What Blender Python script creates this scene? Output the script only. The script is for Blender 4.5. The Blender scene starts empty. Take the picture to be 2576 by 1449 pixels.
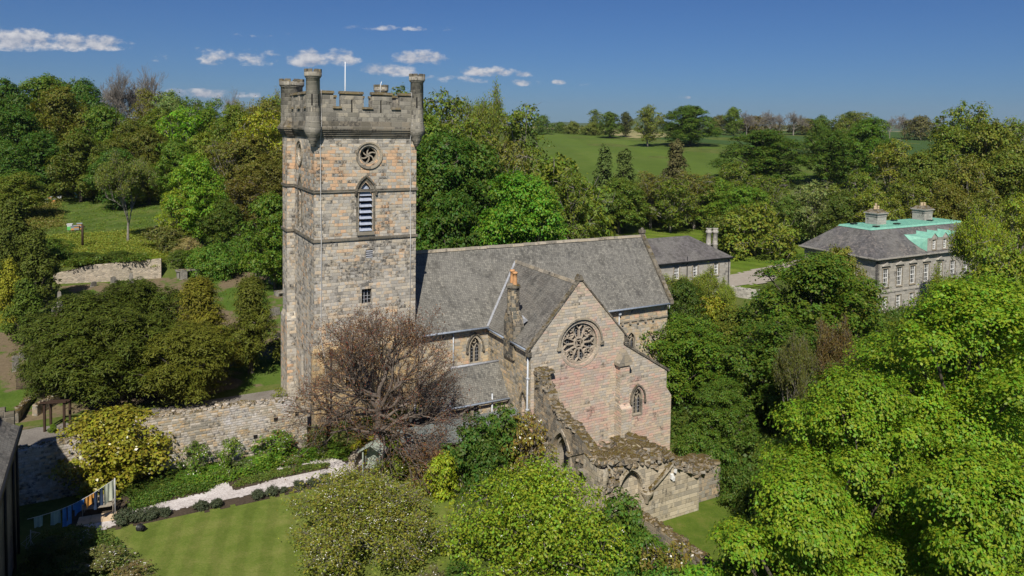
import bpy, math, random
import numpy as np
from mathutils import Vector, Matrix
from mathutils.geometry import tessellate_polygon

S = bpy.context.scene
COL = S.collection
rad = math.radians

# ------------------------------------------------------------------ camera
H = 23.5                       # drone height above the datum (garden lies at -0.5)
FPX, PPY, PIT, ROLL = 736.5, 162.3, rad(2.83), rad(.787)
cp, sp, cr, sr = math.cos(PIT), math.sin(PIT), math.cos(ROLL), math.sin(ROLL)
FW = Vector((0, cp, -sp)); R0 = Vector((1, 0, 0)); U0 = Vector((0, sp, cp))
RT = R0*cr + U0*sr; UP = U0*cr - R0*sr
cam = bpy.data.cameras.new('camera')
cam.sensor_width = 36; cam.lens = FPX/1024*36
cam.shift_y = (PPY - 288)/1024
cam.clip_start = .5; cam.clip_end = 20000
co = bpy.data.objects.new('camera', cam); COL.objects.link(co)
M = Matrix((RT, UP, -FW)).transposed().to_4x4(); M.translation = (0, 0, H)
co.matrix_world = M
S.camera = co

# ------------------------------------------------------------------ light
SUN_EL = rad(47)
LX, LY = .10, .995             # horizontal direction the light travels
w = bpy.data.worlds.new('World'); S.world = w; w.use_nodes = True
nt = w.node_tree; N = nt.nodes; L = nt.links; N.clear()
sky = N.new('ShaderNodeTexSky'); sky.sky_type = 'NISHITA'; sky.sun_disc = False
sky.sun_elevation = SUN_EL; sky.sun_rotation = math.atan2(-LX, -LY)
sky.air_density = 1.0; sky.dust_density = .15; sky.ozone_density = 3.2; sky.altitude = 300
bg = N.new('ShaderNodeBackground'); bg.inputs[1].default_value = .058
out = N.new('ShaderNodeOutputWorld')
tc = N.new('ShaderNodeTexCoord')
sun = bpy.data.lights.new('sun', 'SUN'); sun.energy = 4.4; sun.angle = rad(.53); sun.color = (1, .945, .86)
so = bpy.data.objects.new('sun', sun); COL.objects.link(so)
sdir = Vector((LX*math.cos(SUN_EL), LY*math.cos(SUN_EL), -math.sin(SUN_EL)))
so.rotation_euler = sdir.to_track_quat('-Z', 'Y').to_euler(); so.location = (-20, -60, 90)
vs = S.view_settings
S.display_settings.display_device = 'sRGB'
vs.view_transform = 'Standard'; vs.look = 'None'; vs.exposure = 0.42; vs.gamma = 1; vs.use_curve_mapping = False
S.cycles.max_bounces = 5; S.cycles.diffuse_bounces = 2; S.cycles.glossy_bounces = 2
S.cycles.transmission_bounces = 3; S.cycles.transparent_max_bounces = 4

def ray(dx, dy):               # dx, dy: position in the photo seen 2576 wide
    x = dx*1024/2576; y = dy*1024/2576
    return RT*((x - 512)/FPX) + UP*((PPY - y)/FPX) + FW
def atz(dx, dy, z):
    d = ray(dx, dy); return Vector((0, 0, H)) + d*((z - H)/d.z)
def atD(dx, dy, D):
    d = ray(dx, dy); return Vector((0, 0, H)) + d*(D/d.y)

# clouds: cumulus laid into the sky by direction
def mth(N, L, op, a, b=None, c=None, clamp=False):
    n = N.new('ShaderNodeMath'); n.operation = op; n.use_clamp = clamp
    for i, q in enumerate((a, b, c)):
        if q is None: continue
        if isinstance(q, (int, float)): n.inputs[i].default_value = q
        else: L.new(q, n.inputs[i])
    return n.outputs[0]
sepn = N.new('ShaderNodeSeparateXYZ'); L.new(tc.outputs['Generated'], sepn.inputs[0])
W = lambda *a, **k: mth(N, L, *a, **k)
az_ = W('DIVIDE', sepn.outputs[0], W('MAXIMUM', sepn.outputs[1], .05))
el_ = W('DIVIDE', sepn.outputs[2], W('MAXIMUM', sepn.outputs[1], .05))
cmb = N.new('ShaderNodeCombineXYZ'); L.new(az_, cmb.inputs[0]); L.new(W('MULTIPLY', el_, 1.7), cmb.inputs[1])
n1 = N.new('ShaderNodeTexNoise'); n1.inputs['Scale'].default_value = 30; n1.inputs['Detail'].default_value = 9; n1.inputs['Roughness'].default_value = .62
L.new(cmb.outputs[0], n1.inputs['Vector'])
tot = None
for (dx, dy, rx, ry, amp) in [(60,106,110,30,1.5),(200,113,105,22,1.5),(130,116,150,16,1.2),(640,150,120,20,.95),(820,150,68,24,1.35),(770,160,60,12,1.),(560,158,50,10,.7),
        (975,180,62,18,1.25),(1060,150,62,20,1.45),(1225,183,62,14,1.15),(1130,198,60,10,.75),(1322,188,22,10,1.2),(1320,210,34,10,.95),(1410,208,17,8,1.1),(1470,213,26,5,.5),
        (510,238,120,12,1.1),(400,148,40,10,.45),(530,125,60,12,.45),(640,88,80,8,.35),(1010,72,110,8,.4),(1725,247,22,4,.45),(1180,205,90,6,.5)]:
    r = ray(dx, dy); cx, cz = r.x/r.y, r.z/r.y
    sx = rx*1.22*1024/2576/FPX; sy = ry*1.25*1024/2576/FPX
    ddx = W('DIVIDE', W('SUBTRACT', az_, cx), sx); ddy = W('DIVIDE', W('SUBTRACT', el_, cz), sy)
    # flat underside: squeeze the lower half
    ddy = W('MULTIPLY', ddy, W('ADD', 1.0, W('MULTIPLY', W('LESS_THAN', ddy, 0), .7)))
    q = W('ADD', W('MULTIPLY', ddx, ddx), W('MULTIPLY', ddy, ddy))
    m = W('MULTIPLY', W('SUBTRACT', 1.0, W('MULTIPLY', q, .75), clamp=True), amp*.80)
    tot = m if tot is None else W('MAXIMUM', tot, m)
dens = W('ADD', tot, W('MULTIPLY', W('SUBTRACT', n1.outputs[0], .50), 4.2))
gate = W('MULTIPLY', tot, 4.5, clamp=True)
a_ = W('MULTIPLY', W('MULTIPLY', W('SUBTRACT', dens, .30), 1.35, clamp=True), gate)
# lit tops: compare the noise with itself a little higher up
cmb2 = N.new('ShaderNodeCombineXYZ'); L.new(W('SUBTRACT', az_, .003), cmb2.inputs[0]); L.new(W('ADD', W('MULTIPLY', el_, 1.7), .011), cmb2.inputs[1])
n2 = N.new('ShaderNodeTexNoise'); n2.inputs['Scale'].default_value = 30; n2.inputs['Detail'].default_value = 9; n2.inputs['Roughness'].default_value = .62
L.new(cmb2.outputs[0], n2.inputs['Vector'])
lit = W('MULTIPLY_ADD', W('SUBTRACT', n1.outputs[0], n2.outputs[0]), 3.2, .55, clamp=True)
mixc = N.new('ShaderNodeMix'); mixc.data_type = 'RGBA'
L.new(lit, mixc.inputs[0]); mixc.inputs[6].default_value = (3.7, 4.3, 5.7, 1); mixc.inputs[7].default_value = (9.2, 9.1, 9.3, 1)
deep = N.new('ShaderNodeMix'); deep.data_type = 'RGBA'; deep.blend_type = 'MULTIPLY'; deep.inputs[0].default_value = 1
L.new(sky.outputs[0], deep.inputs[6]); deep.inputs[7].default_value = (.26, .455, .77, 1)   # clear deep polar-air blue
mixs = N.new('ShaderNodeMix'); mixs.data_type = 'RGBA'
L.new(W('MULTIPLY', a_, .93), mixs.inputs[0]); L.new(deep.outputs[2], mixs.inputs[6]); L.new(mixc.outputs[2], mixs.inputs[7])
L.new(mixs.outputs[2], bg.inputs[0]); L.new(bg.outputs[0], out.inputs[0])

# ------------------------------------------------------------------ frames, ground
YAW = rad(28.41); C0 = Vector((-14.593, 54.314))
UU = Vector((math.cos(YAW), math.sin(YAW))); VV = Vector((-math.sin(YAW), math.cos(YAW)))
def Wd(a, b, z=0):
    p = C0 + UU*a + VV*b; return Vector((p.x, p.y, z))
def AB(x, y):
    return ((x - C0.x)*UU.x + (y - C0.y)*UU.y, (x - C0.x)*VV.x + (y - C0.y)*VV.y)
def sstep(t): t = np.clip(t, 0, 1); return t*t*(3 - 2*t)
rng = np.random.default_rng(7)
_ph = rng.uniform(0, 6.28, (8, 2)); _fr = rng.uniform(.02, .12, (8, 2))
def ground(x, y):
    x = np.asarray(x, float); y = np.asarray(y, float)
    a = (x - C0.x)*UU.x + (y - C0.y)*UU.y; b = (x - C0.x)*VV.x + (y - C0.y)*VV.y
    zw = np.interp(b, [-.7001, -.4, 9, 42.9, 43.9, 100, 140, 230, 500], [-.5, 1., 1., 4.9, 6.2, 9, 12.5, 20, 21.5])
    zy = np.interp(y, [112, 165, 235, 300, 470, 700], [0, 2.2, 10.8, 15.2, 22.2, 23.0])
    zs = np.interp(a, [6, 16.8, 17.4], [-.5, -2.6, -3.8]); 
    ze = np.interp(b, [-8, 15], [0, 1]); ze = (-3.8*(1 - ze) - 1.4*ze) + zy
    east = sstep((a - 8)/14)
    north = np.where(a > 0, zw*(1 - east) + ze*east, zw)
    far = sstep((y - 160)/200)
    zz = np.where(b < -.7, np.where(a > 17.4, ze, zs), north)
    bump = sum(np.sin(x*_fr[i, 0] + _ph[i, 0])*np.sin(y*_fr[i, 1] + _ph[i, 1]) for i in range(8))
    zz = zz + bump*.12*sstep((b - 12)/30) + bump*.1*far
    return zz
def gz(p): return float(ground(p[0], p[1]))

# ------------------------------------------------------------------ mesh helpers
class MB:
    def __init__(s): s.v = []; s.f = []; s.m = []; s.sm = []
    def add(s, vs, fs, mi=0, sm=False):
        o = len(s.v); s.v += [tuple(p) for p in vs]
        for f in fs: s.f.append([i + o for i in f]); s.m.append(mi); s.sm.append(sm)
    def box(s, x0, x1, y0, y1, z0, z1, mi=0, M=None):
        vs = [Vector((x, y, z)) for z in (z0, z1) for y in (y0, y1) for x in (x0, x1)]
        if M is not None: vs = [M @ q for q in vs]
        s.add(vs, [(0,2,3,1),(4,5,7,6),(0,1,5,4),(2,6,7,3),(0,4,6,2),(1,3,7,5)], mi)
    def hexa(s, lo, hi, mi=0):         # two quads, bottom and top
        s.add(list(lo) + list(hi), [(3,2,1,0),(4,5,6,7),(0,1,5,4),(1,2,6,5),(2,3,7,6),(3,0,4,7)], mi)
    def prism(s, poly, d, mi=0):       # planar polygon (3D points) extruded by vector d
        n = len(poly); P = [Vector(p) for p in poly]; d = Vector(d)
        s.add(P + [p + d for p in P], [tuple(range(n - 1, -1, -1)), tuple(range(n, 2*n))] + [(i, (i+1) % n, n + (i+1) % n, n + i) for i in range(n)], mi)
    def quad(s, *p, mi=0): s.add(p, [tuple(range(len(p)))], mi)
    def tube(s, pts, r, n=6, mi=0, cap=True):
        pts = [Vector(p) for p in pts]; rs = r if isinstance(r, (list, tuple)) else [r]*len(pts)
        vs = []; 
        for i, p in enumerate(pts):
            t = (pts[min(i+1, len(pts)-1)] - pts[max(i-1, 0)]).normalized()
            a = t.cross(Vector((0, 0, 1)));  a = a.normalized() if a.length > .05 else Vector((1, 0, 0))
            b = t.cross(a)
            for k in range(n):
                th = 2*math.pi*k/n; vs.append(p + (a*math.cos(th) + b*math.sin(th))*rs[i])
        fs = [(i*n + k, i*n + (k+1) % n, (i+1)*n + (k+1) % n, (i+1)*n + k) for i in range(len(pts)-1) for k in range(n)]
        if cap: fs += [tuple(range(n - 1, -1, -1)), tuple(range((len(pts)-1)*n, len(pts)*n))]
        s.add(vs, fs, mi, True)
    def lathe(s, prof, c=(0, 0, 0), n=16, mi=0, sm=True, axis='z'):
        vs = []
        for (r, z) in prof:
            for k in range(n):
                th = 2*math.pi*k/n
                q = (r*math.cos(th), r*math.sin(th), z) if axis == 'z' else (r*math.cos(th), z, r*math.sin(th))
                vs.append((c[0] + q[0], c[1] + q[1], c[2] + q[2]))
        fs = [(i*n + k, i*n + (k+1) % n, (i+1)*n + (k+1) % n, (i+1)*n + k) for i in range(len(prof)-1) for k in range(n)]
        if axis != 'z': fs = [f[::-1] for f in fs]
        s.add(vs, fs, mi, sm)
    def stone(s, c, sz, mi=0, rnd=random):     # an irregular block
        M = Matrix.Rotation(rnd.uniform(0, 6.3), 4, 'Z') @ Matrix.Rotation(rnd.uniform(-.5, .5), 4, 'X')
        vs = []
        for z in (-1, 1):
            for y in (-1, 1):
                for x in (-1, 1):
                    vs.append(Vector(c) + M @ Vector((x*sz[0]*rnd.uniform(.35, .55), y*sz[1]*rnd.uniform(.35, .55), z*sz[2]*rnd.uniform(.35, .55))))
        s.add(vs, [(0,2,3,1),(4,5,7,6),(0,1,5,4),(2,6,7,3),(0,4,6,2),(1,3,7,5)], mi)
    def pieces(s, name, mats, parent=None, pad=.04):
        """one object per separate piece (pieces whose boxes touch stay together)"""
        n = len(s.v); par = list(range(n))
        def fd(i):
            while par[i] != i: par[i] = par[par[i]]; i = par[i]
            return i
        for f in s.f:
            for i in f[1:]: par[fd(i)] = fd(f[0])
        comp = {}
        for i in range(n): comp.setdefault(fd(i), []).append(i)
        bb = [([min(s.v[i][k] for i in c) - pad for k in range(3)], [max(s.v[i][k] for i in c) + pad for k in range(3)], c) for c in comp.values()]
        gr = list(range(len(bb)))
        for i in range(len(bb)):
            for j in range(i):
                if all(bb[i][0][k] <= bb[j][1][k] and bb[j][0][k] <= bb[i][1][k] for k in range(3)):
                    a, b = gr[i], gr[j]; gr = [b if q == a else q for q in gr]
        lab = {}
        for g_, b_ in zip(gr, bb):
            for i in b_[2]: lab[i] = g_
        outs = []
        for g_ in sorted(set(gr)):
            m = MB(); idx = [i for i in range(n) if lab[i] == g_]; mp = {q: k for k, q in enumerate(idx)}
            m.v = [s.v[i] for i in idx]
            for f, mi, sm in zip(s.f, s.m, s.sm):
                if lab[f[0]] == g_: m.f.append([mp[i] for i in f]); m.m.append(mi); m.sm.append(sm)
            outs.append(m.build(name, mats, parent))
        return outs[0]
    def build(s, name, mats, parent=None, loc=None, rz=0, uv=True, sx=None):
        me = bpy.data.meshes.new(name)
        me.from_pydata(s.v, [], s.f)
        for m in (mats if isinstance(mats, (list, tuple)) else [mats]): me.materials.append(m)
        me.polygons.foreach_set('material_index', s.m); me.polygons.foreach_set('use_smooth', s.sm)
        if uv: box_uv(me)
        o = bpy.data.objects.new(name, me); COL.objects.link(o)
        if parent: o.parent = parent
        if loc is not None: o.location = loc; o.rotation_euler = (0, 0, rz)
        return o
def box_uv(me):
    me.update()
    nl = len(me.loops); npg = len(me.polygons)
    if not npg: return
    vco = np.empty(len(me.vertices)*3); me.vertices.foreach_get('co', vco); vco = vco.reshape(-1, 3)
    nn = np.empty(npg*3); me.polygons.foreach_get('normal', nn); nn = nn.reshape(-1, 3)
    tot = np.empty(npg, np.int32); me.polygons.foreach_get('loop_total', tot)
    lv = np.empty(nl, np.int32); me.loops.foreach_get('vertex_index', lv)
    n = np.repeat(nn, tot, axis=0); p = vco[lv]
    t = np.stack([-n[:, 1], n[:, 0], np.zeros(nl)], 1); ln = np.linalg.norm(t, axis=1, keepdims=True)
    t = np.where(ln > .02, t/np.maximum(ln, 1e-6), np.array([[1., 0, 0]]))
    bt = np.cross(n, t)
    uvs = np.stack([(p*t).sum(1), (p*bt).sum(1)], 1)
    l = me.uv_layers.new(name='UVMap'); l.data.foreach_set('uv', uvs.ravel())
def empty(name, loc=(0, 0, 0), rz=0):
    o = bpy.data.objects.new(name, None); COL.objects.link(o); o.location = loc; o.rotation_euler = (0, 0, rz); o.empty_display_size = .2
    return o
def tag(o, label=None, cat=None, group=None, kind=None):
    if label: o['label'] = label
    if cat: o['category'] = cat
    if group: o['group'] = group
    if kind: o['kind'] = kind
    return o
def panel(mb, org, ux, nin, outer, holes, depth, mi=0, mr=None):
    """vertical wall face with real openings; nin points into the wall; reveals of the given depth"""
    org = Vector(org); ux = Vector(ux); nin = Vector(nin); uz = Vector((0, 0, 1))
    P = lambda q: org + ux*q[0] + uz*q[1]
    loops = [[P(q) for q in outer]] + [[P(q) for q in h] for h in holes]
    flat = [p for l in loops for p in l]
    tris = tessellate_polygon(loops)
    fs = []
    for t in tris:
        a, b, c = (flat[i] for i in t)
        nrm = (b - a).cross(c - a)
        if nrm.length < 1e-7: continue
        fs.append(tuple(t) if nrm.dot(nin) < 0 else tuple(reversed(t)))
    mb.add(flat, fs, mi)
    for l in loops[1:]:
        n = len(l)
        mb.add(l + [p + nin*depth for p in l], [(i, (i+1) % n, n + (i+1) % n, n + i) for i in range(n)], mi if mr is None else mr)
def arch(cx, w_, z0, zs, zt, n=7):
    h = w_/2; r = zt - zs; Rr = (h*h + r*r)/(2*h)
    pts = [(cx - h, z0), (cx + h, z0)]
    c = cx + h - Rr; a1 = math.asin(min(1, r/Rr))
    R_ = [(c + Rr*math.cos(a1*k/n), zs + Rr*math.sin(a1*k/n)) for k in range(n + 1)]
    Lf = [(2*cx - x, z) for x, z in R_[:-1]][::-1]
    return pts + R_ + Lf
def circ(cx, cz, r, n=28): return [(cx + r*math.cos(2*math.pi*k/n), cz + r*math.sin(2*math.pi*k/n)) for k in range(n)]
def band(mb, pts, w_, d0, d1, org, ux, nin, mi=0, close=False):
    """moulding that follows 2D points on a wall plane: width w_, from depth d0 (outside negative) to d1"""
    org = Vector(org); ux = Vector(ux); nin = Vector(nin); uz = Vector((0, 0, 1)); n = len(pts)
    A = []; B = []
    for i in range(n):
        p = Vector(pts[i]); a = Vector(pts[(i-1) % n]) if (close or i > 0) else p; c = Vector(pts[(i+1) % n]) if (close or i < n-1) else p
        t = (c - a).normalized(); m = Vector((-t.y, t.x))
        A.append(p - m*w_/2); B.append(p + m*w_/2)
    V_ = []
    for i in range(n):
        for q, d in ((A[i], d1), (A[i], d0), (B[i], d0), (B[i], d1)): V_.append(org + ux*q.x + uz*q.y + nin*d)
    fs = []
    for i in range(n if close else n - 1):
        j = (i + 1) % n
        for k in range(4): fs.append((i*4 + k, i*4 + (k+1) % 4, j*4 + (k+1) % 4, j*4 + k))
    if not close: fs += [(3, 2, 1, 0), tuple((n-1)*4 + k for k in range(4))]
    mb.add(V_, fs, mi)

# ------------------------------------------------------------------ materials
class NT:
    def __init__(s, name):
        s.m = bpy.data.materials.new(name); s.m.use_nodes = True
        s.N = s.m.node_tree.nodes; s.L = s.m.node_tree.links
        s.b = s.N['Principled BSDF']; s.o = s.N['Material Output']
    def M(s, *a, **k): return mth(s.N, s.L, *a, **k)
    def noise(s, vec, scale, detail=4, rough=.55, dist=0):
        n = s.N.new('ShaderNodeTexNoise'); n.inputs['Scale'].default_value = scale; n.inputs['Detail'].default_value = detail
        n.inputs['Roughness'].default_value = rough; n.inputs['Distortion'].default_value = dist
        if vec is not None: s.L.new(vec, n.inputs['Vector'])
        return n.outputs[0]
    def mix(s, f, a, b, mode='MIX'):
        n = s.N.new('ShaderNodeMix'); n.data_type = 'RGBA'; n.blend_type = mode
        for i, q in ((0, f), (6, a), (7, b)):
            if isinstance(q, (int, float)): n.inputs[i].default_value = q
            elif isinstance(q, tuple): n.inputs[i].default_value = (*q, 1)
            else: s.L.new(q, n.inputs[i])
        return n.outputs[2]
    def ramp(s, f, stops, interp='LINEAR'):
        n = s.N.new('ShaderNodeValToRGB'); cr_ = n.color_ramp; cr_.interpolation = interp
        while len(cr_.elements) < len(stops): cr_.elements.new(.5)
        for e, (p, c) in zip(cr_.elements, stops): e.position = p; e.color = (*c, 1)
        s.L.new(f, n.inputs[0]); return n.outputs[0]
    def coord(s, which='Object'):
        n = s.N.new('ShaderNodeTexCoord'); return n.outputs[which]
    def sep(s, v):
        n = s.N.new('ShaderNodeSeparateXYZ'); s.L.new(v, n.inputs[0]); return n.outputs
    def comb(s, x=0, y=0, z=0):
        n = s.N.new('ShaderNodeCombineXYZ')
        for i, q in enumerate((x, y, z)):
            if isinstance(q, (int, float)): n.inputs[i].default_value = q
            else: s.L.new(q, n.inputs[i])
        return n.outputs[0]
    def wn(s, v):
        n = s.N.new('ShaderNodeTexWhiteNoise'); n.noise_dimensions = '3D'; s.L.new(v, n.inputs['Vector']); return n.outputs[0], n.outputs[1]
    def range(s, f, a, b, c=0, d=1):
        n = s.N.new('ShaderNodeMapRange'); s.L.new(f, n.inputs[0])
        for i, q in enumerate((a, b, c, d)): n.inputs[i+1].default_value = q
        return n.outputs[0]
    def fin(s, col, rough=.85, bump=None, bs=.4, bd=.02, spec=.25):
        if isinstance(col, tuple): s.b.inputs['Base Color'].default_value = (*col, 1)
        else: s.L.new(col, s.b.inputs['Base Color'])
        if isinstance(rough, float): s.b.inputs['Roughness'].default_value = rough
        else: s.L.new(rough, s.b.inputs['Roughness'])
        s.b.inputs['Specular IOR Level'].default_value = spec
        if bump is not None:
            n = s.N.new('ShaderNodeBump'); n.inputs['Strength'].default_value = bs; n.inputs['Distance'].default_value = bd
            s.L.new(bump, n.inputs['Height']); s.L.new(n.outputs[0], s.b.inputs['Normal'])
        return s.m

def masonry(name, pal0, bw=.62, bh=.29, mortar=.018, mcol=(.33, .30, .26), soot=.45, sootc=(.045, .042, .038), low=.35, moss=0.0, patch=None, val=1.0, zones=None, rubble=False, spots=None):
    pal = [(c[0]*1.03, c[1], c[2]*.92) for c in pal0]
    t = NT(name); obj = t.coord('Object'); uv = t.sep(t.coord('UV'))
    wob = t.noise(obj, 1.3, 2)
    if rubble:
        vo = t.N.new('ShaderNodeTexVoronoi'); vo.voronoi_dimensions = '2D'; vo.feature = 'F1'; vo.inputs['Scale'].default_value = 1
        vo.inputs['Randomness'].default_value = .85
        t.L.new(t.comb(t.M('DIVIDE', uv[0], bw), t.M('DIVIDE', uv[1], bh)), vo.inputs['Vector'])
        r1n = t.N.new('ShaderNodeSeparateColor'); t.L.new(vo.outputs['Color'], r1n.inputs[0])
        r1, r2, r3 = r1n.outputs
        ve = t.N.new('ShaderNodeTexVoronoi'); ve.voronoi_dimensions = '2D'; ve.feature = 'DISTANCE_TO_EDGE'; ve.inputs['Scale'].default_value = 1
        ve.inputs['Randomness'].default_value = .85
        t.L.new(t.comb(t.M('DIVIDE', uv[0], bw), t.M('DIVIDE', uv[1], bh)), ve.inputs['Vector'])
        edge = t.M('MULTIPLY', ve.outputs['Distance'], bh)
    else:
        V = t.M('DIVIDE', t.M('ADD', uv[1], t.M('MULTIPLY', wob, .03)), bh)
        row = t.M('FLOOR', V); fy = t.M('FRACT', V)
        rr, _ = t.wn(t.comb(row, 3.3, 1.7))
        wr = t.M('MULTIPLY_ADD', rr, bw*.75, bw*.62)
        X = t.M('MULTIPLY_ADD', rr, 37.1, t.M('DIVIDE', uv[0], wr))
        colm = t.M('FLOOR', X); fx = t.M('FRACT', X)
        r1, rc = t.wn(t.comb(colm, row, .5))
        sc = t.N.new('ShaderNodeSeparateColor'); t.L.new(rc, sc.inputs[0]); r2, r3 = sc.outputs[0], sc.outputs[1]
        ex = t.M('MULTIPLY', t.M('MINIMUM', fx, t.M('SUBTRACT', 1, fx)), wr)
        ey = t.M('MULTIPLY', t.M('MINIMUM', fy, t.M('SUBTRACT', 1, fy)), bh)
        edge = t.M('MINIMUM', ex, ey)
    n0 = t.noise(obj, low, 3, .6)
    f = t.M('ADD', t.M('MULTIPLY', r1, .70), t.M('MULTIPLY_ADD', t.M('SUBTRACT', n0, .5), 1.3, .12), clamp=True)
    if zones:                      # bands of warmer stone in the real wall, by height
        z = t.sep(obj)[2]
        for (z0, z1, sft) in zones:
            band_ = t.M('MULTIPLY', t.range(z, z0 - .4, z0 + .4), t.range(z, z1 + .4, z1 - .4))
            f = t.M('ADD', f, t.M('MULTIPLY', band_, sft), clamp=True)
    n = len(pal); col = t.ramp(f, [(i/n, c) for i, c in enumerate(pal)], 'CONSTANT')
    col = t.mix(1.0, col, t.comb(*(t.M('MULTIPLY_ADD', r2, .34, .83),)*3), 'MULTIPLY')
    fine = t.noise(obj, 9, 5, .7)
    col = t.mix(1.0, col, t.comb(*(t.M('MULTIPLY_ADD', fine, .55, .72),)*3), 'MULTIPLY')
    if patch:
        (pc, ps, th) = patch
        pm = t.range(t.noise(obj, ps, 4, .6), th, th + .12)
        pm = t.M('MULTIPLY', pm, t.M('MULTIPLY_ADD', r3, .7, .3))
        col = t.mix(t.M('MULTIPLY', pm, .9), col, pc)
    if soot:
        sv = t.comb(t.M('MULTIPLY', t.sep(obj)[0], 1.6), t.M('MULTIPLY', t.sep(obj)[1], 1.6), t.M('MULTIPLY', t.sep(obj)[2], .55))
        sm = t.M('ADD', t.noise(sv, .8, 5, .65), t.M('MULTIPLY', t.M('SUBTRACT', r3, .5), .34))
        for (px_, pz_, rx_, rz_, am_) in (spots or []):      # sooty patches where the old wall is stained
            so_ = t.sep(obj); dx_ = t.M('DIVIDE', t.M('SUBTRACT', so_[0], px_), rx_); dz_ = t.M('DIVIDE', t.M('SUBTRACT', so_[2], pz_), rz_)
            q_ = t.M('SUBTRACT', 1.0, t.M('ADD', t.M('MULTIPLY', dx_, dx_), t.M('MULTIPLY', dz_, dz_)), clamp=True)
            sm = t.M('ADD', sm, t.M('MULTIPLY', q_, am_))
        sm = t.range(sm, .66 - soot*.22, .80 - soot*.22)
        sm2 = t.range(t.noise(obj, 5.0, 5, .75), .40, .58)
        col = t.mix(t.M('MULTIPLY', t.M('MULTIPLY', sm, sm2), .88, clamp=True), col, sootc)
    if moss:
        g = t.N.new('ShaderNodeNewGeometry'); nz = t.sep(g.outputs['Normal'])[2]
        mm = t.M('MULTIPLY', t.range(nz, .25, .7), t.range(t.noise(obj, 2.2, 5, .7), .62 - moss*.3, .70 - moss*.3))
        mcol2 = t.ramp(t.noise(obj, 6, 4, .7), [(.3, (.035, .03, .012)), (.5, (.10, .065, .02)), (.68, (.12, .11, .03)), (.8, (.2, .17, .12))])
        col = t.mix(mm, col, mcol2)
    mk = t.range(edge, mortar*.4, mortar*1.4)
    col = t.mix(t.M('MULTIPLY', t.M('SUBTRACT', 1, mk), .36), col, mcol)
    if val != 1.0: col = t.mix(1.0, col, (val, val, val), 'MULTIPLY')
    hgt = t.M('ADD', t.M('MULTIPLY', mk, .6), t.M('ADD', t.M('MULTIPLY', fine, .8), t.M('MULTIPLY', r2, .5)))
    return t.fin(col, .9, hgt, .75, .03, .15)

GREY = [(.30,.285,.265), (.42,.395,.36), (.37,.355,.335), (.45,.42,.375), (.48,.43,.355), (.41,.395,.375), (.46,.385,.30), (.45,.42,.38), (.50,.37,.26), (.52,.35,.23)]
m_tower = masonry('tower_stone', GREY, .52, .25, soot=.62, spots=[(4.6, 13.6, 1.6, 2.0, .17), (5.6, 16.6, 1.0, 2.6, .13), (.3, 17, .6, 6, .12), (3.0, 16.8, .5, 2, .12), (6.8, 14.2, 1.6, .6, .12), (7.8, 17, .5, 5, .10), (3.2, 12.2, 1.2, 1.6, .10)], low=.42, zones=[(17.8, 21.9, .20), (14.8, 17.8, .10), (-1, 6.8, .10), (21.9, 30, -.25)])
m_paraB = masonry('parapet_stone', [(.19,.182,.165), (.24,.228,.20), (.28,.265,.235), (.22,.21,.19), (.31,.285,.24)], .7, .32, soot=.5, low=.5, moss=.35)
m_paraN = masonry('weathered_cap_stone', [(.12,.115,.10), (.17,.155,.13), (.20,.17,.11), (.16,.15,.13)], .8, .3, soot=.4, moss=.8)
BUFF = [(.36,.34,.30), (.43,.38,.30), (.34,.325,.295), (.46,.39,.28), (.48,.37,.25), (.41,.37,.32), (.46,.34,.24), (.50,.33,.24)]
m_nave = masonry('nave_stone', BUFF, .55, .27, soot=.3, low=.7)
m_gable = masonry('gable_stone', [(.42,.395,.36), (.46,.42,.365), (.49,.43,.345), (.44,.41,.375), (.50,.42,.33), (.47,.37,.315), (.50,.345,.285)], .62, .21, soot=.10, low=.35, patch=((.56,.33,.27), .38, .50), mcol=(.38,.34,.29))
m_sidew = masonry('side_stone', [(.24,.23,.20), (.42,.36,.27), (.36,.33,.28), (.46,.37,.24), (.31,.29,.26), (.46,.38,.28), (.48,.35,.23)], .5, .26, soot=.3, low=.9)
m_chim = masonry('chimney_stone', [(.13,.12,.11), (.30,.25,.18), (.22,.20,.17), (.10,.10,.09), (.33,.27,.19)], .45, .3, soot=.8, low=1.2)
m_trim = masonry('dressed_stone', [(.26,.24,.21), (.33,.29,.23), (.30,.27,.23)], 1.2, .6, soot=.45, low=.8)
m_dark = masonry('dark_string_stone', [(.13,.12,.10), (.19,.17,.14), (.16,.15,.13)], 1.0, .4, soot=.7, moss=.4)
m_rose = masonry('tracery_stone', [(.37,.33,.28), (.42,.36,.30), (.40,.33,.28)], 1.0, .7, soot=.18, low=1.2)
m_ruin = masonry('ruin_stone', [(.20,.185,.165), (.29,.25,.20), (.34,.28,.21), (.25,.235,.21), (.38,.30,.21)], .5, .27, soot=.5, low=.8, moss=1.0, mcol=(.28,.25,.2))
m_ruin2 = masonry('pale_ruin_stone', [(.36,.33,.28), (.42,.37,.29), (.45,.40,.32), (.38,.35,.30)], .6, .3, soot=.22, low=.6, moss=.8, mcol=(.3,.27,.22))
m_rub = masonry('rubble_wall_stone', [(.27,.25,.22), (.40,.33,.24), (.46,.42,.38), (.36,.31,.24), (.43,.32,.20), (.30,.28,.24), (.48,.43,.38), (.42,.34,.24)], .36, .17, mortar=.03, soot=.62, low=.5, moss=.6, patch=((.58,.55,.54), .40, .485), rubble=False, mcol=(.30,.27,.22))
m_dry = masonry('pale_rubble_stone', [(.36,.32,.26), (.41,.36,.29), (.44,.38,.31), (.34,.30,.25)], .45, .2, mortar=.03, soot=.1, moss=.4, rubble=True)
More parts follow.
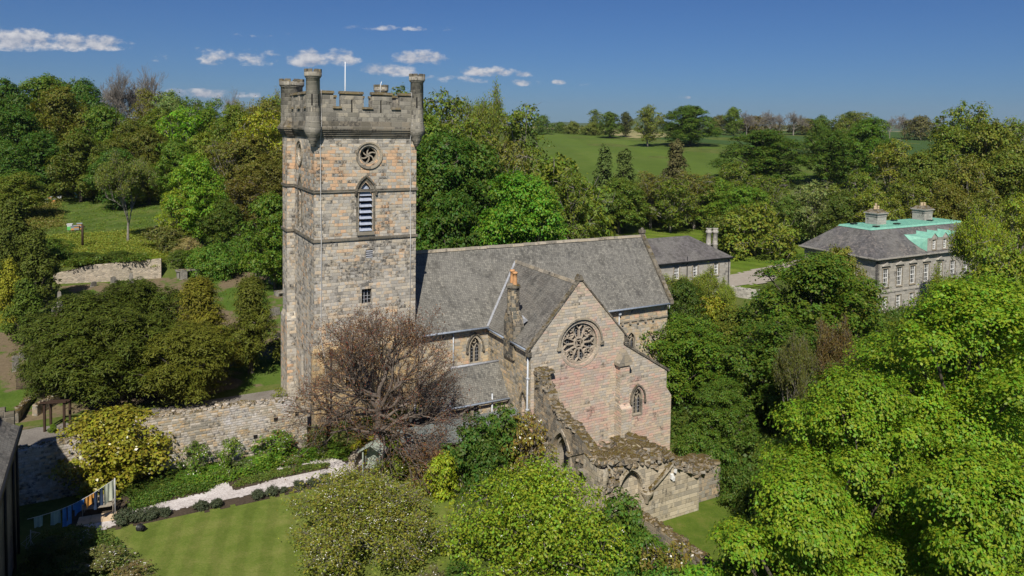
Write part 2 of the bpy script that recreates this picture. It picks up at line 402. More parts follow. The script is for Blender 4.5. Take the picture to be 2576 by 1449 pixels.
m_ash = masonry('pale_ashlar', [(.34,.33,.315), (.38,.365,.34), (.36,.35,.335), (.32,.31,.30)], .9, .35, mortar=.008, soot=.22, low=.5, mcol=(.28,.27,.26))
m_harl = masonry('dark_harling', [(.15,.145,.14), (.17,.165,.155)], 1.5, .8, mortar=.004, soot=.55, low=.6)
m_grave = masonry('gravestone_stone', [(.28,.27,.25), (.34,.32,.28)], 3, 3, mortar=.001, soot=.5, low=2, moss=.5)

def slate(name, pal, bw=.26, bh=.2, lich=.5, val=1):
    t = NT(name); obj = t.coord('Object'); uv = t.sep(t.coord('UV'))
    V = t.M('DIVIDE', uv[1], bh); row = t.M('FLOOR', V); fy = t.M('FRACT', V)
    rr, _ = t.wn(t.comb(row, 9.3, 1.7))
    X = t.M('ADD', t.M('DIVIDE', uv[0], bw), t.M('MULTIPLY', rr, 9)); colm = t.M('FLOOR', X); fx = t.M('FRACT', X)
    r1, rc = t.wn(t.comb(colm, row, 4.5)); sc = t.N.new('ShaderNodeSeparateColor'); t.L.new(rc, sc.inputs[0])
    f = t.M('ADD', t.M('MULTIPLY', r1, .55), t.M('MULTIPLY_ADD', t.M('SUBTRACT', t.noise(obj, .45, 4, .6), .5), 1.3, .22), clamp=True)
    n = len(pal); col = t.ramp(f, [(i/n, c) for i, c in enumerate(pal)], 'LINEAR')
    col = t.mix(1.0, col, t.comb(*(t.M('MULTIPLY_ADD', sc.outputs[0], .7, .65),)*3), 'MULTIPLY')
    miss = t.M('MULTIPLY', t.M('GREATER_THAN', t.M('ADD', r1, t.noise(obj, .9, 3)), 1.50), .75)
    col = t.mix(miss, col, (.035, .035, .036))
    col = t.mix(t.M('MULTIPLY', t.range(t.noise(obj, .28, 3, .5), .42, .62), .35), col, (.21, .20, .175))
    st = t.comb(t.M('MULTIPLY', uv[0], 2.6), t.M('MULTIPLY', uv[1], .35), 0)
    streak = t.range(t.noise(st, 1.0, 5, .7), .42, .7)
    col = t.mix(t.M('MULTIPLY', streak, .42*lich), col, (.30, .285, .24))
    spk = t.range(t.noise(obj, 6.5, 5, .75), .56, .66)
    col = t.mix(t.M('MULTIPLY', spk, .55*lich), col, (.36, .34, .29))
    dk = t.range(t.noise(obj, .8, 7, .72), .52, .64)
    col = t.mix(t.M('MULTIPLY', dk, .62), col, (.055, .052, .045))
    ed = t.M('MINIMUM', t.M('MULTIPLY', fy, bh), t.M('MULTIPLY', t.M('MINIMUM', fx, t.M('SUBTRACT', 1, fx)), bw))
    mk = t.range(ed, .004, .022)
    col = t.mix(t.M('MULTIPLY', t.M('SUBTRACT', 1, mk), .6), col, (.04, .04, .04))
    if val != 1: col = t.mix(1.0, col, (val, val, val), 'MULTIPLY')
    return t.fin(col, .75, t.M('ADD', t.M('MULTIPLY', t.M('SUBTRACT', 1, fy), 1.), t.M('MULTIPLY', r1, .5)), .8, .025, .3)
m_slate = slate('nave_slate', [(.095,.093,.085), (.13,.125,.112), (.155,.146,.125), (.12,.116,.10), (.17,.16,.135)], .2, .16, lich=.75)
m_slate2 = slate('transept_slate', [(.09,.085,.075), (.12,.112,.10), (.145,.132,.112), (.11,.105,.092)], .24, .18, lich=.6)
m_slate3 = slate('wing_slate', [(.085,.08,.078), (.11,.10,.095), (.10,.092,.09)], .35, .25, lich=.25)
m_slate4 = slate('mansion_slate', [(.075,.073,.075), (.11,.105,.105), (.09,.086,.088), (.13,.115,.105)], .35, .25, lich=.35)

def plain(name, c, rough=.7, var=.25, sc=3, bump=.2, spec=.25, metal=0, c2=None):
    t = NT(name); o = t.coord('Object'); n = t.noise(o, sc, 5, .65)
    c2 = c2 or tuple(q*(1 - var) for q in c)
    col = t.mix(t.range(n, .35, .65), c2, c)
    t.b.inputs['Metallic'].default_value = metal
    return t.fin(col, float(rough), n, bump, .01, spec)
m_lead = plain('lead_grey_metal', (.36,.37,.39), .5, .3, 4, .1, .4)
m_gut = plain('blue_grey_gutter_paint', (.27,.31,.37), .45, .3, 5, .1, .4)
m_pipe = plain('pale_pipe_paint', (.52,.55,.58), .5, .25, 3, .1, .4)
m_blackp = plain('black_iron', (.02,.02,.021), .5, .3)
m_louv = plain('louvre_board', (.36,.40,.48), .6, .3, 6)
m_glass = NT('dark_glass').fin((.012,.014,.018), .12, spec=.6)
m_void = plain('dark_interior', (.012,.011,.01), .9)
m_pot = plain('clay_pot', (.62,.33,.15), .8, .3, 5)
m_potP = plain('pale_clay_pot', (.62,.48,.30), .8, .3, 5)
m_copper = plain('verdigris_copper', (.23,.48,.36), .65, .14, 1.6, .3, .3, c2=(.15,.36,.28))
m_white = plain('white_paint', (.78,.78,.75), .5, .12)
m_cord = plain('white_cable', (.80,.79,.76), .5, .1)
m_wood = plain('grey_weathered_wood', (.34,.30,.24), .8, .35, 8)
m_woodP = plain('pale_green_painted_wood', (.36,.40,.33), .7, .2, 6)
m_woodD = plain('brown_wood', (.055,.032,.02), .7, .35, 7)
m_woodO = plain('orange_fence_wood', (.42,.25,.11), .75, .3, 7)
m_felt = plain('grey_roofing_felt', (.155,.17,.16), .9, .2, 2.5)
m_feltD = plain('dark_roofing_felt', (.045,.045,.042), .9, .3, 3)
m_red = plain('red_door_paint', (.30,.035,.03), .5, .2)
m_sand = plain('pale_paving', (.62,.47,.30), .85, .25, 2)
m_blue = plain('blue_cloth', (.03,.14,.42), .9, .25, 4); m_blueL = plain('washed_blue_cloth', (.09,.25,.55), .9, .25, 4)
m_orange = plain('orange_cloth', (.62,.30,.07), .9, .2, 4); m_navy = plain('navy_cloth', (.025,.045,.09), .9, .3, 4)
m_cream = plain('cream_cloth', (.55,.57,.44), .9, .15, 4); m_teal = plain('pale_teal_cloth', (.30,.40,.36), .9, .15, 4)
m_steel = plain('galvanised_pole', (.42,.43,.44), .45, .2, 3, .1, .5)
m_hive = {k: plain('hive_' + k, c, .7, .15) for k, c in dict(white=(.6,.6,.57), orange=(.62,.30,.10), green=(.12,.45,.12), grey=(.30,.33,.34), teal=(.15,.38,.33)).items()}

def bark(name, c1, c2, sc=2.5):
    t = NT(name); o = t.coord('Object'); n = t.noise(o, sc, 5, .7)
    return t.fin(t.mix(t.range(n, .35, .65), c1, c2), .9, n, .6, .03, .1)
m_bark = bark('bark', (.055,.045,.034), (.15,.13,.10))
m_barkG = bark('grey_bark', (.15,.135,.115), (.30,.27,.23))
m_barkT = bark('twig_bark', (.10,.085,.07), (.20,.17,.14))
m_barkS = bark('pale_trunk_bark', (.22,.19,.15), (.38,.34,.28), 1.5)

def leafmat(name, trans=.40, rough=.5, yel=.085, spec=.25, vlo=.62, vhi=1.35):
    t = NT(name)
    oi = t.N.new('ShaderNodeObjectInfo'); at = t.N.new('ShaderNodeAttribute'); at.attribute_name = 'tint'
    w1, _ = t.wn(t.comb(t.M('MULTIPLY', at.outputs['Fac'], 913.7), 1.3, 2.2))
    hs = t.N.new('ShaderNodeHueSaturation')
    t.L.new(t.M('MULTIPLY_ADD', t.M('SUBTRACT', w1, .5), -yel, .5), hs.inputs['Hue'])
    hs.inputs['Saturation'].default_value = 1
    t.L.new(t.M('MULTIPLY_ADD', at.outputs['Fac'], vhi - vlo, vlo), hs.inputs['Value'])
    t.L.new(oi.outputs['Color'], hs.inputs['Color'])
    t.L.new(hs.outputs[0], t.b.inputs['Base Color']); t.b.inputs['Roughness'].default_value = rough
    t.b.inputs['Specular IOR Level'].default_value = spec
    tr = t.N.new('ShaderNodeBsdfTranslucent'); t.L.new(t.mix(1.0, hs.outputs[0], (1.35, 1.25, .55), 'MULTIPLY'), tr.inputs[0])
    mx = t.N.new('ShaderNodeMixShader'); mx.inputs[0].default_value = trans
    t.L.new(t.b.outputs[0], mx.inputs[1]); t.L.new(tr.outputs[0], mx.inputs[2]); t.L.new(mx.outputs[0], t.o.inputs[0])
    return t.m
m_leaf = leafmat('leaves')
m_leafG = leafmat('glossy_leaves', .22, .32, .07, .5)
m_need = leafmat('needles', .12, .6, .04, .15)
m_bloss = plain('blossom', (.72,.70,.62), .8, .1)
m_blossP = plain('pale_mauve_blossom', (.52,.46,.55), .8, .2)
m_yl = leafmat('yellowing_leaves', .3, .4, .04, .4)

def grassmat(name, stops, sc=.5, sc2=12, dirt=None, dth=.6, stripes=None, bs=.6):
    t = NT(name); o = t.coord('Object')
    n = t.M('ADD', t.M('MULTIPLY', t.noise(o, sc, 5, .65), .6), t.M('MULTIPLY', t.noise(o, sc2, 4, .7), .4))
    col = t.ramp(n, stops)
    if stripes:
        ux, uy, wd, amt = stripes; s_ = t.sep(o)
        q = t.M('ADD', t.M('MULTIPLY', s_[0], ux), t.M('MULTIPLY', s_[1], uy))
        q = t.M('ADD', q, t.M('MULTIPLY', t.noise(o, .7, 2), .5))
        sn = t.M('SINE', t.M('MULTIPLY', q, 2*math.pi/wd))
        sn = t.M('MULTIPLY_ADD', t.range(sn, -.35, .35), 2*amt, 1 - amt)
        col = t.mix(1.0, col, t.comb(sn, sn, t.M('MULTIPLY', sn, .95)), 'MULTIPLY')
    if dirt:
        dm = t.range(t.noise(o, .22, 5, .6), dth, dth + .06)
        col = t.mix(t.M('MULTIPLY', dm, .9), col, t.ramp(t.noise(o, 4, 5, .7), [(.3, dirt), (.7, tuple(q*1.6 for q in dirt))]))
    return t.fin(col, .95, t.noise(o, 7, 5, .75), bs, .12, .08)
m_ground = grassmat('rough_ground', [(.32, (.045,.065,.014)), (.46, (.08,.11,.022)), (.56, (.11,.13,.032)), (.7, (.16,.15,.055))], .25, 3, (.07,.055,.035), .66)
m_church = grassmat('churchyard_grass', [(.35, (.040,.075,.012)), (.5, (.075,.125,.018)), (.62, (.10,.14,.03)), (.75, (.14,.13,.06))], .5, 7, (.13,.095,.062), .47)
m_lawn = grassmat('mown_lawn', [(.32, (.080,.118,.018)), (.46, (.112,.150,.028)), (.58, (.150,.172,.042)), (.70, (.20,.20,.07))], .8, 9, stripes=(UU.x*.98 - VV.x*.25, UU.y*.98 - VV.y*.25, 1.35, .075), bs=.4)
m_court = grassmat('court_grass', [(.32, (.06,.10,.012)), (.5, (.09,.135,.018)), (.62, (.13,.15,.03)), (.75, (.22,.20,.12))], 1.2, 12)
m_field = grassmat('crop_field', [(.3, (.064,.102,.018)), (.5, (.084,.128,.022)), (.7, (.115,.148,.034))], .02, .25, stripes=(.35, .03, 9, .05), bs=.2)
m_field2 = grassmat('dark_crop_field', [(.3, (.040,.078,.020)), (.7, (.058,.10,.028))], .02, .3, bs=.2)
m_marg = grassmat('field_margin', [(.3, (.16,.15,.06)), (.5, (.27,.24,.11)), (.7, (.36,.32,.18))], .2, 3)
m_mead = grassmat('meadow', [(.36, (.045,.075,.015)), (.5, (.075,.115,.022)), (.62, (.13,.145,.04)), (.7, (.18,.17,.07))], .15, 2)
m_park = grassmat('park_lawn', [(.32, (.07,.12,.012)), (.5, (.10,.15,.018)), (.66, (.17,.19,.04))], .15, 2, stripes=(.5, .8, 3.5, .10))
m_gravP = None
def gravel(name, stops, sc=9, bs=.8):
    t = NT(name); o = t.coord('Object')
    n = t.M('ADD', t.M('MULTIPLY', t.noise(o, .6, 4), .35), t.M('MULTIPLY', t.noise(o, sc, 6, .8), .65))
    return t.fin(t.ramp(n, stops), .95, t.noise(o, sc*1.5, 4, .8), bs, .05, .1)
m_path = gravel('pinkish_gravel', [(.36, (.30,.26,.24)), (.5, (.52,.475,.45)), (.62, (.68,.64,.61))], 7)
m_grav = gravel('grey_gravel', [(.35, (.13,.115,.10)), (.5, (.20,.18,.155)), (.65, (.27,.245,.215))], 8)
m_soil = gravel('bed_soil', [(.35, (.035,.028,.02)), (.6, (.085,.065,.045))], 6)
m_track = gravel('pale_track', [(.35, (.27,.235,.19)), (.65, (.36,.32,.27))], 2)

# ------------------------------------------------------------------ terrain and ground sheets
def grid_mesh(name, A, B, mat, zoff=0, ab=True, kind='structure', zfun=None):
    aa, bb = np.meshgrid(A, B)
    if ab: X = C0.x + UU.x*aa + VV.x*bb; Y = C0.y + UU.y*aa + VV.y*bb
    else: X, Y = aa, bb
    Z = (zfun or ground)(X, Y) + zoff
    nb, na = aa.shape
    me = bpy.data.meshes.new(name)
    me.vertices.add(na*nb); me.vertices.foreach_set('co', np.stack([X, Y, Z], 2).ravel())
    i = np.arange(na*nb).reshape(nb, na)
    q = np.stack([i[:-1, :-1], i[:-1, 1:], i[1:, 1:], i[1:, :-1]], 2).reshape(-1, 4)
    return finish_quads(name, me, q, mat, kind)
def finish_quads(name, me, q, mats, kind=None, smooth=True, mi=None, parent=None):
    n = len(q)
    me.loops.add(n*4); me.loops.foreach_set('vertex_index', q.ravel().astype(np.int32))
    me.polygons.add(n); me.polygons.foreach_set('loop_start', np.arange(0, n*4, 4, dtype=np.int32)); me.polygons.foreach_set('loop_total', np.full(n, 4, np.int32))
    if smooth: me.polygons.foreach_set('use_smooth', np.ones(n, bool))
    for m in (mats if isinstance(mats, (list, tuple)) else [mats]): me.materials.append(m)
    if mi is not None: me.polygons.foreach_set('material_index', mi.astype(np.int32))
    me.update(calc_edges=True)
    o = bpy.data.objects.new(name, me); COL.objects.link(o)
    if kind: o['kind'] = kind
    if parent: o.parent = parent
    return o
fa = np.concatenate([-np.geomspace(3000, 80, 26), np.arange(-78, 160, 2.), np.geomspace(160, 5000, 34)])
fb = np.concatenate([-np.geomspace(300, 42, 10), np.arange(-40, -1.5, 1.5), [-1.2, -.7001, -.4, 0], np.arange(2, 160, 2.), np.geomspace(160, 6500, 50)])
tag(grid_mesh('ground', fa, fb, m_ground), 'rough grassy ground under the woods and gardens')
def poly_clip(ab_poly, step, mat, name, zoff, kind='structure', seed=3, jag=.25):
    """sheet draped on the ground inside a polygon given in plan (a,b)"""
    P = np.array(ab_poly, float); lo = P.min(0); hi = P.max(0)
    A = np.arange(lo[0], hi[0] + step, step); B = np.arange(lo[1], hi[1] + step, step)
    aa, bb = np.meshgrid(A, B); ca = (aa[:-1, :-1] + aa[1:, 1:])/2; cb = (bb[:-1, :-1] + bb[1:, 1:])/2
    r = np.random.default_rng(seed); ja = ca + r.normal(0, jag*step, ca.shape); jb = cb + r.normal(0, jag*step, cb.shape)
    ins = np.zeros(ca.shape, bool); n = len(P)
    for i in range(n):
        x1, y1 = P[i]; x2, y2 = P[(i+1) % n]
        c = ((y1 > jb) != (y2 > jb)) & (ja < (x2 - x1)*(jb - y1)/(y2 - y1 + 1e-12) + x1); ins ^= c
    X = C0.x + UU.x*aa + VV.x*bb; Y = C0.y + UU.y*aa + VV.y*bb; Z = ground(X, Y) + zoff
    me = bpy.data.meshes.new(name); nb, na = aa.shape
    me.vertices.add(na*nb); me.vertices.foreach_set('co', np.stack([X, Y, Z], 2).ravel())
    i = np.arange(na*nb).reshape(nb, na)
    q = np.stack([i[:-1, :-1], i[:-1, 1:], i[1:, 1:], i[1:, :-1]], 2)[ins]
    return finish_quads(name, me, q, mat, kind)
def pab(dx, dy, z): p = atz(dx, dy, z); return AB(p.x, p.y)
def pix_poly(pts, z): return [pab(x, y, z) for x, y in pts]
GZ = -.5
lawn = poly_clip(pix_poly([(262,1338),(560,1278),(780,1233),(860,1213),(1010,1205),(1100,1225),(1160,1300),(1190,1449),(1150,1640),(300,1640),(330,1449)], GZ), .3, m_lawn, 'lawn', .02)
poly_clip(pix_poly([(205,1322),(300,1290),(420,1262),(520,1240),(545,1218),(572,1214),(590,1236),(700,1205),(825,1180),(832,1165),(775,1168),(700,1182),(690,1176),(765,1160),(835,1148),(868,1166),(905,1150),(915,1165),(885,1190),(868,1199),(760,1219),(640,1244),(500,1271),(330,1307),(240,1341)], GZ), .12, m_path, 'path', .03)
poly_clip(pix_poly([(200,1330),(262,1338),(560,1278),(900,1204),(1000,1200),(1000,1130),(830,1120),(480,1195),(300,1215),(150,1290)], GZ), .3, m_soil, 'soil_bed', .010)
poly_clip([(-22,-.38),(-22,7.5),(-12,9.2),(-3,9.5),(0,9.3),(1,9),(1,-.38)], .4, m_grav, 'gravel_yard', .02)
poly_clip([(-34,8.2),(-22,7.4),(-12,8.8),(2,9),(12,10),(14,52),(-4,51),(-8,43),(-19,42.6),(-34,42)], .7, m_church, 'churchyard_grass', .03)
poly_clip(pix_poly([(150,500),(235,490),(420,505),(440,560),(330,610),(240,600),(200,570),(140,530)], 8), 1., m_mead, 'meadow', .06)
poly_clip([(17.95,-40),(40,-40),(36,-14),(17.95,-15)], .4, m_court, 'court_lawn', .02)
poly_clip(pix_poly([(1560,556),(2100,562),(2110,640),(1840,690),(1600,640)], 1.2), 1.5, m_park, 'park_lawn', .10)
poly_clip(pix_poly([(1820,690),(2110,640),(2120,668),(1990,682),(1930,704),(1830,712)], -.6), .6, m_track, 'driveway', .14)
# fields: their far edges lie just below the horizon
def ray_ground(dx, dy):
    d = ray(dx, dy); t = 20.
    while t < 3000:
        p = Vector((0, 0, H)) + d*t
        if p.z < gz(p): break
        t *= 1.01
    return AB(p.x, p.y)
def fld(name, mat, pts, step, zo):
    return poly_clip([ray_ground(x, y) for x, y in pts], step, mat, name, zo, jag=.2)
fld('crop_field', m_field, [(1290,322),(1345,321),(1500,330),(1600,348),(1700,358),(1815,364),(1960,380),(2160,420),(2200,470),(1250,470)], 3, .12)
fld('far_crop_field', m_field2, [(1650,350),(1780,328),(2120,326),(2480,328),(2500,420),(2100,400),(1800,362)], 4, .14)
fld('field_margin', m_marg, [(1330,319),(1480,319),(1600,331),(1690,338),(1690,348),(1600,349),(1490,333),(1345,324)], 2, .2)
fld('far_field_margin', m_marg, [(1790,320),(2160,320),(2480,322),(2480,327),(1790,327)], 5, .22)
# distant hills at their real distance
m_hillfar = grassmat('hill_pasture', [(.35, (.045,.075,.02)), (.6, (.07,.105,.03)), (.75, (.03,.045,.02))], .0006, .006)
def hills():
    X = np.linspace(-5200, 5200, 130); Yg = np.linspace(4300, 6800, 24)
    def zf(x, y):
        def px(dx): return ray(dx, 300).x/ray(dx, 300).y
        t = x/y; z = np.full_like(t, 10.)
        for (dx, wd, h) in [(1415,90,42),(1500,60,35),(1625,90,95),(1790,120,78),(2000,260,40),(2280,160,52),(1000,300,40),(250,160,45),(2560,150,40),(100,200,30)]:
            z += h*np.exp(-((t - px(dx))/(wd*1024/2576/FPX*.6))**2)
        z = z*np.sin(np.clip((y - 4300)/2500, 0, 1)*math.pi)**.7 + 6*np.sin(x*.004)*np.sin(y*.003)
        return z + 8
    return grid_mesh('hills', X, Yg, m_hillfar, 0, ab=False, zfun=zf)
hills()

# ------------------------------------------------------------------ plants
def leafcol(c): return (min(.9, c[0]*2.02 + .018), min(.9, c[1]*2.02 + .012), c[2]*1.3)
def leaves_mesh(name, C, Nn, Sz, tint, mats, mi=None, parent=None, asp=.62, color=None, fold=0.):
    n = len(C); r = np.random.default_rng(n)
    Nn = Nn/np.maximum(np.linalg.norm(Nn, axis=1, keepdims=True), 1e-6)
    rv = r.normal(size=(n, 3)); T = np.cross(Nn, rv); T /= np.maximum(np.linalg.norm(T, axis=1, keepdims=True), 1e-6)
    Bt = np.cross(Nn, T); s = Sz[:, None]
    V = np.stack([C - T*s*.5, C + Bt*s*asp*.5 + T*s*.05, C + T*s*.5, C - Bt*s*asp*.5 + T*s*.05], 1)
    me = bpy.data.meshes.new(name); me.vertices.add(n*4); me.vertices.foreach_set('co', V.ravel())
    q = np.arange(n*4, dtype=np.int32).reshape(n, 4)
    o = finish_quads(name, me, q, mats, smooth=False, mi=mi, parent=parent)
    at = me.attributes.new('tint', 'FLOAT', 'FACE'); at.data.foreach_set('value', np.clip(tint, 0, 1))
    if color is not None: o.color = (*leafcol(color), 1)
    return o
class Wood:
    def __init__(s): s.a = []; s.b = []; s.ra = []; s.rb = []
    def seg(s, p, q, r0, r1): s.a.append(p); s.b.append(q); s.ra.append(r0); s.rb.append(r1)
    def build(s, name, mat, parent=None, n=5):
        a = np.array(s.a, float); b = np.array(s.b, float); ra = np.array(s.ra)[:, None]; rb = np.array(s.rb)[:, None]
        t = b - a; t /= np.maximum(np.linalg.norm(t, axis=1, keepdims=True), 1e-6)
        ref = np.where(np.abs(t[:, 2:3]) > .9, np.array([[1., 0, 0]]), np.array([[0, 0, 1.]]))
        u = np.cross(t, ref); u /= np.linalg.norm(u, axis=1, keepdims=True); v = np.cross(t, u)
        th = np.arange(n)*2*np.pi/n
        R = u[:, None]*np.cos(th)[None, :, None] + v[:, None]*np.sin(th)[None, :, None]
        V = np.concatenate([a[:, None] + R*ra[:, None], b[:, None] + R*rb[:, None]], 1)
        m = len(a); base = (np.arange(m)*2*n)[:, None]; k = np.arange(n)[None]
        q = np.stack([base + k, base + (k+1) % n, base + n + (k+1) % n, base + n + k], 2).reshape(-1, 4)
        me = bpy.data.meshes.new(name); me.vertices.add(m*2*n); me.vertices.foreach_set('co', V.ravel())
        return finish_quads(name, me, q, mat, parent=parent)
def unit(v): return v/np.maximum(np.linalg.norm(v, axis=-1, keepdims=True), 1e-9)
def curve_limb(wd, p, q, r0, r1, r, n=4, sag=.12):
    """bent limb from p to q"""
    p = np.array(p, float); q = np.array(q, float); L_ = np.linalg.norm(q - p)
    mid = (p + q)/2 + r.normal(0, .08*L_, 3) + np.array([0, 0, sag*L_])
    prev = p
    for i in range(1, n + 1):
        t = i/n; x = (1-t)**2*p + 2*t*(1-t)*mid + t*t*q
        wd.seg(prev, x, r0 + (r1 - r0)*(i-1)/n, r0 + (r1 - r0)*t); prev = x
def shell(r, n, up=.25):
    d = unit(r.normal(size=(n, 3)) + np.array([0, 0, up])); return d
def crown_leaves(r, R, zb, zt, nl, npc, nleaf, ls, lobe=.36, pad=.5, flat=.45, droop=.35, prof='dome', spread=.16, upn=.9, big=1.0, gap=0., squash=.72):
    """leaf centres, normals, sizes, tints of a crown: big lobes -> clumps -> leaves; also returns lobe centres"""
    Hc = zt - zb; lobes = []
    for i in range(nl):
        t = (i + .5)/nl; z = zb + Hc*(.10 + .80*t)
        ph = i*2.39996 + r.uniform(-.3, .3)
        if prof == 'dome': rr = R*math.sqrt(max(.05, 1 - ((t - .36)/.68)**2))
        elif prof == 'cone': rr = R*(1.0 - t)*1.0 + .1*R
        elif prof == 'column': rr = R*(1 - .75*max(0, t - .35)/.65)
        elif prof == 'vase': rr = R*(.5 + .55*t)*math.sqrt(max(.08, 1 - ((t - .5)/.62)**2))
        else: rr = R*math.sqrt(max(.05, 1 - (2*t - 1)**2*.8))
        k = r.uniform(.50, .86) if i % 3 else r.uniform(.0, .45)
        lr = R*lobe*r.uniform(.75, 1.25)*big
        rr = max(0, rr*1.05 - lr*.75)*(k + .25 if i % 3 else k)
        if i % 6 == 0: lr *= 1.25
        lobes.append((rr*math.cos(ph), rr*math.sin(ph), z, lr))
    Lb = np.array(lobes); Lb[:, 2] = np.minimum(Lb[:, 2], zt - Lb[:, 3]*.62)
    Cs = []; Ns = []; Ss = []; Ts = []; cl = []
    for (x, y, z, lr) in Lb:
        nc = max(4, int(npc*(lr/(R*lobe))**2))
        d = shell(r, nc, .35); lt = r.uniform(-.12, .12)
        rad_ = lr*(1 - r.uniform(0, .28, nc)**1.0)
        cc = np.array([x, y, z]) + d*rad_[:, None]*np.array([1, 1, squash])
        cr_ = lr*pad*r.uniform(.6, 1.25, nc)
        if gap: keep = r.uniform(size=nc) > gap; cc = cc[keep]; d = d[keep]; cr_ = cr_[keep]; nc = len(cc)
        cl.append(cc)
        m = nleaf
        e = r.normal(0, .5, (nc, m, 3)); rr2 = np.linalg.norm(e[..., :2], axis=2)
        e[..., 2] = e[..., 2]*flat - droop*rr2**2 
        pts = cc[:, None] + e*cr_[:, None, None]
        nn = d[:, None]*.8 + np.array([0, 0, upn]) + r.normal(0, .5, (nc, m, 3)) + np.concatenate([e[..., :2], np.zeros((nc, m, 1))], 2)*.6
        Cs.append(pts.reshape(-1, 3)); Ns.append(nn.reshape(-1, 3))
        Ss.append((ls*r.uniform(.65, 1.35, (nc, m))).ravel())
        Ts.append((.5 + lt + r.normal(0, .10, (nc, 1)) + r.normal(0, .16, (nc, m))).ravel())
    return np.concatenate(Cs), np.concatenate(Ns), np.concatenate(Ss), np.concatenate(Ts), Lb, np.concatenate(cl)
PARK = (0, -400, -80)
def tree_proto(kind, seed, R, Ht, zb=.14, nl=22, npc=20, nleaf=26, ls=.34, mat=None, barkm=None, name='broadleaf_tree', trunk_r=.3, limbs=1.0, color=(.07,.12,.02), twigs=0, bloss=0, asp=.62, **kw):
    """a thing: Empty at the trunk foot > trunk, crown"""
    r = np.random.default_rng(seed); root = empty(name, PARK)
    wd = Wood(); zb_ = Ht*zb
    C, Nn, Sz, T, Lb, cl = crown_leaves(r, R, zb_, Ht, nl, npc, nleaf, ls, **kw)
    top = np.array([r.normal(0, .04*R), r.normal(0, .04*R), Ht*.62])
    pr = np.array([0, 0, -.4]); k = 6
    for i in range(1, k + 1):
        t = i/k; x = np.array([top[0]*t + r.normal(0, .02*R), top[1]*t + r.normal(0, .02*R), -.4 + (top[2] + .4)*t])
        wd.seg(pr, x, trunk_r*(1.25 - .75*(i-1)/k), trunk_r*(1.25 - .75*t)); pr = x
    for (x, y, z, lr) in Lb:
        t = min(.95, max(.28, (z/Ht)*.62)); p = np.array([top[0]*t, top[1]*t, top[2]*t])
        if p[2] > z: p[2] = z*.7
        curve_limb(wd, p, (x, y, z), trunk_r*.42, trunk_r*.12, r)
    idx = r.choice(len(cl), min(len(cl), int(60*limbs)), replace=False)
    for i in idx:
        j = np.argmin(((Lb[:, :3] - cl[i])**2).sum(1)); curve_limb(wd, Lb[j, :3], cl[i], trunk_r*.13, .012, r, 3)
        for _ in range(twigs):
            q = cl[i] + r.normal(0, .35, 3)*Lb[j, 3]; curve_limb(wd, cl[i], q, .02, .006, r, 2)
    wd.build('trunk', barkm or m_bark, root)
    mi = None; mats = mat or m_leaf
    if bloss:
        mi = (r.uniform(size=len(C)) < bloss).astype(int); mats = [mat or m_leaf, m_bloss]
        Sz = np.where(mi == 1, Sz*.75, Sz)
    leaves_mesh('crown', C, Nn, Sz, T, mats, mi, root, color=color, asp=asp)
    root['pr'] = R; root['ph'] = Ht
    return root
def grow(wd, tips, p, d, ln, rr, depth, r, split=3, ang=.5, up=.1, shrink=.72, thin=0):
    n = 3
    for i in range(n):
        d = unit(d + r.normal(0, .13, 3) + np.array([0, 0, up*.35])); q = p + d*ln/n
        wd.seg(p, q, rr*(1 - .28*i/n), rr*(1 - .28*(i+1)/n)); p = q
        if depth <= 2: tips.append((p, d))
    if depth == 0: return
    for k in range(split + (r.uniform() < .35)):
        if depth <= 2 and thin and r.uniform() < thin: continue
        ax = unit(np.cross(d, r.normal(size=3))); a = ang*r.uniform(.55, 1.35)
        nd = unit(d*math.cos(a) + ax*math.sin(a) + np.array([0, 0, up])); grow(wd, tips, p - d*ln*r.uniform(0, .35), nd, ln*shrink*r.uniform(.75, 1.2), rr*.60, depth - 1, r, split, ang, up, shrink, thin)
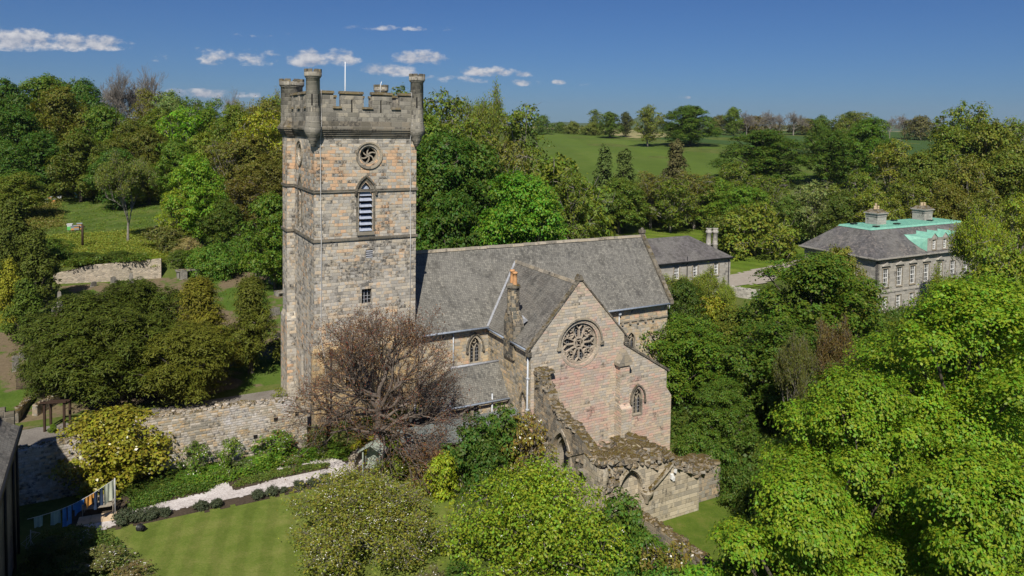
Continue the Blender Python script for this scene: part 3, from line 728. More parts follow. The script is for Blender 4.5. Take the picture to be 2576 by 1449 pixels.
def twig_proto(seed, Ht, trunk_h, depth=5, split=3, ang=.5, up=.12, tr=.3, nleaf=0, ls=.12, color=(.1, .05, .03), name='bare_tree', barkm=None, leaders=4, spread=.55, shrink=.74, lsd=.15, mat=None, R=None, side=0, rmin=0, thin=0):
    r = np.random.default_rng(seed); root = empty(name, PARK); wd = Wood(); tips = []
    p = np.array([0, 0, -.3]); d = np.array([0, 0, 1.]); k = 5
    for i in range(k):
        q = p + unit(d + r.normal(0, .04, 3))*((trunk_h + .3)/k); wd.seg(p, q, tr*(1.2 - .4*i/k), tr*(1.2 - .4*(i+1)/k)); p = q
    L0 = (Ht - trunk_h)*.36
    for i in range(leaders):
        a = i*2*math.pi/leaders + r.uniform(-.4, .4); s_ = spread*r.uniform(.5, 1.2) if i else .1
        grow(wd, tips, p - np.array([0, 0, r.uniform(0, .3)*trunk_h]), unit(np.array([math.cos(a)*s_, math.sin(a)*s_, 1.])), L0*r.uniform(.85, 1.15), tr*.55, depth, r, split, ang, up, shrink, thin)
    for i in range(side):        # boughs from lower down, spreading flat
        a = i*2.4 + r.uniform(-.3, .3); z = trunk_h*r.uniform(.45, 1.)
        grow(wd, tips, np.array([0, 0, z]), unit(np.array([math.cos(a), math.sin(a), .25])), L0*r.uniform(.8, 1.1), tr*.38, depth - 1, r, split, ang, up*.4, shrink, thin)
    wd.ra = [max(x, rmin) for x in wd.ra]; wd.rb = [max(x, rmin*.8) for x in wd.rb]
    A = np.array([q[0] for q in tips]); zz = A[:, 2].max(); rr = np.percentile(np.hypot(A[:, 0], A[:, 1]), 90)
    cut = len(wd.a)
    big = Wood(); sm = Wood()
    for i in range(cut):
        (big if wd.ra[i] > tr*.17 else sm).seg(wd.a[i], wd.b[i], wd.ra[i], wd.rb[i])
    big.build('trunk', barkm or m_barkT, root, 6)
    if nleaf:
        m = nleaf; P = np.repeat(A, m, 0) + r.normal(0, lsd, (len(A)*m, 3)); n = len(P)
        leaves_mesh('crown', P, r.normal(size=(n, 3)) + np.array([0, 0, .5]), ls*r.uniform(.6, 1.4, n), .5 + r.normal(0, .2, n), mat or m_leaf, None, root, color=color)
        sm.build('twigs', barkm or m_barkT, root, 3)
    else: sm.build('crown', barkm or m_barkT, root, 3)
    root['pr'] = float(rr); root['ph'] = float(zz); root['asp'] = .4; return root
def copy_tree(src):
    o = src.copy(); COL.objects.link(o)
    for ch in src.children:
        c = ch.copy(); COL.objects.link(c); c.parent = o
    return o
_used = set()
def plant(proto, dx, dytop, dw, D, color=None, label=None, cat='tree', group=None, zmin=None, name=None, rz=None, basez=None, dybase=None):
    """stand a copy so that its crown centre, top and width have the bearing, height and spread measured"""
    c = atD(dx, dytop, D); x, y = c.x, c.y
    zg = gz((x, y)) if basez is None else basez
    R_ = dw/2*1024/2576/FPX*D; h = max(.6, c.z - zg)
    if proto.as_pointer() in _used: o = copy_tree(proto)
    else: o = proto; _used.add(proto.as_pointer())
    o.location = (x, y, zg); s_ = R_/proto['pr']
    s_ = max(s_, proto.get('asp', .72)*h/proto['ph']); o.scale = (s_, s_, h/proto['ph']); o.rotation_euler = (0, 0, random.uniform(0, 6.28) if rz is None else rz)
    if color is not None:
        for ch in o.children:
            if ch.name.startswith('crown'): ch.color = (*leafcol(color), 1)
    if name: o.name = name
    tag(o, label, cat, group); return o

# ------------------------------------------------------------------ the abbey church (local frame: x along the nave, y away from the garden)
random.seed(5)
CH = empty('abbey_church', (C0.x, C0.y, 0), YAW)
tag(CH, 'old stone abbey church with a battlemented west tower, slate nave and rose-windowed transept', 'church')
X3, Y3, Z3 = Vector((1, 0, 0)), Vector((0, 1, 0)), Vector((0, 0, 1))
FR = ((0, 0, 0), (1, 0, 0), (0, 1, 0))          # front-facing walls: origin, along, inward
def front(b): return ((0, b, 0), (1, 0, 0), (0, 1, 0))
def left(a): return ((a, 0, 0), (0, 1, 0), (1, 0, 0))   # 2D coordinate = y
def glaze(mb, outline, org, ux, nin, d, mi=0):
    org = Vector(org); ux = Vector(ux); nin = Vector(nin)
    mb.add([org + ux*q[0] + Z3*q[1] + nin*d for q in outline], [tuple(range(len(outline)))], mi)

# tower shaft
t = MB(); TZ0, TZ1 = -1.0, 22.9
oc = circ(4.15, 21.1, .72); lv = arch(3.9, 1.06, 15.3, 17.9, 19.05)
vt = [(3.93, 13.2), (4.47, 13.2), (4.47, 13.85), (3.93, 13.85)]; wn_ = [(3.62, 9.65), (4.4, 9.65), (4.4, 10.8), (3.62, 10.8)]
panel(t, *front(0), [(0, TZ0), (8, TZ0), (8, TZ1), (0, TZ1)], [oc, lv, vt, wn_], .5)
ocl = circ(4.85, 21.15, .72); lvl = arch(4.65, .95, 15.3, 18.1, 19.1)
sl = [[(3.86, 10.45 + .34*i), (3.98, 10.45 + .34*i), (3.98, 10.68 + .34*i), (3.86, 10.68 + .34*i)] for i in range(3)]
adr = arch(3.95, .8, 3.4, 5.2, 6.0)
panel(t, *left(0), [(0, TZ0), (8, TZ0), (8, TZ1), (0, TZ1)], [ocl, lvl, adr] + sl, .5)
t.quad((8, 0, TZ0), (8, 8, TZ0), (8, 8, TZ1), (8, 0, TZ1)); t.quad((8, 8, TZ0), (0, 8, TZ0), (0, 8, TZ1), (8, 8, TZ1))
# stair projection on the far left corner and its ragged lower buttress
t.box(-.62, -.002, 6.7, 8.5, 7.6, 22.9); t.box(-.75, -.003, 6.2, 8.7, -.5, 7.4)
t.hexa([(-.75, 6.2, 7.4), (-.003, 6.2, 7.4), (-.003, 8.7, 7.4), (-.75, 8.7, 7.4)], [(-.62, 6.7, 7.9), (-.003, 6.7, 7.9), (-.003, 8.5, 7.9), (-.62, 8.5, 7.9)])
tower = t.build('tower', m_tower, CH)
# lower stage of the front, with a buttress and a pointed window and door
t = MB()
lw = arch(2.65, .75, 3.4, 4.7, 5.35); dr = arch(5.6, 1.05, -.6, 1.1, 1.75)
panel(t, *front(-.42), [(-.25, -1.5), (8.1, -1.5), (8.1, 6.45), (-.25, 6.45)], [lw, dr], .55)
t.quad((-.25, 0, -1.5), (-.25, -.42, -1.5), (-.25, -.42, 6.45), (-.25, 0, 6.45))
t.hexa([(-.25, -.42, 6.45), (8.1, -.42, 6.45), (8.1, .0, 6.45), (-.25, 0, 6.45)], [(-.1, -.1, 6.85), (8.0, -.1, 6.85), (8.0, .02, 6.85), (-.1, .02, 6.85)])
t.box(-.3, .62, -1.25, -.423, -1.5, 2.6); t.hexa([(-.3, -1.25, 2.6), (.62, -1.25, 2.6), (.62, -.423, 2.6), (-.3, -.423, 2.6)], [(-.3, -.6, 3.7), (.62, -.6, 3.7), (.62, -.424, 3.7), (-.3, -.424, 3.7)])
low = t.build('lower_wall', masonry('warm_rubble_stone', [(.36,.30,.22), (.42,.31,.18), (.31,.27,.21), (.45,.34,.20), (.38,.26,.16)], .55, .3, soot=.25, low=.6, mcol=(.34,.28,.2), mortar=.03), CH)
g = MB(); glaze(g, lw, *front(-.42), .4); g.build('glass', m_glass, low)
g = MB(); glaze(g, dr, *front(-.42), .35); dd = g.build('door', m_red, low); dd['label'] = 'faded red pointed door behind the copper tree'
g = MB(); g.tube([(1.12, -.5, -1), (1.12, -.5, 6.5)], .06); g.box(1.0, 1.24, -.6, -.43, 6.3, 6.6); g.pieces('downpipe', m_blackp, CH)
# string courses
g = MB()
for z in (14.75, 18.45):
    g.box(-.11, 8.11, -.11, -.003, z - .12, z + .08)
    g.box(-.11, -.003, -.003, 6.7, z - .12, z + .08)
    g.box(-.73, -.623, 6.6, 8.6, z - .12, z + .08); g.box(-.623, -.003, 6.59, 6.697, z - .12, z + .08)
g.build('string_course', m_dark, tower)
g = MB()     # hood over the louvred opening, sloping sill
hood = [(3.02, 18.35), (3.16, 18.45)] + [(3.9 + (x - 3.9), z) for x, z in arch(3.9, 1.62, 17.9, 18.05, 19.52, 9)[2:][::-1]] + [(4.66, 18.45), (4.8, 18.35)]
band(g, hood, .14, -.16, 0, *front(-.002))
band(g, arch(3.9, 1.34, 15.3, 17.9, 19.25)[1:] + [(3.23, 15.3)], .16, -.03, .2, *front(0))
band(g, arch(4.65, 1.3, 15.3, 18.1, 19.4)[1:] + [(4.0, 15.3)], .2, -.07, .2, *left(0))
g.hexa([(3.2, -.14, 15.0), (4.6, -.14, 15.0), (4.6, -.003, 15.0), (3.2, -.003, 15.0)], [(3.25, -.05, 15.25), (4.55, -.05, 15.25), (4.55, -.004, 15.3), (3.25, -.004, 15.3)])
g.pieces('window_hood', m_dark, tower)
for fr, cx, cz, cc in ((front(0), 4.15, 21.1, oc), (left(0), 4.85, 21.15, ocl)):
    g = MB()
    for r_, wd_, d0, d1 in ((.99, .12, -.10, .0), (.88, .10, -.03, .02), (.78, .10, .02, .2), (.66, .12, .12, .5)): band(g, circ(cx, cz, r_), wd_, d0, d1, *fr, close=True)
    for k in range(6):           # swirling tracery of the round opening
        a0 = k*math.pi/3 + .3; band(g, [(cx + .60*math.cos(a0 + .9*s)*(1 - s), cz + .60*math.sin(a0 + .9*s)*(1 - s)) for s in (0, .25, .5, .75, .98)], .09, .22, .36, *fr)
    rw = g.build('round_window', m_trim, tower)
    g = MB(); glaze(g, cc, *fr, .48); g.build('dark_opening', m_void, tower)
# louvres
g = MB()
for i in range(7):
    z = 15.42 + i*.46; wl = .50
    if i < 6: g.hexa([(3.9 - wl, -.10, z - .1), (3.9 + wl, -.10, z - .1), (3.9 + wl, -.07, z - .13), (3.9 - wl, -.07, z - .13)], [(3.9 - wl*.86, .26, z + .16), (3.9 + wl*.86, .26, z + .16), (3.9 + wl*.86, .29, z + .13), (3.9 - wl*.86, .29, z + .13)])
g.add([(3.42, .02, 18.0), (4.38, .02, 18.0), (4.2, .22, 18.6), (3.9, .25, 18.95), (3.6, .22, 18.6)], [(0, 1, 2, 3, 4)])
g.build('louvre', m_louv, tower)
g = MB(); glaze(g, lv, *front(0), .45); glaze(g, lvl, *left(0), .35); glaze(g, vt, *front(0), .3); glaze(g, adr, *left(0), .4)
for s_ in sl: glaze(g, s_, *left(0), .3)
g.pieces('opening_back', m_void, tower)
g = MB()
for i in range(4): g.hexa([(3.93, -.03, 13.22 + i*.16), (4.47, -.03, 13.22 + i*.16), (4.47, 0, 13.2 + i*.16), (3.93, 0, 13.2 + i*.16)], [(3.93, .12, 13.32 + i*.16), (4.47, .12, 13.32 + i*.16), (4.47, .14, 13.3 + i*.16), (3.93, .14, 13.3 + i*.16)])
g.build('small_vent', m_lead, tower)
g = MB(); glaze(g, wn_, *front(0), .3); sw = g.build('small_window', m_glass, tower)
g = MB()
for x in (3.88, 4.14): g.box(x - .02, x + .02, .24, .28, 9.66, 10.79)
for z in (9.95, 10.22, 10.5): g.box(3.63, 4.39, .245, .275, z - .015, z + .015)
g.build('window_bars', m_lead, tower)
# corbel table, parapet with crenels
g = MB(); OV = .30
for i, (z0, z1, o) in enumerate(((22.45, 22.58, .07), (22.58, 22.72, .15), (22.72, 22.86, .22), (22.86, 23.0, .30), (23.0, 23.12, .37))):
    g.box(-o, 8 + o, -o, 8 + o, z0, z1); g.box(-.62 - o, .5, 6.6 - o, 8.5 + o, z0 + .002, z1 - .002)
g.hexa([(-.37, -.37, 23.12), (8.37, -.37, 23.12), (8.37, 8.37, 23.12), (-.37, 8.37, 23.12)], [(-.26, -.26, 23.68), (8.26, -.26, 23.68), (8.26, 8.26, 23.68), (-.26, 8.26, 23.68)])
g.hexa([(-.99, 6.2, 23.12), (.5, 6.2, 23.12), (.5, 8.87, 23.12), (-.99, 8.87, 23.12)], [(-.5, 6.8, 23.9), (.5, 6.8, 23.9), (.5, 8.5, 23.9), (-.5, 8.5, 23.9)])
g.build('corbel_table', m_dark, tower)
g = MB(); PT, PS, PB = 25.72, 24.62, 23.6
prof = [(-.2, PB), (8.2, PB), (8.2, PT), (6.5, PT), (6.5, PS), (5.88, PS), (5.88, PT), (4.31, PT), (4.31, PS), (3.57, PS), (3.57, PT), (1.89, PT), (1.89, PS), (1.34, PS), (1.34, PT), (-.2, PT)]
def slit(x): return [(x - .06, 24.35), (x + .06, 24.35), (x + .06, 25.25), (x, 25.38), (x - .06, 25.25)]
g2 = MB()
for (org, ux, nin) in (((0, -.24, 0), (1, 0, 0), (0, 1, 0)), ((8.24, 0, 0), (0, 1, 0), (-1, 0, 0)), ((8, 8.24, 0), (-1, 0, 0), (0, -1, 0)), ((-.24, 8, 0), (0, -1, 0), (1, 0, 0))):
    org_, ux_, nin_ = Vector(org), Vector(ux), Vector(nin)
    sls = [slit(2.74), slit(5.0)]
    panel(g, org, ux, nin, prof, sls, .2)
    panel(g, org_ + nin_*.42 + ux_*8, -ux_, -nin_, [(8 - x, z) for x, z in prof][::-1], [[(8 - x, z) for x, z in s_][::-1] for s_ in sls], .2)
    n = len(prof); P0 = [org_ + ux_*x + Z3*z for x, z in prof]
    g.add(P0 + [p + nin_*.42 for p in P0], [(i, (i+1) % n, n + (i+1) % n, n + i) for i in range(n)])
    for x0, x1 in ((-.15, 1.40), (1.82, 3.64), (4.24, 5.95), (6.43, 8.15)):      # cap stones of the merlons
        a, b = org_ + ux_*x0 - nin_*.1, org_ + ux_*x1 - nin_*.1; d = nin_*.62
        g2.hexa([a + Z3*PT, b + Z3*PT, b + d + Z3*PT, a + d + Z3*PT], [a + nin_*.14 + Z3*(PT + .2), b + nin_*.14 + Z3*(PT + .2), b + d - nin_*.14 + Z3*(PT + .2), a + d - nin_*.14 + Z3*(PT + .2)])
    for x0, x1 in ((1.28, 1.95), (3.51, 4.37), (5.82, 6.56)):
        a, b = org_ + ux_*x0 - nin_*.12, org_ + ux_*x1 - nin_*.12; d = nin_*.6
        g2.hexa([a + Z3*(PS + .003), b + Z3*(PS + .003), b + d + Z3*(PS + .003), a + d + Z3*(PS + .003)], [a + nin_*.1 + Z3*(PS + .16), b + nin_*.1 + Z3*(PS + .16), b + d + Z3*(PS + .16), a + d + Z3*(PS + .16)])
par = g.build('parapet', m_paraB, tower); g2.pieces('cap_stone', m_paraN, tower)
g = MB(); g.box(.1, 7.9, .1, 7.9, 23.3, 23.5); g.build('tower_roof', m_lead, tower)
for (x, y, r_, zt, zb, cor) in ((-.14, -.14, .50, 27.45, 23.3, 1), (7.95, -.14, .50, 27.45, 23.3, 1), (7.75, 8.1, .52, 26.95, 23.3, 0), (-.02, 7.75, .88, 27.1, 23.3, 0)):
    g = MB(); zc = zt - .62
    pr_ = [(r_, zb)] if not cor else [(.05, 21.75), (.16, 21.8), (.16, 21.95), (.28, 22.05), (.28, 22.2), (.40, 22.32), (.40, 22.5), (.52, 22.62), (.62, 22.9), (.66, 23.15), (r_ + .03, 23.6)]
    g.lathe(pr_ + [(r_, zc - .05), (r_ + .08, zc), (r_ + .05, zc + .04), (r_ + .13, zc + .10)], (x, y, 0), 18)
    nseg = 8
    g.lathe([(r_ + .13, zc + .10), (r_ + .13, zt - .22), (r_ - .1, zt - .22), (r_ - .1, zc + .15), (0.01, zc + .15)], (x, y, 0), 18)
    tr_ = g.build('turret', m_paraB, tower)
    g = MB()
    for k in range(nseg):
        a0 = 2*math.pi*k/nseg; a1 = a0 + 2*math.pi/nseg*.62
        def q(a, rr, z): return (x + rr*math.cos(a), y + rr*math.sin(a), z)
        am = (a0 + a1)/2; A = [a0, am, a1]
        vs = [q(a, rr, z) for z in (zt - .219, zt) for rr in (r_ + .133, r_ - .10) for a in A]
        g.add(vs, [(0,1,7,6),(1,2,8,7),(3,9,10,4),(4,10,11,5),(6,7,10,9),(7,8,11,10),(0,6,9,3),(2,5,11,8)])
    g.build('turret_merlon', m_paraN, tower)
    g = MB()
    for k in (4.35, 5.35) if cor else ():
        cxx, cyy = x + (r_ - .02)*math.cos(k), y + (r_ - .02)*math.sin(k)
        M_ = Matrix.Translation((cxx, cyy, 25.2)) @ Matrix.Rotation(k, 4, 'Z'); g.box(-.03, .035, -.05, .05, -.42, .42, 0, M_)
    if cor: g.build('turret_slit', m_void, tower)
g = MB(); g.tube([(2.9, 2.2, 23.4), (2.9, 2.2, 28.3)], [.05, .03]); g.box(2.7, 3.1, 2.0, 2.4, 23.5, 23.8); g.build('flagpole', m_white, tower)
g = MB()
for x in (.42, 7.45): g.tube([(x, .1, 26.0), (x, -.34, 25.95), (x + .03, -.30, 23.75), (x, -.43, 23.5), (x, -.42, 23.0), (x + .0, -.06, 22.3), (x + .02, -.14, 18.5), (x + .03, -.05, 18.2), (x + .06, -.14, 14.8), (x + .06, -.04, 7.5 if x < 1 else 6.9), (x + .2, -.48, 6.2), (x + .45, -.5, 3.5)][:12 if x < 1 else 10], .022, 5)
g.tube([(7.6, 7.5, 27.2), (7.5, 7.45, 26.9), (7.45, 7.4, 25.9)], .03, 5)
g.pieces('lightning_cable', m_cord, tower)

# ---- nave
AE, BE, BN, ZE, ZR, BR = 33.7, -.43, 8.43, 6.9, 12.6, 4.0
nw = MB()
nwin = arch(13.2, 1.0, 3.75, 5.1, 6.0, 8); ew = arch(29.4, 1.0, 1.4, 3.6, 4.4)
panel(nw, *front(BE + .2), [(8, -3), (AE, -4.2), (AE, ZE), (8, ZE)], [nwin, ew], .3)
nw.quad((AE, BE + .2, -4.2), (AE, BN - .2, -4.2), (AE, BN - .2, ZE), (AE, BR, ZR), (AE, BE + .2, ZE))
nw.quad((AE, BN - .2, -3), (8, BN - .2, -3), (8, BN - .2, ZE), (AE, BN - .2, ZE))
nave = nw.build('nave_wall', m_nave, CH)
def slope_(mb, a0, a1, b0, z0, b1, z1, th=.12, mi=0):
    mb.hexa([(a0, b0, z0 - th), (a1, b0, z0 - th), (a1, b1, z1 - th), (a0, b1, z1 - th)], [(a0, b0, z0), (a1, b0, z0), (a1, b1, z1), (a0, b1, z1)], mi)
def slope_sub(name, a0, a1, b0, z0, b1, z1, mat, parent, na=40, nb=12, amp=.03, th=.12):
    """roof slope with slight unevenness"""
    mb = MB(); vs = []; r = random.Random(int(a0*10 + a1))
    for j in range(nb + 1):
        for i in range(na + 1):
            s_, t_ = i/na, j/nb; e = amp*math.sin(s_*9 + t_*3)*math.sin(s_*17 + 1) * math.sin(math.pi*t_)
            vs.append((a0 + (a1 - a0)*s_, b0 + (b1 - b0)*t_, z0 + (z1 - z0)*t_ + e))
    fs = [(j*(na+1) + i, j*(na+1) + i + 1, (j+1)*(na+1) + i + 1, (j+1)*(na+1) + i) for j in range(nb) for i in range(na)]
    mb.add(vs, fs, 0, True); return mb
g = slope_sub('r', 7.9, AE, BE - .15, ZE - .12, BR, ZR, None, None)
slope_(g, 7.9, AE, BN + .15, ZE - .12, BR, ZR - .01)
g.add([(7.9, BE - .15, ZE - .22), (AE, BE - .15, ZE - .22), (AE, BE - .15, ZE - .12), (7.9, BE - .15, ZE - .12)], [(0, 1, 2, 3)])
nroof = g.build('nave_roof', m_slate, CH)
g = MB()
x = 7.95
while x < AE - .2:
    x2 = min(x + random.uniform(.7, 1.1), AE - .1); d = random.uniform(-.015, .02)
    g.hexa([(x, BR - .17, ZR - .10 + d), (x2 - .02, BR - .17, ZR - .10 + d), (x2 - .02, BR + .17, ZR - .10 + d), (x, BR + .17, ZR - .10 + d)], [(x, BR - .06, ZR + .14 + d), (x2 - .02, BR - .06, ZR + .14 + d), (x2 - .02, BR + .06, ZR + .14 + d), (x, BR + .06, ZR + .14 + d)]); x = x2
g.build('ridge_cap', m_trim, nroof)
def coping(mb, p, q, wdir, w_=.34, h=.22, nblk=8, gap=.015):
    p, q, wdir = Vector(p), Vector(q), Vector(wdir)
    for i in range(nblk):
        a, b = p.lerp(q, i/nblk + gap/4), p.lerp(q, (i+1)/nblk - gap/4); j = Vector((0, 0, random.uniform(0, .02)))
        mb.hexa([a + j, b + j, b + wdir*w_ + j, a + wdir*w_ + j], [a + Z3*h + j, b + Z3*h + j, b + wdir*w_ + Z3*h + j, a + wdir*w_ + Z3*h + j])
g = MB(); coping(g, (AE - .1, BE - .35, ZE - .25), (AE - .1, BR, ZR + .1), (1, 0, 0), .42, .30); coping(g, (AE - .1, BN + .35, ZE - .25), (AE - .1, BR, ZR + .1), (1, 0, 0), .42, .30)
g.box(AE - .15, AE + .35, BR - .25, BR + .25, ZR + .3, ZR + .62); g.lathe([(.16, ZR + .62), (.2, ZR + .7), (.06, ZR + .85)], (AE + .1, BR, 0), 8)
g.build('gable_coping', m_dark, nroof)
g = MB()
for a0, a1 in ((8.05, 14.25), (23.5, AE)):
    g.tube([(a0, BE - .25, ZE - .17), (a1, BE - .25, ZE - .17)], .09, 7)
g.pieces('gutter', m_gut, nroof)
g = MB(); g.tube([(11.2, BE + .1, ZE - .3), (11.2, BE + .1, 3.4)], .055)
g.tube([(27.9, BE + .1, ZE - .3), (27.9, BE + .1, 2)], .055); g.box(27.78, 28.02, BE - .08, BE + .17, 6.2, 6.45)
g.tube([(AE - .1, BE - .2, ZE - .2), (AE - .1, BE - .2, ZE - .7)], .05)
g.pieces('downpipe', m_pipe, nave)
g = MB(); g.box(23.3, AE, BE + .09, BE + .197, 5.38, 5.55)
for i in range(9): g.box(24.6 + i*.9, 24.8 + i*.9, BE + .04, BE + .196, 5.16, 5.378)
g.build('corbel_string', m_trim, nave)
def two_light(parent, fr, w_, cx, z0, zs, zt, d=.3, hood=True, label=None):
    o = arch(cx, w_, z0, zs, zt, 8)
    g = MB(); glaze(g, o, *fr, d); gl = g.build('window', m_glass, parent)
    g = MB(); h = w_/2
    band(g, o[1:] + [o[0]], .12, -.02, d*.9, *fr); band(g, [(cx - h, z0), (cx + h, z0)], .1, -.05, d*.8, *fr)
    band(g, [(cx, z0), (cx, zs)], .10, d*.45, d*.95, *fr)
    for s_ in (-1, 1):
        band(g, [(cx, zs - .25), (cx + s_*h*.3, zs + .1), (cx + s_*h*.5, zs + .22), (cx + s_*h*.75, zs + .08), (cx + s_*h*.95, zs - .25)], .07, d*.5, d*.9, *fr)
    band(g, [(cx + .30*h*math.cos(a), zs + (zt - zs)*.52 + .30*h*math.sin(a)) for a in [k*math.pi/4 for k in range(8)]], .06, d*.5, d*.9, *fr, close=True)
    g.build('window_tracery', m_trim, parent)
    if hood:
        g = MB(); hh = arch(cx, w_ + .5, z0, zs - .05, zt + .3, 8)[2:]; band(g, [(hh[0][0], zs - .25)] + hh + [(hh[-1][0], zs - .25)], .11, -.15, 0, *fr)
        for s_ in (-1, 1): g.box(*(lambda c: (c - .09, c + .09))(cx + s_*(h + .25)), fr[0][1] - .17, fr[0][1] - .003, zs - .42, zs - .24)
        g.pieces('window_hood', m_dark, parent)
    # leading
    g = MB()
    for i in range(1, 5): 
        z = z0 + (zs - z0)*i/4.6; band(g, [(cx - h*.95, z), (cx + h*.95, z)], .02, d - .03, d - .008, *fr)
    for s_ in (-1, 1): band(g, [(cx + s_*h*.5, z0), (cx + s_*h*.5, zs + .1)], .018, d - .034, d - .012, *fr)
    g.build('window_leading', m_lead, parent)
two_light(nave, front(BE + .2), 1.0, 13.2, 3.75, 5.1, 6.0)
two_light(nave, front(BE + .2), 1.0, 29.4, 1.4, 3.6, 4.4, hood=False)

# ---- transept
A0, A1, BF, ZT, ZA = 14.41, 23.08, -7.47, 6.82, 11.75; AC = (A0 + A1)/2
tw = MB(); RC = (18.82, 6.6)
chw = arch(24.58, .92, -.05, 1.35, 2.2, 8)
gz0 = -4.6
panel(tw, *front(BF), [(A0, gz0), (A1, gz0), (A1, ZT), (AC, ZA - .1), (A0, ZT)], [circ(*RC, 1.62, 40)], .45)
la = arch(-6.55, .75, .8, 2.3, 3.0)
panel(tw, (A0, 0, 0), (0, -1, 0), (1, 0, 0), [(.23, -3), (-BF, -4), (-BF, ZT), (.23, ZT)], [[(-y, z) for y, z in la][::-1]], .25)
tw.quad((A1, BF, gz0), (A1, BE, gz0), (A1, BE, ZT), (A1, BF, ZT))
# cheek below the broken springing, and the stubs where the ruined vault once met the gable
trans = tw.build('transept_wall', m_gable, CH)
me = trans.data; me.materials.append(m_sidew)
for p in me.polygons:
    if abs(p.normal.x) > .9: p.material_index = 1
def slope_x(mb, a0, z0, a1, z1, b0, b1, b1top, th=.12, na=10, nb=24):
    """transept slope; its far end is cut by the nave roof"""
    vs = []
    for j in range(nb + 1):
        for i in range(na + 1):
            s_, t_ = i/na, j/nb; b = b0 + ((b1 + (b1top - b1)*s_) - b0)*t_
            vs.append((a0 + (a1 - a0)*s_, b, z0 + (z1 - z0)*s_ + .02*math.sin(b*2 + s_*4)*math.sin(math.pi*s_)))
    fs = [(j*(na+1) + i, (j+1)*(na+1) + i, (j+1)*(na+1) + i + 1, j*(na+1) + i + 1) for j in range(nb) for i in range(na)]
    if a1 > a0: fs = [f[::-1] for f in fs]
    mb.add(vs, fs, 0, True)
g = MB(); zr = ZA - .45
bt = BE + (zr - ZE)/((ZR - ZE)/(BR - BE))
slope_x(g, A0 - .18, ZT - .12, AC, zr, BF + .25, BE - .1, bt + .05); slope_x(g, A1 + .18, ZT - .12, AC, zr, BF + .25, BE - .1, bt + .05)
troof = g.build('transept_roof', m_slate2, CH)
g = MB(); y = BF + .4
while y < bt - .1:
    y2 = min(y + random.uniform(.6, .9), bt)
    g.hexa([(AC - .15, y, zr - .10), (AC + .15, y, zr - .10), (AC + .15, y2 - .02, zr - .10), (AC - .15, y2 - .02, zr - .10)], [(AC - .05, y, zr + .14), (AC + .05, y, zr + .14), (AC + .05, y2 - .02, zr + .14), (AC - .05, y2 - .02, zr + .14)]); y = y2
g.build('ridge_cap', m_trim, troof)
g = MB(); coping(g, (A0 - .32, BF - .08, ZT - .32), (AC, BF - .08, ZA - .08), (0, 1, 0), .40, .17, 9); coping(g, (A1 + .32, BF - .08, ZT - .32), (AC, BF - .08, ZA - .08), (0, 1, 0), .40, .17, 9)
g.hexa([(AC - .28, BF - .12, ZA - .15), (AC + .28, BF - .12, ZA - .15), (AC + .28, BF + .5, ZA - .15), (AC - .28, BF + .5, ZA - .15)], [(AC - .03, BF - .12, ZA + .28), (AC + .03, BF - .12, ZA + .28), (AC + .03, BF + .5, ZA + .28), (AC - .03, BF + .5, ZA + .28)])
g.build('gable_coping', m_dark, troof)
g = MB(); g.box(A0 - .3, A0 + .0, BF - .1, BF + .35, ZT - .62, ZT - .3); g.box(A1 + .01, A1 + .3, BF - .1, BF + .35, ZT - .62, ZT - .3); g.pieces('kneeler', m_dark, troof)
g = MB(); g.tube([(A0 - .27, BF + .4, ZT - .2), (A0 - .27, -4.65, ZT - .2)], .085, 7); g.tube([(A0 - .27, -3.5, ZT - .2), (A0 - .27, BE - .25, ZT - .2)], .085, 7)
g.tube([(A1 + .27, BF + .4, ZT - .2), (A1 + .27, BE - .25, ZT - .2)], .085, 7); g.pieces('gutter', m_gut, troof)
g = MB()                                                     # lead valley
for i in range(14):
    s0, s1 = i/14, (i+1)/14
    P_ = lambda s_, d: (A0 - .18 + (AC - A0 + .18)*s_ + d, BE - .15 + (bt - BE + .15)*s_, ZE - .10 + (zr - ZE + .12)*s_ + .035)
    g.add([P_(s0, -.16), P_(s1, -.16), P_(s1, .06), P_(s0, .06)], [(0, 1, 2, 3)])
g.build('valley_flashing', m_lead, troof)
g = MB(); g.tube([(A0 - .12, -7.2, ZT - .35), (A0 - .12, -7.2, -3)], .075); g.box(A0 - .26, A0 - .003, -7.34, -7.06, ZT - .62, ZT - .3)
for z in (4.4, 2.0, -.4): g.box(A0 - .22, A0 - .004, -7.3, -7.1, z, z + .09)
g.pieces('downpipe', m_pipe, trans)
g = MB(); glaze(g, [(-y, z) for y, z in la], (A0, 0, 0), (0, -1, 0), (1, 0, 0), .22); g.build('blocked_arch', m_sidew, trans)
g = MB(); band(g, [(-y, z) for y, z in arch(-6.55, 1.0, .8, 2.3, 3.25)[2:]], .12, -.14, 0, (A0 - .003, 0, 0), (0, -1, 0), (1, 0, 0)); g.pieces('window_hood', m_dark, trans)
# rose window
rose = MB(); glaze(rose, circ(*RC, 1.64, 40), *front(BF), .40); rose = rose.build('rose_window', m_glass, CH)
g = MB(); F_ = front(BF); cx, cz = RC
band(g, circ(cx, cz, 1.80, 40), .16, -.03, .04, *F_, close=True); band(g, circ(cx, cz, 1.66, 40), .12, .05, .3, *F_, close=True); band(g, circ(cx, cz, 1.52, 40), .10, .18, .4, *F_, close=True)
g.build('moulding', m_rose, rose)
g = MB()
hd = [(cx + 2.0*math.cos(a), cz + 2.0*math.sin(a)) for a in [math.pi*k/20 for k in range(21)]]
band(g, hd, .14, -.17, 0, *front(BF - .003)); g.box(cx - 2.15, cx - 1.85, BF - .2, BF - .004, cz - .26, cz + .0); g.box(cx + 1.85, cx + 2.15, BF - .2, BF - .004, cz - .26, cz + .0)
g.build('hood_mould', m_trim, rose)
g = MB(); T0, T1 = .16, .34
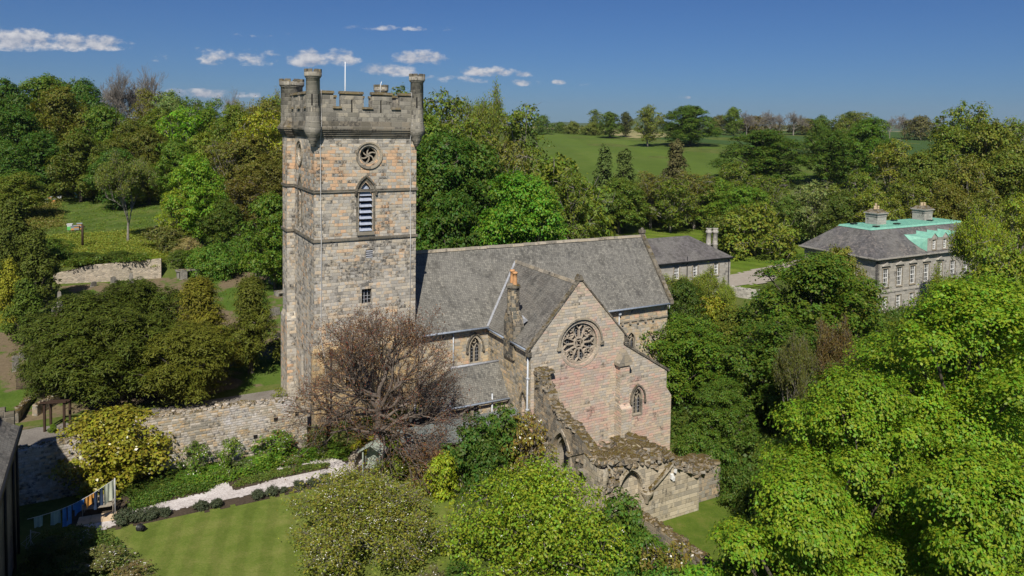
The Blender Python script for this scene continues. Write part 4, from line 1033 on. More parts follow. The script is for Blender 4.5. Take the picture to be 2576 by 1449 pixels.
band(g, circ(cx, cz, .44, 24), .12, T0, T1, *F_, close=True)
for k in range(4):
    a = k*math.pi/2; P_ = lambda r_, th: (cx + r_*math.cos(th), cz + r_*math.sin(th))
    band(g, [P_(.16, a + math.pi/4 + .9), P_(.33, a + math.pi/4), P_(.16, a + math.pi/4 - .9)], .06, T0 + .02, T1, *F_)
    band(g, [P_(.5, a), P_(1.12, a)], .10, T0, T1, *F_)
    for s_ in (-1, 1):
        band(g, [P_(.5, a + s_*.52), P_(1.12, a + s_*.47), P_(1.30, a + s_*.44), P_(1.49, a + s_*.28)], .09, T0, T1, *F_)
        band(g, [P_(1.12, a), P_(1.26, a + s_*.10), P_(1.48, a + s_*.20)], .08, T0, T1, *F_)
        band(g, [P_(1.30, a + s_*.44), P_(1.40, a + s_*.40), P_(1.5, a + s_*.50)], .07, T0, T1, *F_)
    c2 = P_(1.16, a + math.pi/4)
    band(g, circ(*c2, .35, 18), .09, T0, T1, *F_, close=True)
    for j in range(3):
        th = a + math.pi/4 + j*2.094 + 1.047
        band(g, [(c2[0] + .30*math.cos(th - .5), c2[1] + .30*math.sin(th - .5)), (c2[0] + .12*math.cos(th), c2[1] + .12*math.sin(th)), (c2[0] + .30*math.cos(th + .5), c2[1] + .30*math.sin(th + .5))], .055, T0 + .02, T1, *F_)
g.build('tracery', m_rose, rose)
g = MB()
for k in range(-7, 8):
    h = math.sqrt(max(0, 1.6**2 - (k*.21)**2))
    band(g, [(cx + k*.21, cz - h), (cx + k*.21, cz + h)], .016, .375, .39, *F_); band(g, [(cx - h, cz + k*.21), (cx + h, cz + k*.21)], .016, .37, .385, *F_)
g.build('leading', m_lead, rose)
# chimney on the transept's left eaves
g = MB(); CX, CY = A0 - .02, -4.2
g.box(CX - .18, CX + .75, CY - .8, CY + .8, 5.2, 8.1); g.hexa([(CX - .18, CY - .8, 8.1), (CX + .75, CY - .8, 8.1), (CX + .75, CY + .8, 8.1), (CX - .18, CY + .8, 8.1)], [(CX - .18, CY - .48, 9.0), (CX + .6, CY - .48, 9.0), (CX + .6, CY + .48, 9.0), (CX - .18, CY + .48, 9.0)])
g.lathe([(.50, 8.7), (.50, 10.75)], (CX + .21, CY, 0), 8, 0, False)
chim = g.build('chimney', m_chim, CH)
g = MB(); g.lathe([(.5, 10.75), (.60, 10.8), (.60, 10.98), (.5, 11.05), (.3, 11.12), (.01, 11.14)], (CX + .21, CY, 0), 8, 0, False); g.build('chimney_cap', m_dark, chim)
for dy, zt in ((.2, 12.15), (-.24, 12.05)):
    g = MB(); g.lathe([(.19, 11.05), (.17, 11.6), (.17, zt - .16), (.21, zt - .14), (.21, zt - .04), (.17, zt), (.11, zt), (.11, zt - .3)], (CX + .21, CY + dy, 0), 12); g.build('chimney_pot', m_pot, chim)
g = MB(); g.hexa([(CX + .7, CY - .85, 8.02), (CX + 1.1, CY - .85, 8.25), (CX + .8, CY - .5, 8.08), (CX + .7, CY - .5, 8.02)], [(CX + .7, CY - .85, 8.4), (CX + .85, CY - .85, 8.45), (CX + .78, CY - .5, 8.6), (CX + .7, CY - .5, 8.6)]); g.build('chimney_flashing', m_lead, chim)
# side chapel to the right of the gable, and its buttress
g = MB(); CE = 27.6
panel(g, *front(BF + .02), [(A1 + .002, gz0 - .3), (CE, gz0 - .3), (CE, 3.15), (A1 + .002, 6.0)], [chw], .3)
g.quad((CE, BF + .02, gz0 - .3), (CE, -.4, gz0 - .3), (CE, -.4, 3.15), (CE, BF + .02, 3.15))
g.box(CE + .002, CE + .55, BF + .02, BF + .9, gz0 - .3, 1.0); g.hexa([(CE + .002, BF + .02, 1.0), (CE + .55, BF + .02, 1.0), (CE + .55, BF + .9, 1.0), (CE + .002, BF + .9, 1.0)], [(CE + .001, BF + .02, 1.7), (CE + .05, BF + .02, 1.7), (CE + .05, BF + .9, 1.7), (CE + .001, BF + .9, 1.7)])
chap = g.build('chapel_wall', m_gable, CH)
two_light(chap, front(BF + .02), .92, 24.58, -.05, 1.35, 2.2)
g = MB(); g.hexa([(A1 + .01, BF + .1, 5.95), (CE + .15, BF + .1, 3.0), (CE + .15, BE, 3.0), (A1 + .01, BE, 5.95)], [(A1 + .01, BF + .1, 6.1), (CE + .15, BF + .1, 3.15), (CE + .15, BE, 3.15), (A1 + .01, BE, 6.1)]); g.build('chapel_roof', m_slate, CH)
g = MB(); coping(g, (A1 - .1, BF - .08, 6.05), (CE + .25, BF - .08, 3.05), (0, 1, 0), .34, .2, 7); g.build('chapel_coping', m_dark, CH)
g = MB()
g.box(22.15, 23.3, BF - .7, BF - .002, gz0, -1.8); g.box(22.25, 23.25, BF - .95, BF - .003, -1.8, 1.05)
g.hexa([(22.25, BF - .95, 1.05), (23.25, BF - .95, 1.05), (23.25, BF - .003, 1.05), (22.25, BF - .003, 1.05)], [(22.25, BF - .62, 1.35), (23.25, BF - .62, 1.35), (23.25, BF - .003, 1.35), (22.25, BF - .003, 1.35)])
g.box(22.3, 23.2, BF - .62, BF - .004, 1.35, 4.55)
g.build('buttress', m_gable, CH)
g = MB()
g.prism([(22.1, BF - .75, 4.5), (23.4, BF - .75, 4.5), (23.4, BF - .75, 4.75), (22.75, BF - .75, 5.75), (22.1, BF - .75, 4.75)], (0, .748, 0)); g.build('buttress_gablet', m_trim, CH)
# vestry under its own roof in the angle
VB, VZ, VR, VZR = -4.0, 2.05, -2.15, 4.3
g = MB(); vw = [(10.65, .75), (11.2, .75), (11.2, 1.75), (10.65, 1.75)]; vw2 = [(11.35, .75), (11.9, .75), (11.9, 1.75), (11.35, 1.75)]
panel(g, *front(VB + .15), [(8.25, -2.5), (A0, -2.8), (A0, VZ), (8.25, VZ)], [vw, vw2], .22)
g.quad((8.25, BE, -2), (8.25, VB + .15, -2), (8.25, VB + .15, VZ), (8.25, BE, VZ))
ves = g.build('vestry_wall', m_sidew, CH)
g = MB(); glaze(g, vw, *front(VB + .15), .2); glaze(g, vw2, *front(VB + .15), .2); g.build('window', m_glass, ves)
g = MB()
for q in (vw, vw2):
    band(g, q, .1, -.03, .15, *front(VB + .15), close=True)
g.pieces('window_frame', m_trim, ves)
g = MB()
for x0 in (10.65, 11.35):
    for i in (1, 2): g.box(x0 + i*.18 - .01, x0 + i*.18 + .01, VB + .30, VB + .32, .76, 1.74)
    for i in (1, 2, 3): g.box(x0, x0 + .55, VB + .305, VB + .315, .75 + i*.25 - .01, .75 + i*.25 + .01)
g.build('window_bars', m_lead, ves)
g = MB()
g.add([(8.0, VB - .1, VZ - .1), (A0, VB - .1, VZ - .1), (A0, VR, VZR), (10.2, VR, VZR)], [(0, 1, 2, 3)])
g.add([(8.0, VB - .1, VZ - .1), (10.2, VR, VZR), (8.0, BE + .2, VZ - .1)], [(0, 1, 2)]); g.add([(10.2, VR, VZR), (A0, VR, VZR), (A0, BE + .2, 3.1), (8, BE + .2, VZ - .1)], [(0, 1, 2, 3)])
vr = g.build('vestry_roof', m_slate, CH)
g = MB(); g.tube([(10.15, VR, VZR + .03), (A0, VR, VZR + .03)], .11, 6); g.build('ridge_flashing', m_lead, vr)
g = MB(); g.tube([(8.0, VB - .2, VZ - .15), (A0 - .02, VB - .2, VZ - .15)], .08, 7); g.pieces('gutter', m_gut, vr)
g = MB()
for x in (9.35, 12.95): g.tube([(x, VB + .0, VZ + .4), (x, VB + .0, -2.2)], .07)
g.tube([(7.35, VB + 2.2, 1.8), (7.35, VB + 2.2, -1.5)], .07); g.tube([(7.7, VB + 2., 1.4), (7.7, VB + 2., -1.5)], .06)
g.pieces('downpipe', m_pipe, ves)

# ------------------------------------------------------------------ ruined walls (same local frame)
def ruin_root(name, label, cat, group=None):
    o = empty(name, (C0.x, C0.y, 0), YAW); tag(o, label, cat, group); return o
def rubble(pts, w_, parent, mat, seed, n, sz=.3, axis=(1, 0), name='rubble_capping', lift=.0):
    """rough stones lying along the broken top; pts = (s, z) along an axis from origin"""
    r = random.Random(seed); g = MB()
    for _ in range(n):
        i = r.randrange(len(pts) - 1); t = r.random(); p = Vector(pts[i]).lerp(Vector(pts[i+1]), t)
        o = r.uniform(-w_/2, w_/2); q = (p.x + axis[1]*o, p.y + axis[0]*o, p.z + r.uniform(-.12, .12) + lift)
        s_ = sz*r.uniform(.5, 1.4); g.stone(q, (s_*1.3, s_, s_*.7), 0, r)
    return g.build(name, mat, parent)
def jag(pts, step, amp, seed):
    r = random.Random(seed); out_ = []
    for (x0, z0), (x1, z1) in zip(pts[:-1], pts[1:]):
        n = max(1, int(abs(x1 - x0)/step + abs(z1 - z0)/step))
        for i in range(n): t = i/n; out_.append((x0 + (x1 - x0)*t + r.uniform(-.3, .3)*step*.5, z0 + (z1 - z0)*t + r.uniform(-amp, amp)))
    return out_ + [pts[-1]]
def wall_with_arch(g, org, ux, nin, outer_top, x0, x1, zb, holes, th, mi=0):
    """thick wall with both faces, reveals and a broken top"""
    org, ux, nin = Vector(org), Vector(ux), Vector(nin); top = outer_top
    outer = [(x0, zb), (x1, zb)] + top[::-1]
    panel(g, org, ux, nin, outer, holes, th, mi)
    panel(g, org + nin*th, -ux, -nin, [(-x, z) for x, z in outer][::-1], [[(-x, z) for x, z in h][::-1] for h in holes], 0, mi)
    P = [org + ux*x + Z3*z for x, z in top]
    n = len(P); g.add(P + [p + nin*th for p in P], [(i, i+1, n+i+1, n+i) for i in range(n-1)], mi)
    for x, z in (top[0], top[-1]):
        a = org + ux*x + Z3*zb; b = org + ux*x + Z3*z; g.add([a, b, b + nin*th, a + nin*th], [(0, 1, 2, 3)], mi)
# arcade wall running out from the transept corner
ra = ruin_root('ruined_arcade_wall', 'tall ruined wall with an open pointed arch and mossy stepped top, joined to the transept corner', 'ruin')
g = MB()
topA = jag([(7.5, 5.3), (8.4, 5.0), (8.9, 4.2), (9.6, 3.9), (9.9, 3.25), (10.8, 3.0), (11.6, 2.75), (13.2, 2.55), (14.2, 2.3), (15.3, 1.7)], .35, .10, 4)
topA[0] = (7.48, 5.3)
ha = arch(11.45, 2.3, -4.6, -.1, 1.75, 8)
wall_with_arch(g, (14.7, 0, 0), (0, -1, 0), (1, 0, 0), topA, 7.48, topA[-1][0], -4.8, [ha], .8)
ra_w = g.build('wall', m_ruin, ra)
g = MB()
band(g, [(x, z) for x, z in arch(11.45, 2.55, -4.6, -.1, 1.95, 9)[1:]] + [(11.45 - 1.275, -4.6)], .22, -.10, .35, (14.7, 0, 0), (0, -1, 0), (1, 0, 0))
band(g, [(x, z) for x, z in arch(11.45, 2.0, -4.6, -.1, 1.5, 9)[1:]] + [(10.45, -4.6)], .16, .2, .8, (14.7, 0, 0), (0, -1, 0), (1, 0, 0))
for y in (-10.0, -12.75): g.lathe([(.26, -.42), (.34, -.3), (.36, -.15), (.28, -.08)], (14.95, y, 0), 10); g.lathe([(.20, -4.6), (.20, -.4)], (14.95, y, 0), 10)
for y in (-9.3, -14.6): g.hexa([(14.4, y - .3, .1), (14.7, y - .3, .1), (14.7, y + .3, .1), (14.4, y + .3, .1)], [(14.2, y - .35, .45), (14.7, y - .35, .45), (14.7, y + .35, .45), (14.2, y + .35, .45)])
g.build('arch_moulding', m_trim, ra)
rubble([(15.1, -7.7, 5.2), (15.1, -8.5, 5.0), (15.1, -9.2, 4.1), (15.1, -9.9, 3.35), (15.1, -10.8, 3.0), (15.1, -11.6, 2.75), (15.1, -13.2, 2.55), (15.1, -15, 1.9)], .75, ra, m_ruin, 11, 260, .24, (0, 1))
# dark toothing where the vault broke away from the gable
g = MB(); r = random.Random(8)
for i in range(60):
    z = 5.1 - i*.05; wd_ = .8 - .006*i + .15*math.sin(i*.5); x = 15.45 + r.uniform(-.45, .45)*wd_
    g.stone((x, BF - .22, z), (r.uniform(.3, .65), r.uniform(.35, .7), r.uniform(.18, .34)), 0, r)
for i in range(16): g.stone((14.85 + r.uniform(0, .8), BF - .5, 5.0 - i*.07), (.55, .7, .3), 0, r)
g.box(14.62, 16.2, BF - .55, BF - .01, 4.85, 5.05)
g.build('broken_springing', masonry('dark_broken_stone', [(.10,.095,.085), (.2,.175,.14), (.28,.23,.17), (.14,.13,.11)], .4, .25, soot=.7, low=1, moss=1.0), ra)
# front ruin wall with a blocked arch
rf = ruin_root('ruined_cloister_wall', 'low ruined wall with a blocked pointed arch and moss-covered rubble top, facing the court', 'ruin')
g = MB()
topF = jag([(14.6, 1.2), (15.6, 1.3), (16.2, .95), (17.2, .85), (18.4, 1.0), (19.6, .85), (20.6, .4), (21.4, -.2), (22.4, -.7), (23.3, -1.2), (23.5, -1.7)], .35, .1, 5)
hf = arch(17.35, 1.9, -4.3, -.95, .45, 8); hq = [(19.05, -1.25), (20.9, -1.25), (20.9, .28), (20.5, .0), (19.9, -.35), (19.4, -.7)]
outer = [(14.6, -5), (23.5, -5)] + topF[::-1]
BFF = -16.0
panel(g, *front(BFF), outer, [hf], .45)
n = len(topF); P = [Vector((x, BFF, z)) for x, z in topF]; r = random.Random(3)
Q = [Vector((x, BFF + 1.6, z + .35 + r.uniform(-.1, .1))) for x, z in topF]; Q2 = [Vector((x, BFF + 3.4, min(z + .1, .4) + r.uniform(-.2, .2))) for x, z in topF]; Q3 = [Vector((x, BFF + 4.2, -3)) for x, z in topF]
for A_, B_ in ((P, Q), (Q, Q2), (Q2, Q3)): g.add(A_ + B_, [(i, i+1, n+i+1, n+i) for i in range(n-1)])
g.quad((23.5, BFF, -5), (23.5, BFF + 1.6, -5), (23.5, BFF + 1.6, -1.4), (23.5, BFF, -1.7))
g.quad((14.6, BFF, 1.2), (14.6, BFF + 1.6, 1.5), (14.6, BFF + 1.6, -5), (14.6, BFF, -5))
rfw = g.build('wall', m_ruin2, rf)
g = MB(); glaze(g, hf, *front(BFF), .42); g.build('blocked_arch', m_ruin2, rf)
g = MB(); band(g, arch(17.35, 2.15, -3.0, -.95, .62, 9)[2:], .18, -.1, .12, *front(BFF - .003))
g.lathe([(.15, -2.1), (.22, -1.8), (.45, -1.45), (.5, -1.3), (.5, -1.18), (.3, -1.15)], (18.75, BFF - .02, 0), 12)
band(g, [(18.9, -1.15), (19.4, -.85), (20.0, -.4), (20.5, .0), (20.8, .3)], .16, -.28, 0, *front(BFF - .004)); 
g.lathe([(.34, 1.2), (.42, .8), (.40, .3), (.30, .15), (.34, -.1), (.22, -.3), (.2, -5)], (15.0, BFF - .05, 0), 12)
g.build('vault_springing', m_ruin2, rf)
pts = [(x, BFF + .5, z + .2) for x, z in topF]; rubble(pts, 1.2, rf, m_ruin, 21, 330, .34, (1, 0))
pts = [(x, BFF + 2.4, min(z + .3, .8)) for x, z in topF]; rubble(pts, 2.6, rf, m_ruin, 22, 300, .36, (1, 0), 'fallen_rubble')
r = random.Random(12); g = MB()
for i in range(140):
    x = r.uniform(14.7, 22.8); z = r.uniform(-.9, .95 if x < 20 else .1)
    if abs(x - 17.35) < 1.15 and z < .6: continue
    if x > 18.4 and z < .3 - (x - 19)*.2: continue
    g.stone((x, BFF - .04, z), (r.uniform(.2, .45), .3, r.uniform(.15, .3)), 0, r)
g.build('rubble_face', m_ruin, rf)
g = MB()
for i in range(5): g.stone((20.9 + r.uniform(-.1, .5), BFF - .1, -.5 + r.uniform(-.5, .4)), (.2, .16, .3), 0, r)
g.build('white_fragment', m_white, rf)
# stump at the right end
rs = ruin_root('ruined_stump_wall', 'squat moss-topped stub of rubble wall at the far right end of the ruins', 'ruin')
g = MB(); wall_with_arch(g, (24.0, -15.2, 0), (1, 0, 0), (0, 1, 0), jag([(0, -1.5), (.5, -1.25), (1.6, -1.2), (2.3, -1.55)], .3, .08, 9), 0, 2.3, -5, [], 2.2); g.build('wall', m_ruin, rs)
rubble([(24.1, -14.6, -1.3), (26.2, -14.3, -1.25)], 1.7, rs, m_ruin, 31, 120, .3, (1, 0))
# low mossy wall going down towards the drone
def long_wall(name, pts, th, mat, label, cat, seed, hgt=None, zb=None, cap=None, step=.8, amp=.05, stones=0, ssz=.3, group=None):
    """wall along plan points (a, b, ztop) with its base in the ground"""
    r = random.Random(seed); P = []
    for (a0, b0, z0), (a1, b1, z1) in zip(pts[:-1], pts[1:]):
        n = max(1, int(math.hypot(a1 - a0, b1 - b0)/step))
        for i in range(n): t = i/n; P.append(Vector((a0 + (a1 - a0)*t, b0 + (b1 - b0)*t, z0 + (z1 - z0)*t + r.uniform(-amp, amp))))
    P.append(Vector(pts[-1])); g = MB(); S_ = []
    for i, p in enumerate(P):
        t = P[min(i+1, len(P)-1)] - P[max(i-1, 0)]; t.z = 0; t.normalize(); nrm = Vector((-t.y, t.x, 0))
        q = Wd(p.x, p.y); zb_ = min(gz((q + Vector((nrm.x, nrm.y, 0))*0)) - 1.0, p.z - .4) if zb is None else zb
        for o, z in ((-th/2 - .04, zb_), (-th/2, p.z - .05), (-th/5, p.z + .03), (th/5, p.z + .04), (th/2, p.z - .05), (th/2 + .04, zb_)):
            w2 = p + nrm*(o + r.uniform(-.02, .02)); S_.append((w2.x, w2.y, z))
    fs = []
    for i in range(len(P) - 1):
        for k in range(5): fs.append((i*6 + k, i*6 + k + 1, i*6 + 6 + k + 1, i*6 + 6 + k)[::-1])
    fs += [tuple(range(6)), tuple(range(len(S_) - 1, len(S_) - 7, -1))]
    g.add(S_, fs)
    root = ruin_root(name, label, cat, group); g.build('wall', mat, root)
    if cap or stones:
        g = MB()
        for _ in range(stones):
            i = r.randrange(len(P) - 1); p = P[i].lerp(P[i+1], r.random())
            g.stone((p.x + r.uniform(-.4, .4)*th, p.y + r.uniform(-.4, .4)*th, p.z + r.uniform(-.02, .08)), (ssz*r.uniform(.8, 1.6), ssz*r.uniform(.7, 1.2), ssz*.6), 0, r)
        g.build('coping_stone', cap or mat, root)
    return root
long_wall('boundary_wall', [(17.2, -16.1, -1.75), (17.4, -19, -1.85), (17.6, -23, -2.0), (17.8, -34, -2.4)], .62, m_ruin, 'low moss-capped rubble wall running down beside the small grass court', 'wall', 41, stones=260, ssz=.26)
# garden wall beside the tower
gw = long_wall('garden_wall', [(-30, -.72, 2.7), (-15.8, -.72, 3.02), (-10.8, -.72, 3.72), (-6.5, -.72, 3.7), (-2.2, -.72, 3.38), (-.76, -.72, 3.3)], .62, m_rub, 'long weathered rubble garden wall with whitish lichen, left of the tower', 'wall', 42, stones=420, ssz=.24, zb=-1.2)
g = MB()                                                         # square putlog holes and a patch of squared stone
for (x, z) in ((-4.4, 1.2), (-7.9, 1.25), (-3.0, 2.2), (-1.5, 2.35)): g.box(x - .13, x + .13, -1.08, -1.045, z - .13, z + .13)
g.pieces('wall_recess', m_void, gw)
long_wall('retaining_wall', [(-19.2, 42.6, 6.0), (-16, 42.5, 6.7), (-12, 42.4, 6.9), (-8.2, 42.3, 7.0)], .5, m_dry, 'pale rubble retaining wall topped by ivy at the top of the graveyard', 'wall', 43, stones=20, ssz=.12, zb=3.5)
long_wall('retaining_wall', [(1.8, 56.8, 8.4), (3.2, 53.5, 7.6), (4.6, 50.5, 6.2)], .5, m_dry, 'short pale broken wall among shrubs, upper graveyard beside the tower', 'wall', 44, stones=40, ssz=.2, zb=4.0)
def at_wall(name, pts, zt, th, mat, label, seed, stones=30, cap=None):
    P = []
    for (dx, dy, z) in pts: a, b = pab(dx, dy, z); P.append((a, b, z + zt))
    return long_wall(name, P, th, mat, label, 'wall', seed, stones=stones, cap=cap, ssz=.2)
at_wall('driveway_wall', [(38, 1068, 1.0), (60, 1040, 1.0), (85, 1020, 1.0), (128, 1005, 1.0)], .9, .4, m_ruin, 'low coped wall curving beside the gravel yard at the left edge', 45)
at_wall('driveway_wall', [(88, 1052, 1.0), (110, 1040, 1.0), (146, 1024, 1.0)], 1.0, .4, m_ruin, 'short rubble wall in front of the yew, right of the curving coped wall', 46)
at_wall('estate_wall', [(1838, 742, -1.3), (1870, 748, -1.3), (1912, 752, -1.3)], 1.3, .5, m_ash, 'grey coped courtyard wall between the outbuilding and the mansion', 47)
at_wall('border_wall', [(905, 1150, -.5), (895, 1165, -.5), (885, 1180, -.5)], .7, .4, m_dry, 'short pale drystone wall at the end of the garden path', 48, 40)

# ------------------------------------------------------------------ other buildings
def sash(parent, cx, z0, z1, w_, fr, wall_d=.16, panes=(2, 2)):
    g = MB(); o = [(cx - w_/2, z0), (cx + w_/2, z0), (cx + w_/2, z1), (cx - w_/2, z1)]
    band(g, [(o[0][0] + .05, z0 + .05), (o[1][0] - .05, z0 + .05), (o[2][0] - .05, z1 - .05), (o[3][0] + .05, z1 - .05)], .12, wall_d - .06, wall_d, *fr, close=True)
    band(g, [(cx - w_/2, (z0 + z1)/2), (cx + w_/2, (z0 + z1)/2)], .1, wall_d - .07, wall_d, *fr)
    for i in range(1, panes[0] + 1): x = cx - w_/2 + w_*i/(panes[0] + 1); band(g, [(x, z0), (x, z1)], .04, wall_d - .05, wall_d, *fr)
    for h in (0, 1):
        for i in range(1, panes[1]): z = z0 + (z1 - z0)*(h + i/panes[1])/2; band(g, [(cx - w_/2, z), (cx + w_/2, z)], .04, wall_d - .05, wall_d, *fr)
    f_ = g.build('window', m_white, parent)
    g = MB(); glaze(g, o, *fr, wall_d + .01); g.build('pane', m_glass, f_)
    g = MB(); ox, oy, _ = fr[0]
    band(g, [(cx - w_/2 - .12, z0 - .08), (cx + w_/2 + .12, z0 - .08)], .14, -.12, 0, *fr); band(g, [(cx - w_/2 - .1, z0), (cx - w_/2 - .1, z1 + .1), (cx + w_/2 + .1, z1 + .1), (cx + w_/2 + .1, z0)], .16, -.05, 0, *fr)
    g.build('window_surround', m_trim, f_)
    return o
# mansion
MN = ruin_root('mansion', 'grey stone mansion with slate roof, flat green copper top and two chimney stacks', 'mansion')
a0, b0, a1, b1 = 79.2, 9.9, 108.0, 21.9; zc, zb_ = 5.5, -3.2
ups = [81.35, 84.4, 87.4, 90.6, 93.8, 97.0, 100.2]; holes = []
for x in ups: holes.append([(x - .6, 1.75), (x + .6, 1.75), (x + .6, 4.3), (x - .6, 4.3)]); holes.append([(x - .5, -1.4), (x + .5, -1.4), (x + .5, .35), (x - .5, .35)])
g = MB(); panel(g, *front(b0), [(a0, zb_), (a1, zb_), (a1, zc), (a0, zc)], holes, .2)
lh = [[(y - .5, 2.0), (y + .5, 2.0), (y + .5, 4.2), (y - .5, 4.2)] for y in (13.4, 17.5)]
panel(g, (a0, 0, 0), (0, -1, 0), (1, 0, 0), [(-b1, zb_), (-b0, zb_), (-b0, zc), (-b1, zc)], [[(-y, z) for y, z in h][::-1] for h in lh], .2)
g.quad((a1, b0, zb_), (a1, b1, zb_), (a1, b1, zc), (a1, b0, zc)); g.quad((a1, b1, zb_), (a0, b1, zb_), (a0, b1, zc), (a1, b1, zc))
g.build('wall', m_ash, MN)
for x in ups:
    sash(MN, x, 1.75, 4.3, 1.2, front(b0)); sash(MN, x, -1.4, .35, 1.0, front(b0))
for h in (13.4, 17.5): sash(MN, -h, 2.0, 4.2, 1.0, ((a0, 0, 0), (0, -1, 0), (1, 0, 0)))
g = MB()
for x in ups[:5]: g.prism([(x - .95, b0 - .25, 4.75), (x + .95, b0 - .25, 4.75), (x, b0 - .25, 5.25)], (0, .248, 0))
g.box(a0 - .1, a1 + .1, b0 - .1, b0 - .003, .95, 1.2); g.box(a0 - .1, a0 - .003, b0 - .003, b1, .95, 1.2)
for x in (a0, a0 + .0): g.box(a0 - .05, a0 + .7, b0 - .06, b0 - .004, 1.2, zc)
g.pieces('pediment', m_ash, MN)
g = MB()
for i, (z, zz, o) in enumerate(((zc, zc + .15, .2), (zc + .15, zc + .3, .4), (zc + .3, zc + .48, .6))): g.box(a0 - o, a1 + o, b0 - o, b1 + o, z, zz)
g.build('cornice', m_ash, MN)
g = MB(); ze_, zf = zc + .485, 9.35; fa_, fb_, fc_, fd_ = 82.5, 13.3, 104.6, 18.4; o = .45
lo = [(a0 - o, b0 - o, ze_), (a1 + o, b0 - o, ze_), (a1 + o, b1 + o, ze_), (a0 - o, b1 + o, ze_)]; hi = [(fa_, fb_, zf), (fc_, fb_, zf), (fc_, fd_, zf), (fa_, fd_, zf)]
g.hexa(lo, hi); MR = g.build('roof', m_slate4, MN)
g = MB(); g.hexa([(fa_ - .2, fb_ - .2, zf - .1), (fc_ + .2, fb_ - .2, zf - .1), (fc_ + .2, fd_ + .2, zf - .1), (fa_ - .2, fd_ + .2, zf - .1)], [(fa_, fb_, zf + .14), (fc_, fb_, zf + .14), (fc_, fd_, zf + .14), (fa_, fd_, zf + .14)])
x = fa_ + .7
while x < fc_ - .3: g.box(x, x + .06, fb_ + .1, fd_ - .1, zf + .142, zf + .19); x += .75
g.build('copper_top', m_copper, MR)
g = MB()
for (x, y) in ((84.2, 17.3), (84.6, 13.9), (90.4, 14.6), (94, 17.5), (99.5, 15.2)): g.box(x - .5, x + .5, y - .28, y + .28, zf + .2, zf + .36)
g.pieces('rooflight', m_glass, MR)
for (x, y) in ((88.0, 16.4), (100.2, 16.9)):
    g = MB(); g.box(x - 1.05, x + 1.05, y - 1.0, y + 1.0, zf, zf + 1.75); g.box(x - 1.12, x + 1.12, y - 1.07, y + 1.07, zf + 1.35, zf + 1.45); g.box(x - 1.25, x + 1.25, y - 1.2, y + 1.2, zf + 1.75, zf + 1.9)
    ch_ = g.build('chimney', m_ash, MN)
    g = MB(); g.hexa([(x - 1.2, y - 1.15, zf + 1.902), (x + 1.2, y - 1.15, zf + 1.902), (x + 1.2, y + 1.15, zf + 1.902), (x - 1.2, y + 1.15, zf + 1.902)], [(x - .6, y - .55, zf + 2.4), (x + .6, y - .55, zf + 2.4), (x + .6, y + .55, zf + 2.4), (x - .6, y + .55, zf + 2.4)]); g.build('chimney_cap', m_dark, ch_)
    for i, (dx, dy) in enumerate(((-.38, 0), (.02, .1), (.4, -.05))):
        g = MB(); hh = zf + 2.85 + (.35 if i == 1 and x < 90 else 0); g.lathe([(.17, zf + 2.38), (.15, hh - .1), (.19, hh), (.1, hh), (.1, hh - .3)], (x + dx, y + dy, 0), 10); g.build('chimney_pot', m_potP, ch_)
# dormer block on the mansion's front slope, in copper and stone
g = MB(); d0, d1, dyf, dzt = 90.3, 98.6, b0 - .2, 8.1
dh = [[(x - .42, 6.4), (x + .42, 6.4), (x + .42, 7.75), (x - .42, 7.75)] for x in (91.9, 94.5, 97.1)]
panel(g, *front(dyf), [(d0, 5.99), (d1, 5.99), (d1, dzt)] + sum([[(x + .75, dzt), (x, dzt + .6), (x - .75, dzt)] for x in (97.1, 94.5, 91.9)], []) + [(d0, dzt)], dh, .2)
DM = g.build('dormer', m_ash, MN)
for x in (91.9, 94.5, 97.1):
    sash(MN, x, 6.4, 7.75, .84, front(dyf))
g = MB()
g.prism([(d0, dyf, 5.99), (d0, dyf, dzt), (d0, b0 + 2.1, dzt + .12), (d0, b0 - .1, 6.0)], (-.04, 0, 0))
g.add([(d0 - .05, dyf, dzt), (d1, dyf, dzt), (d1, b0 + 2.3, dzt + .25), (d0 - .05, b0 + 2.3, dzt + .25)], [(0, 1, 2, 3)])
g.add([(d0 - .04, dyf, 6.0), (d0 - .04, dyf, dzt), (d0 - 1.8, b0 + 2.25, 8.42), (d0 - 1.7, b0 + 1.5, 7.75), (d0 - 1.0, b0 + .5, 6.85)], [(0, 1, 2, 3, 4)])
g.add([(d0 - 1.8, b0 + 2.25, 8.42), (d0 - .04, dyf, dzt), (d0, b0 + 2.3, dzt + .25)], [(0, 1, 2)])
for x in (91.9, 94.5, 97.1):
    g.add([(x - .85, dyf - .08, dzt - .03), (x, dyf - .08, dzt + .68), (x, b0 + 2.6, dzt + .68), (x - .85, b0 + 2, dzt - .03)], [(0, 1, 2, 3)]); g.add([(x, dyf - .08, dzt + .68), (x + .85, dyf - .08, dzt - .03), (x + .85, b0 + 2, dzt - .03), (x, b0 + 2.6, dzt + .68)], [(0, 1, 2, 3)])
g.build('copper_cladding', m_copper, DM)
g = MB(); g.tube([(a0 + .1, b0 - .1, zc), (a0 + .1, b0 - .1, -3)], .08); g.build('downpipe', m_blackp, MN)
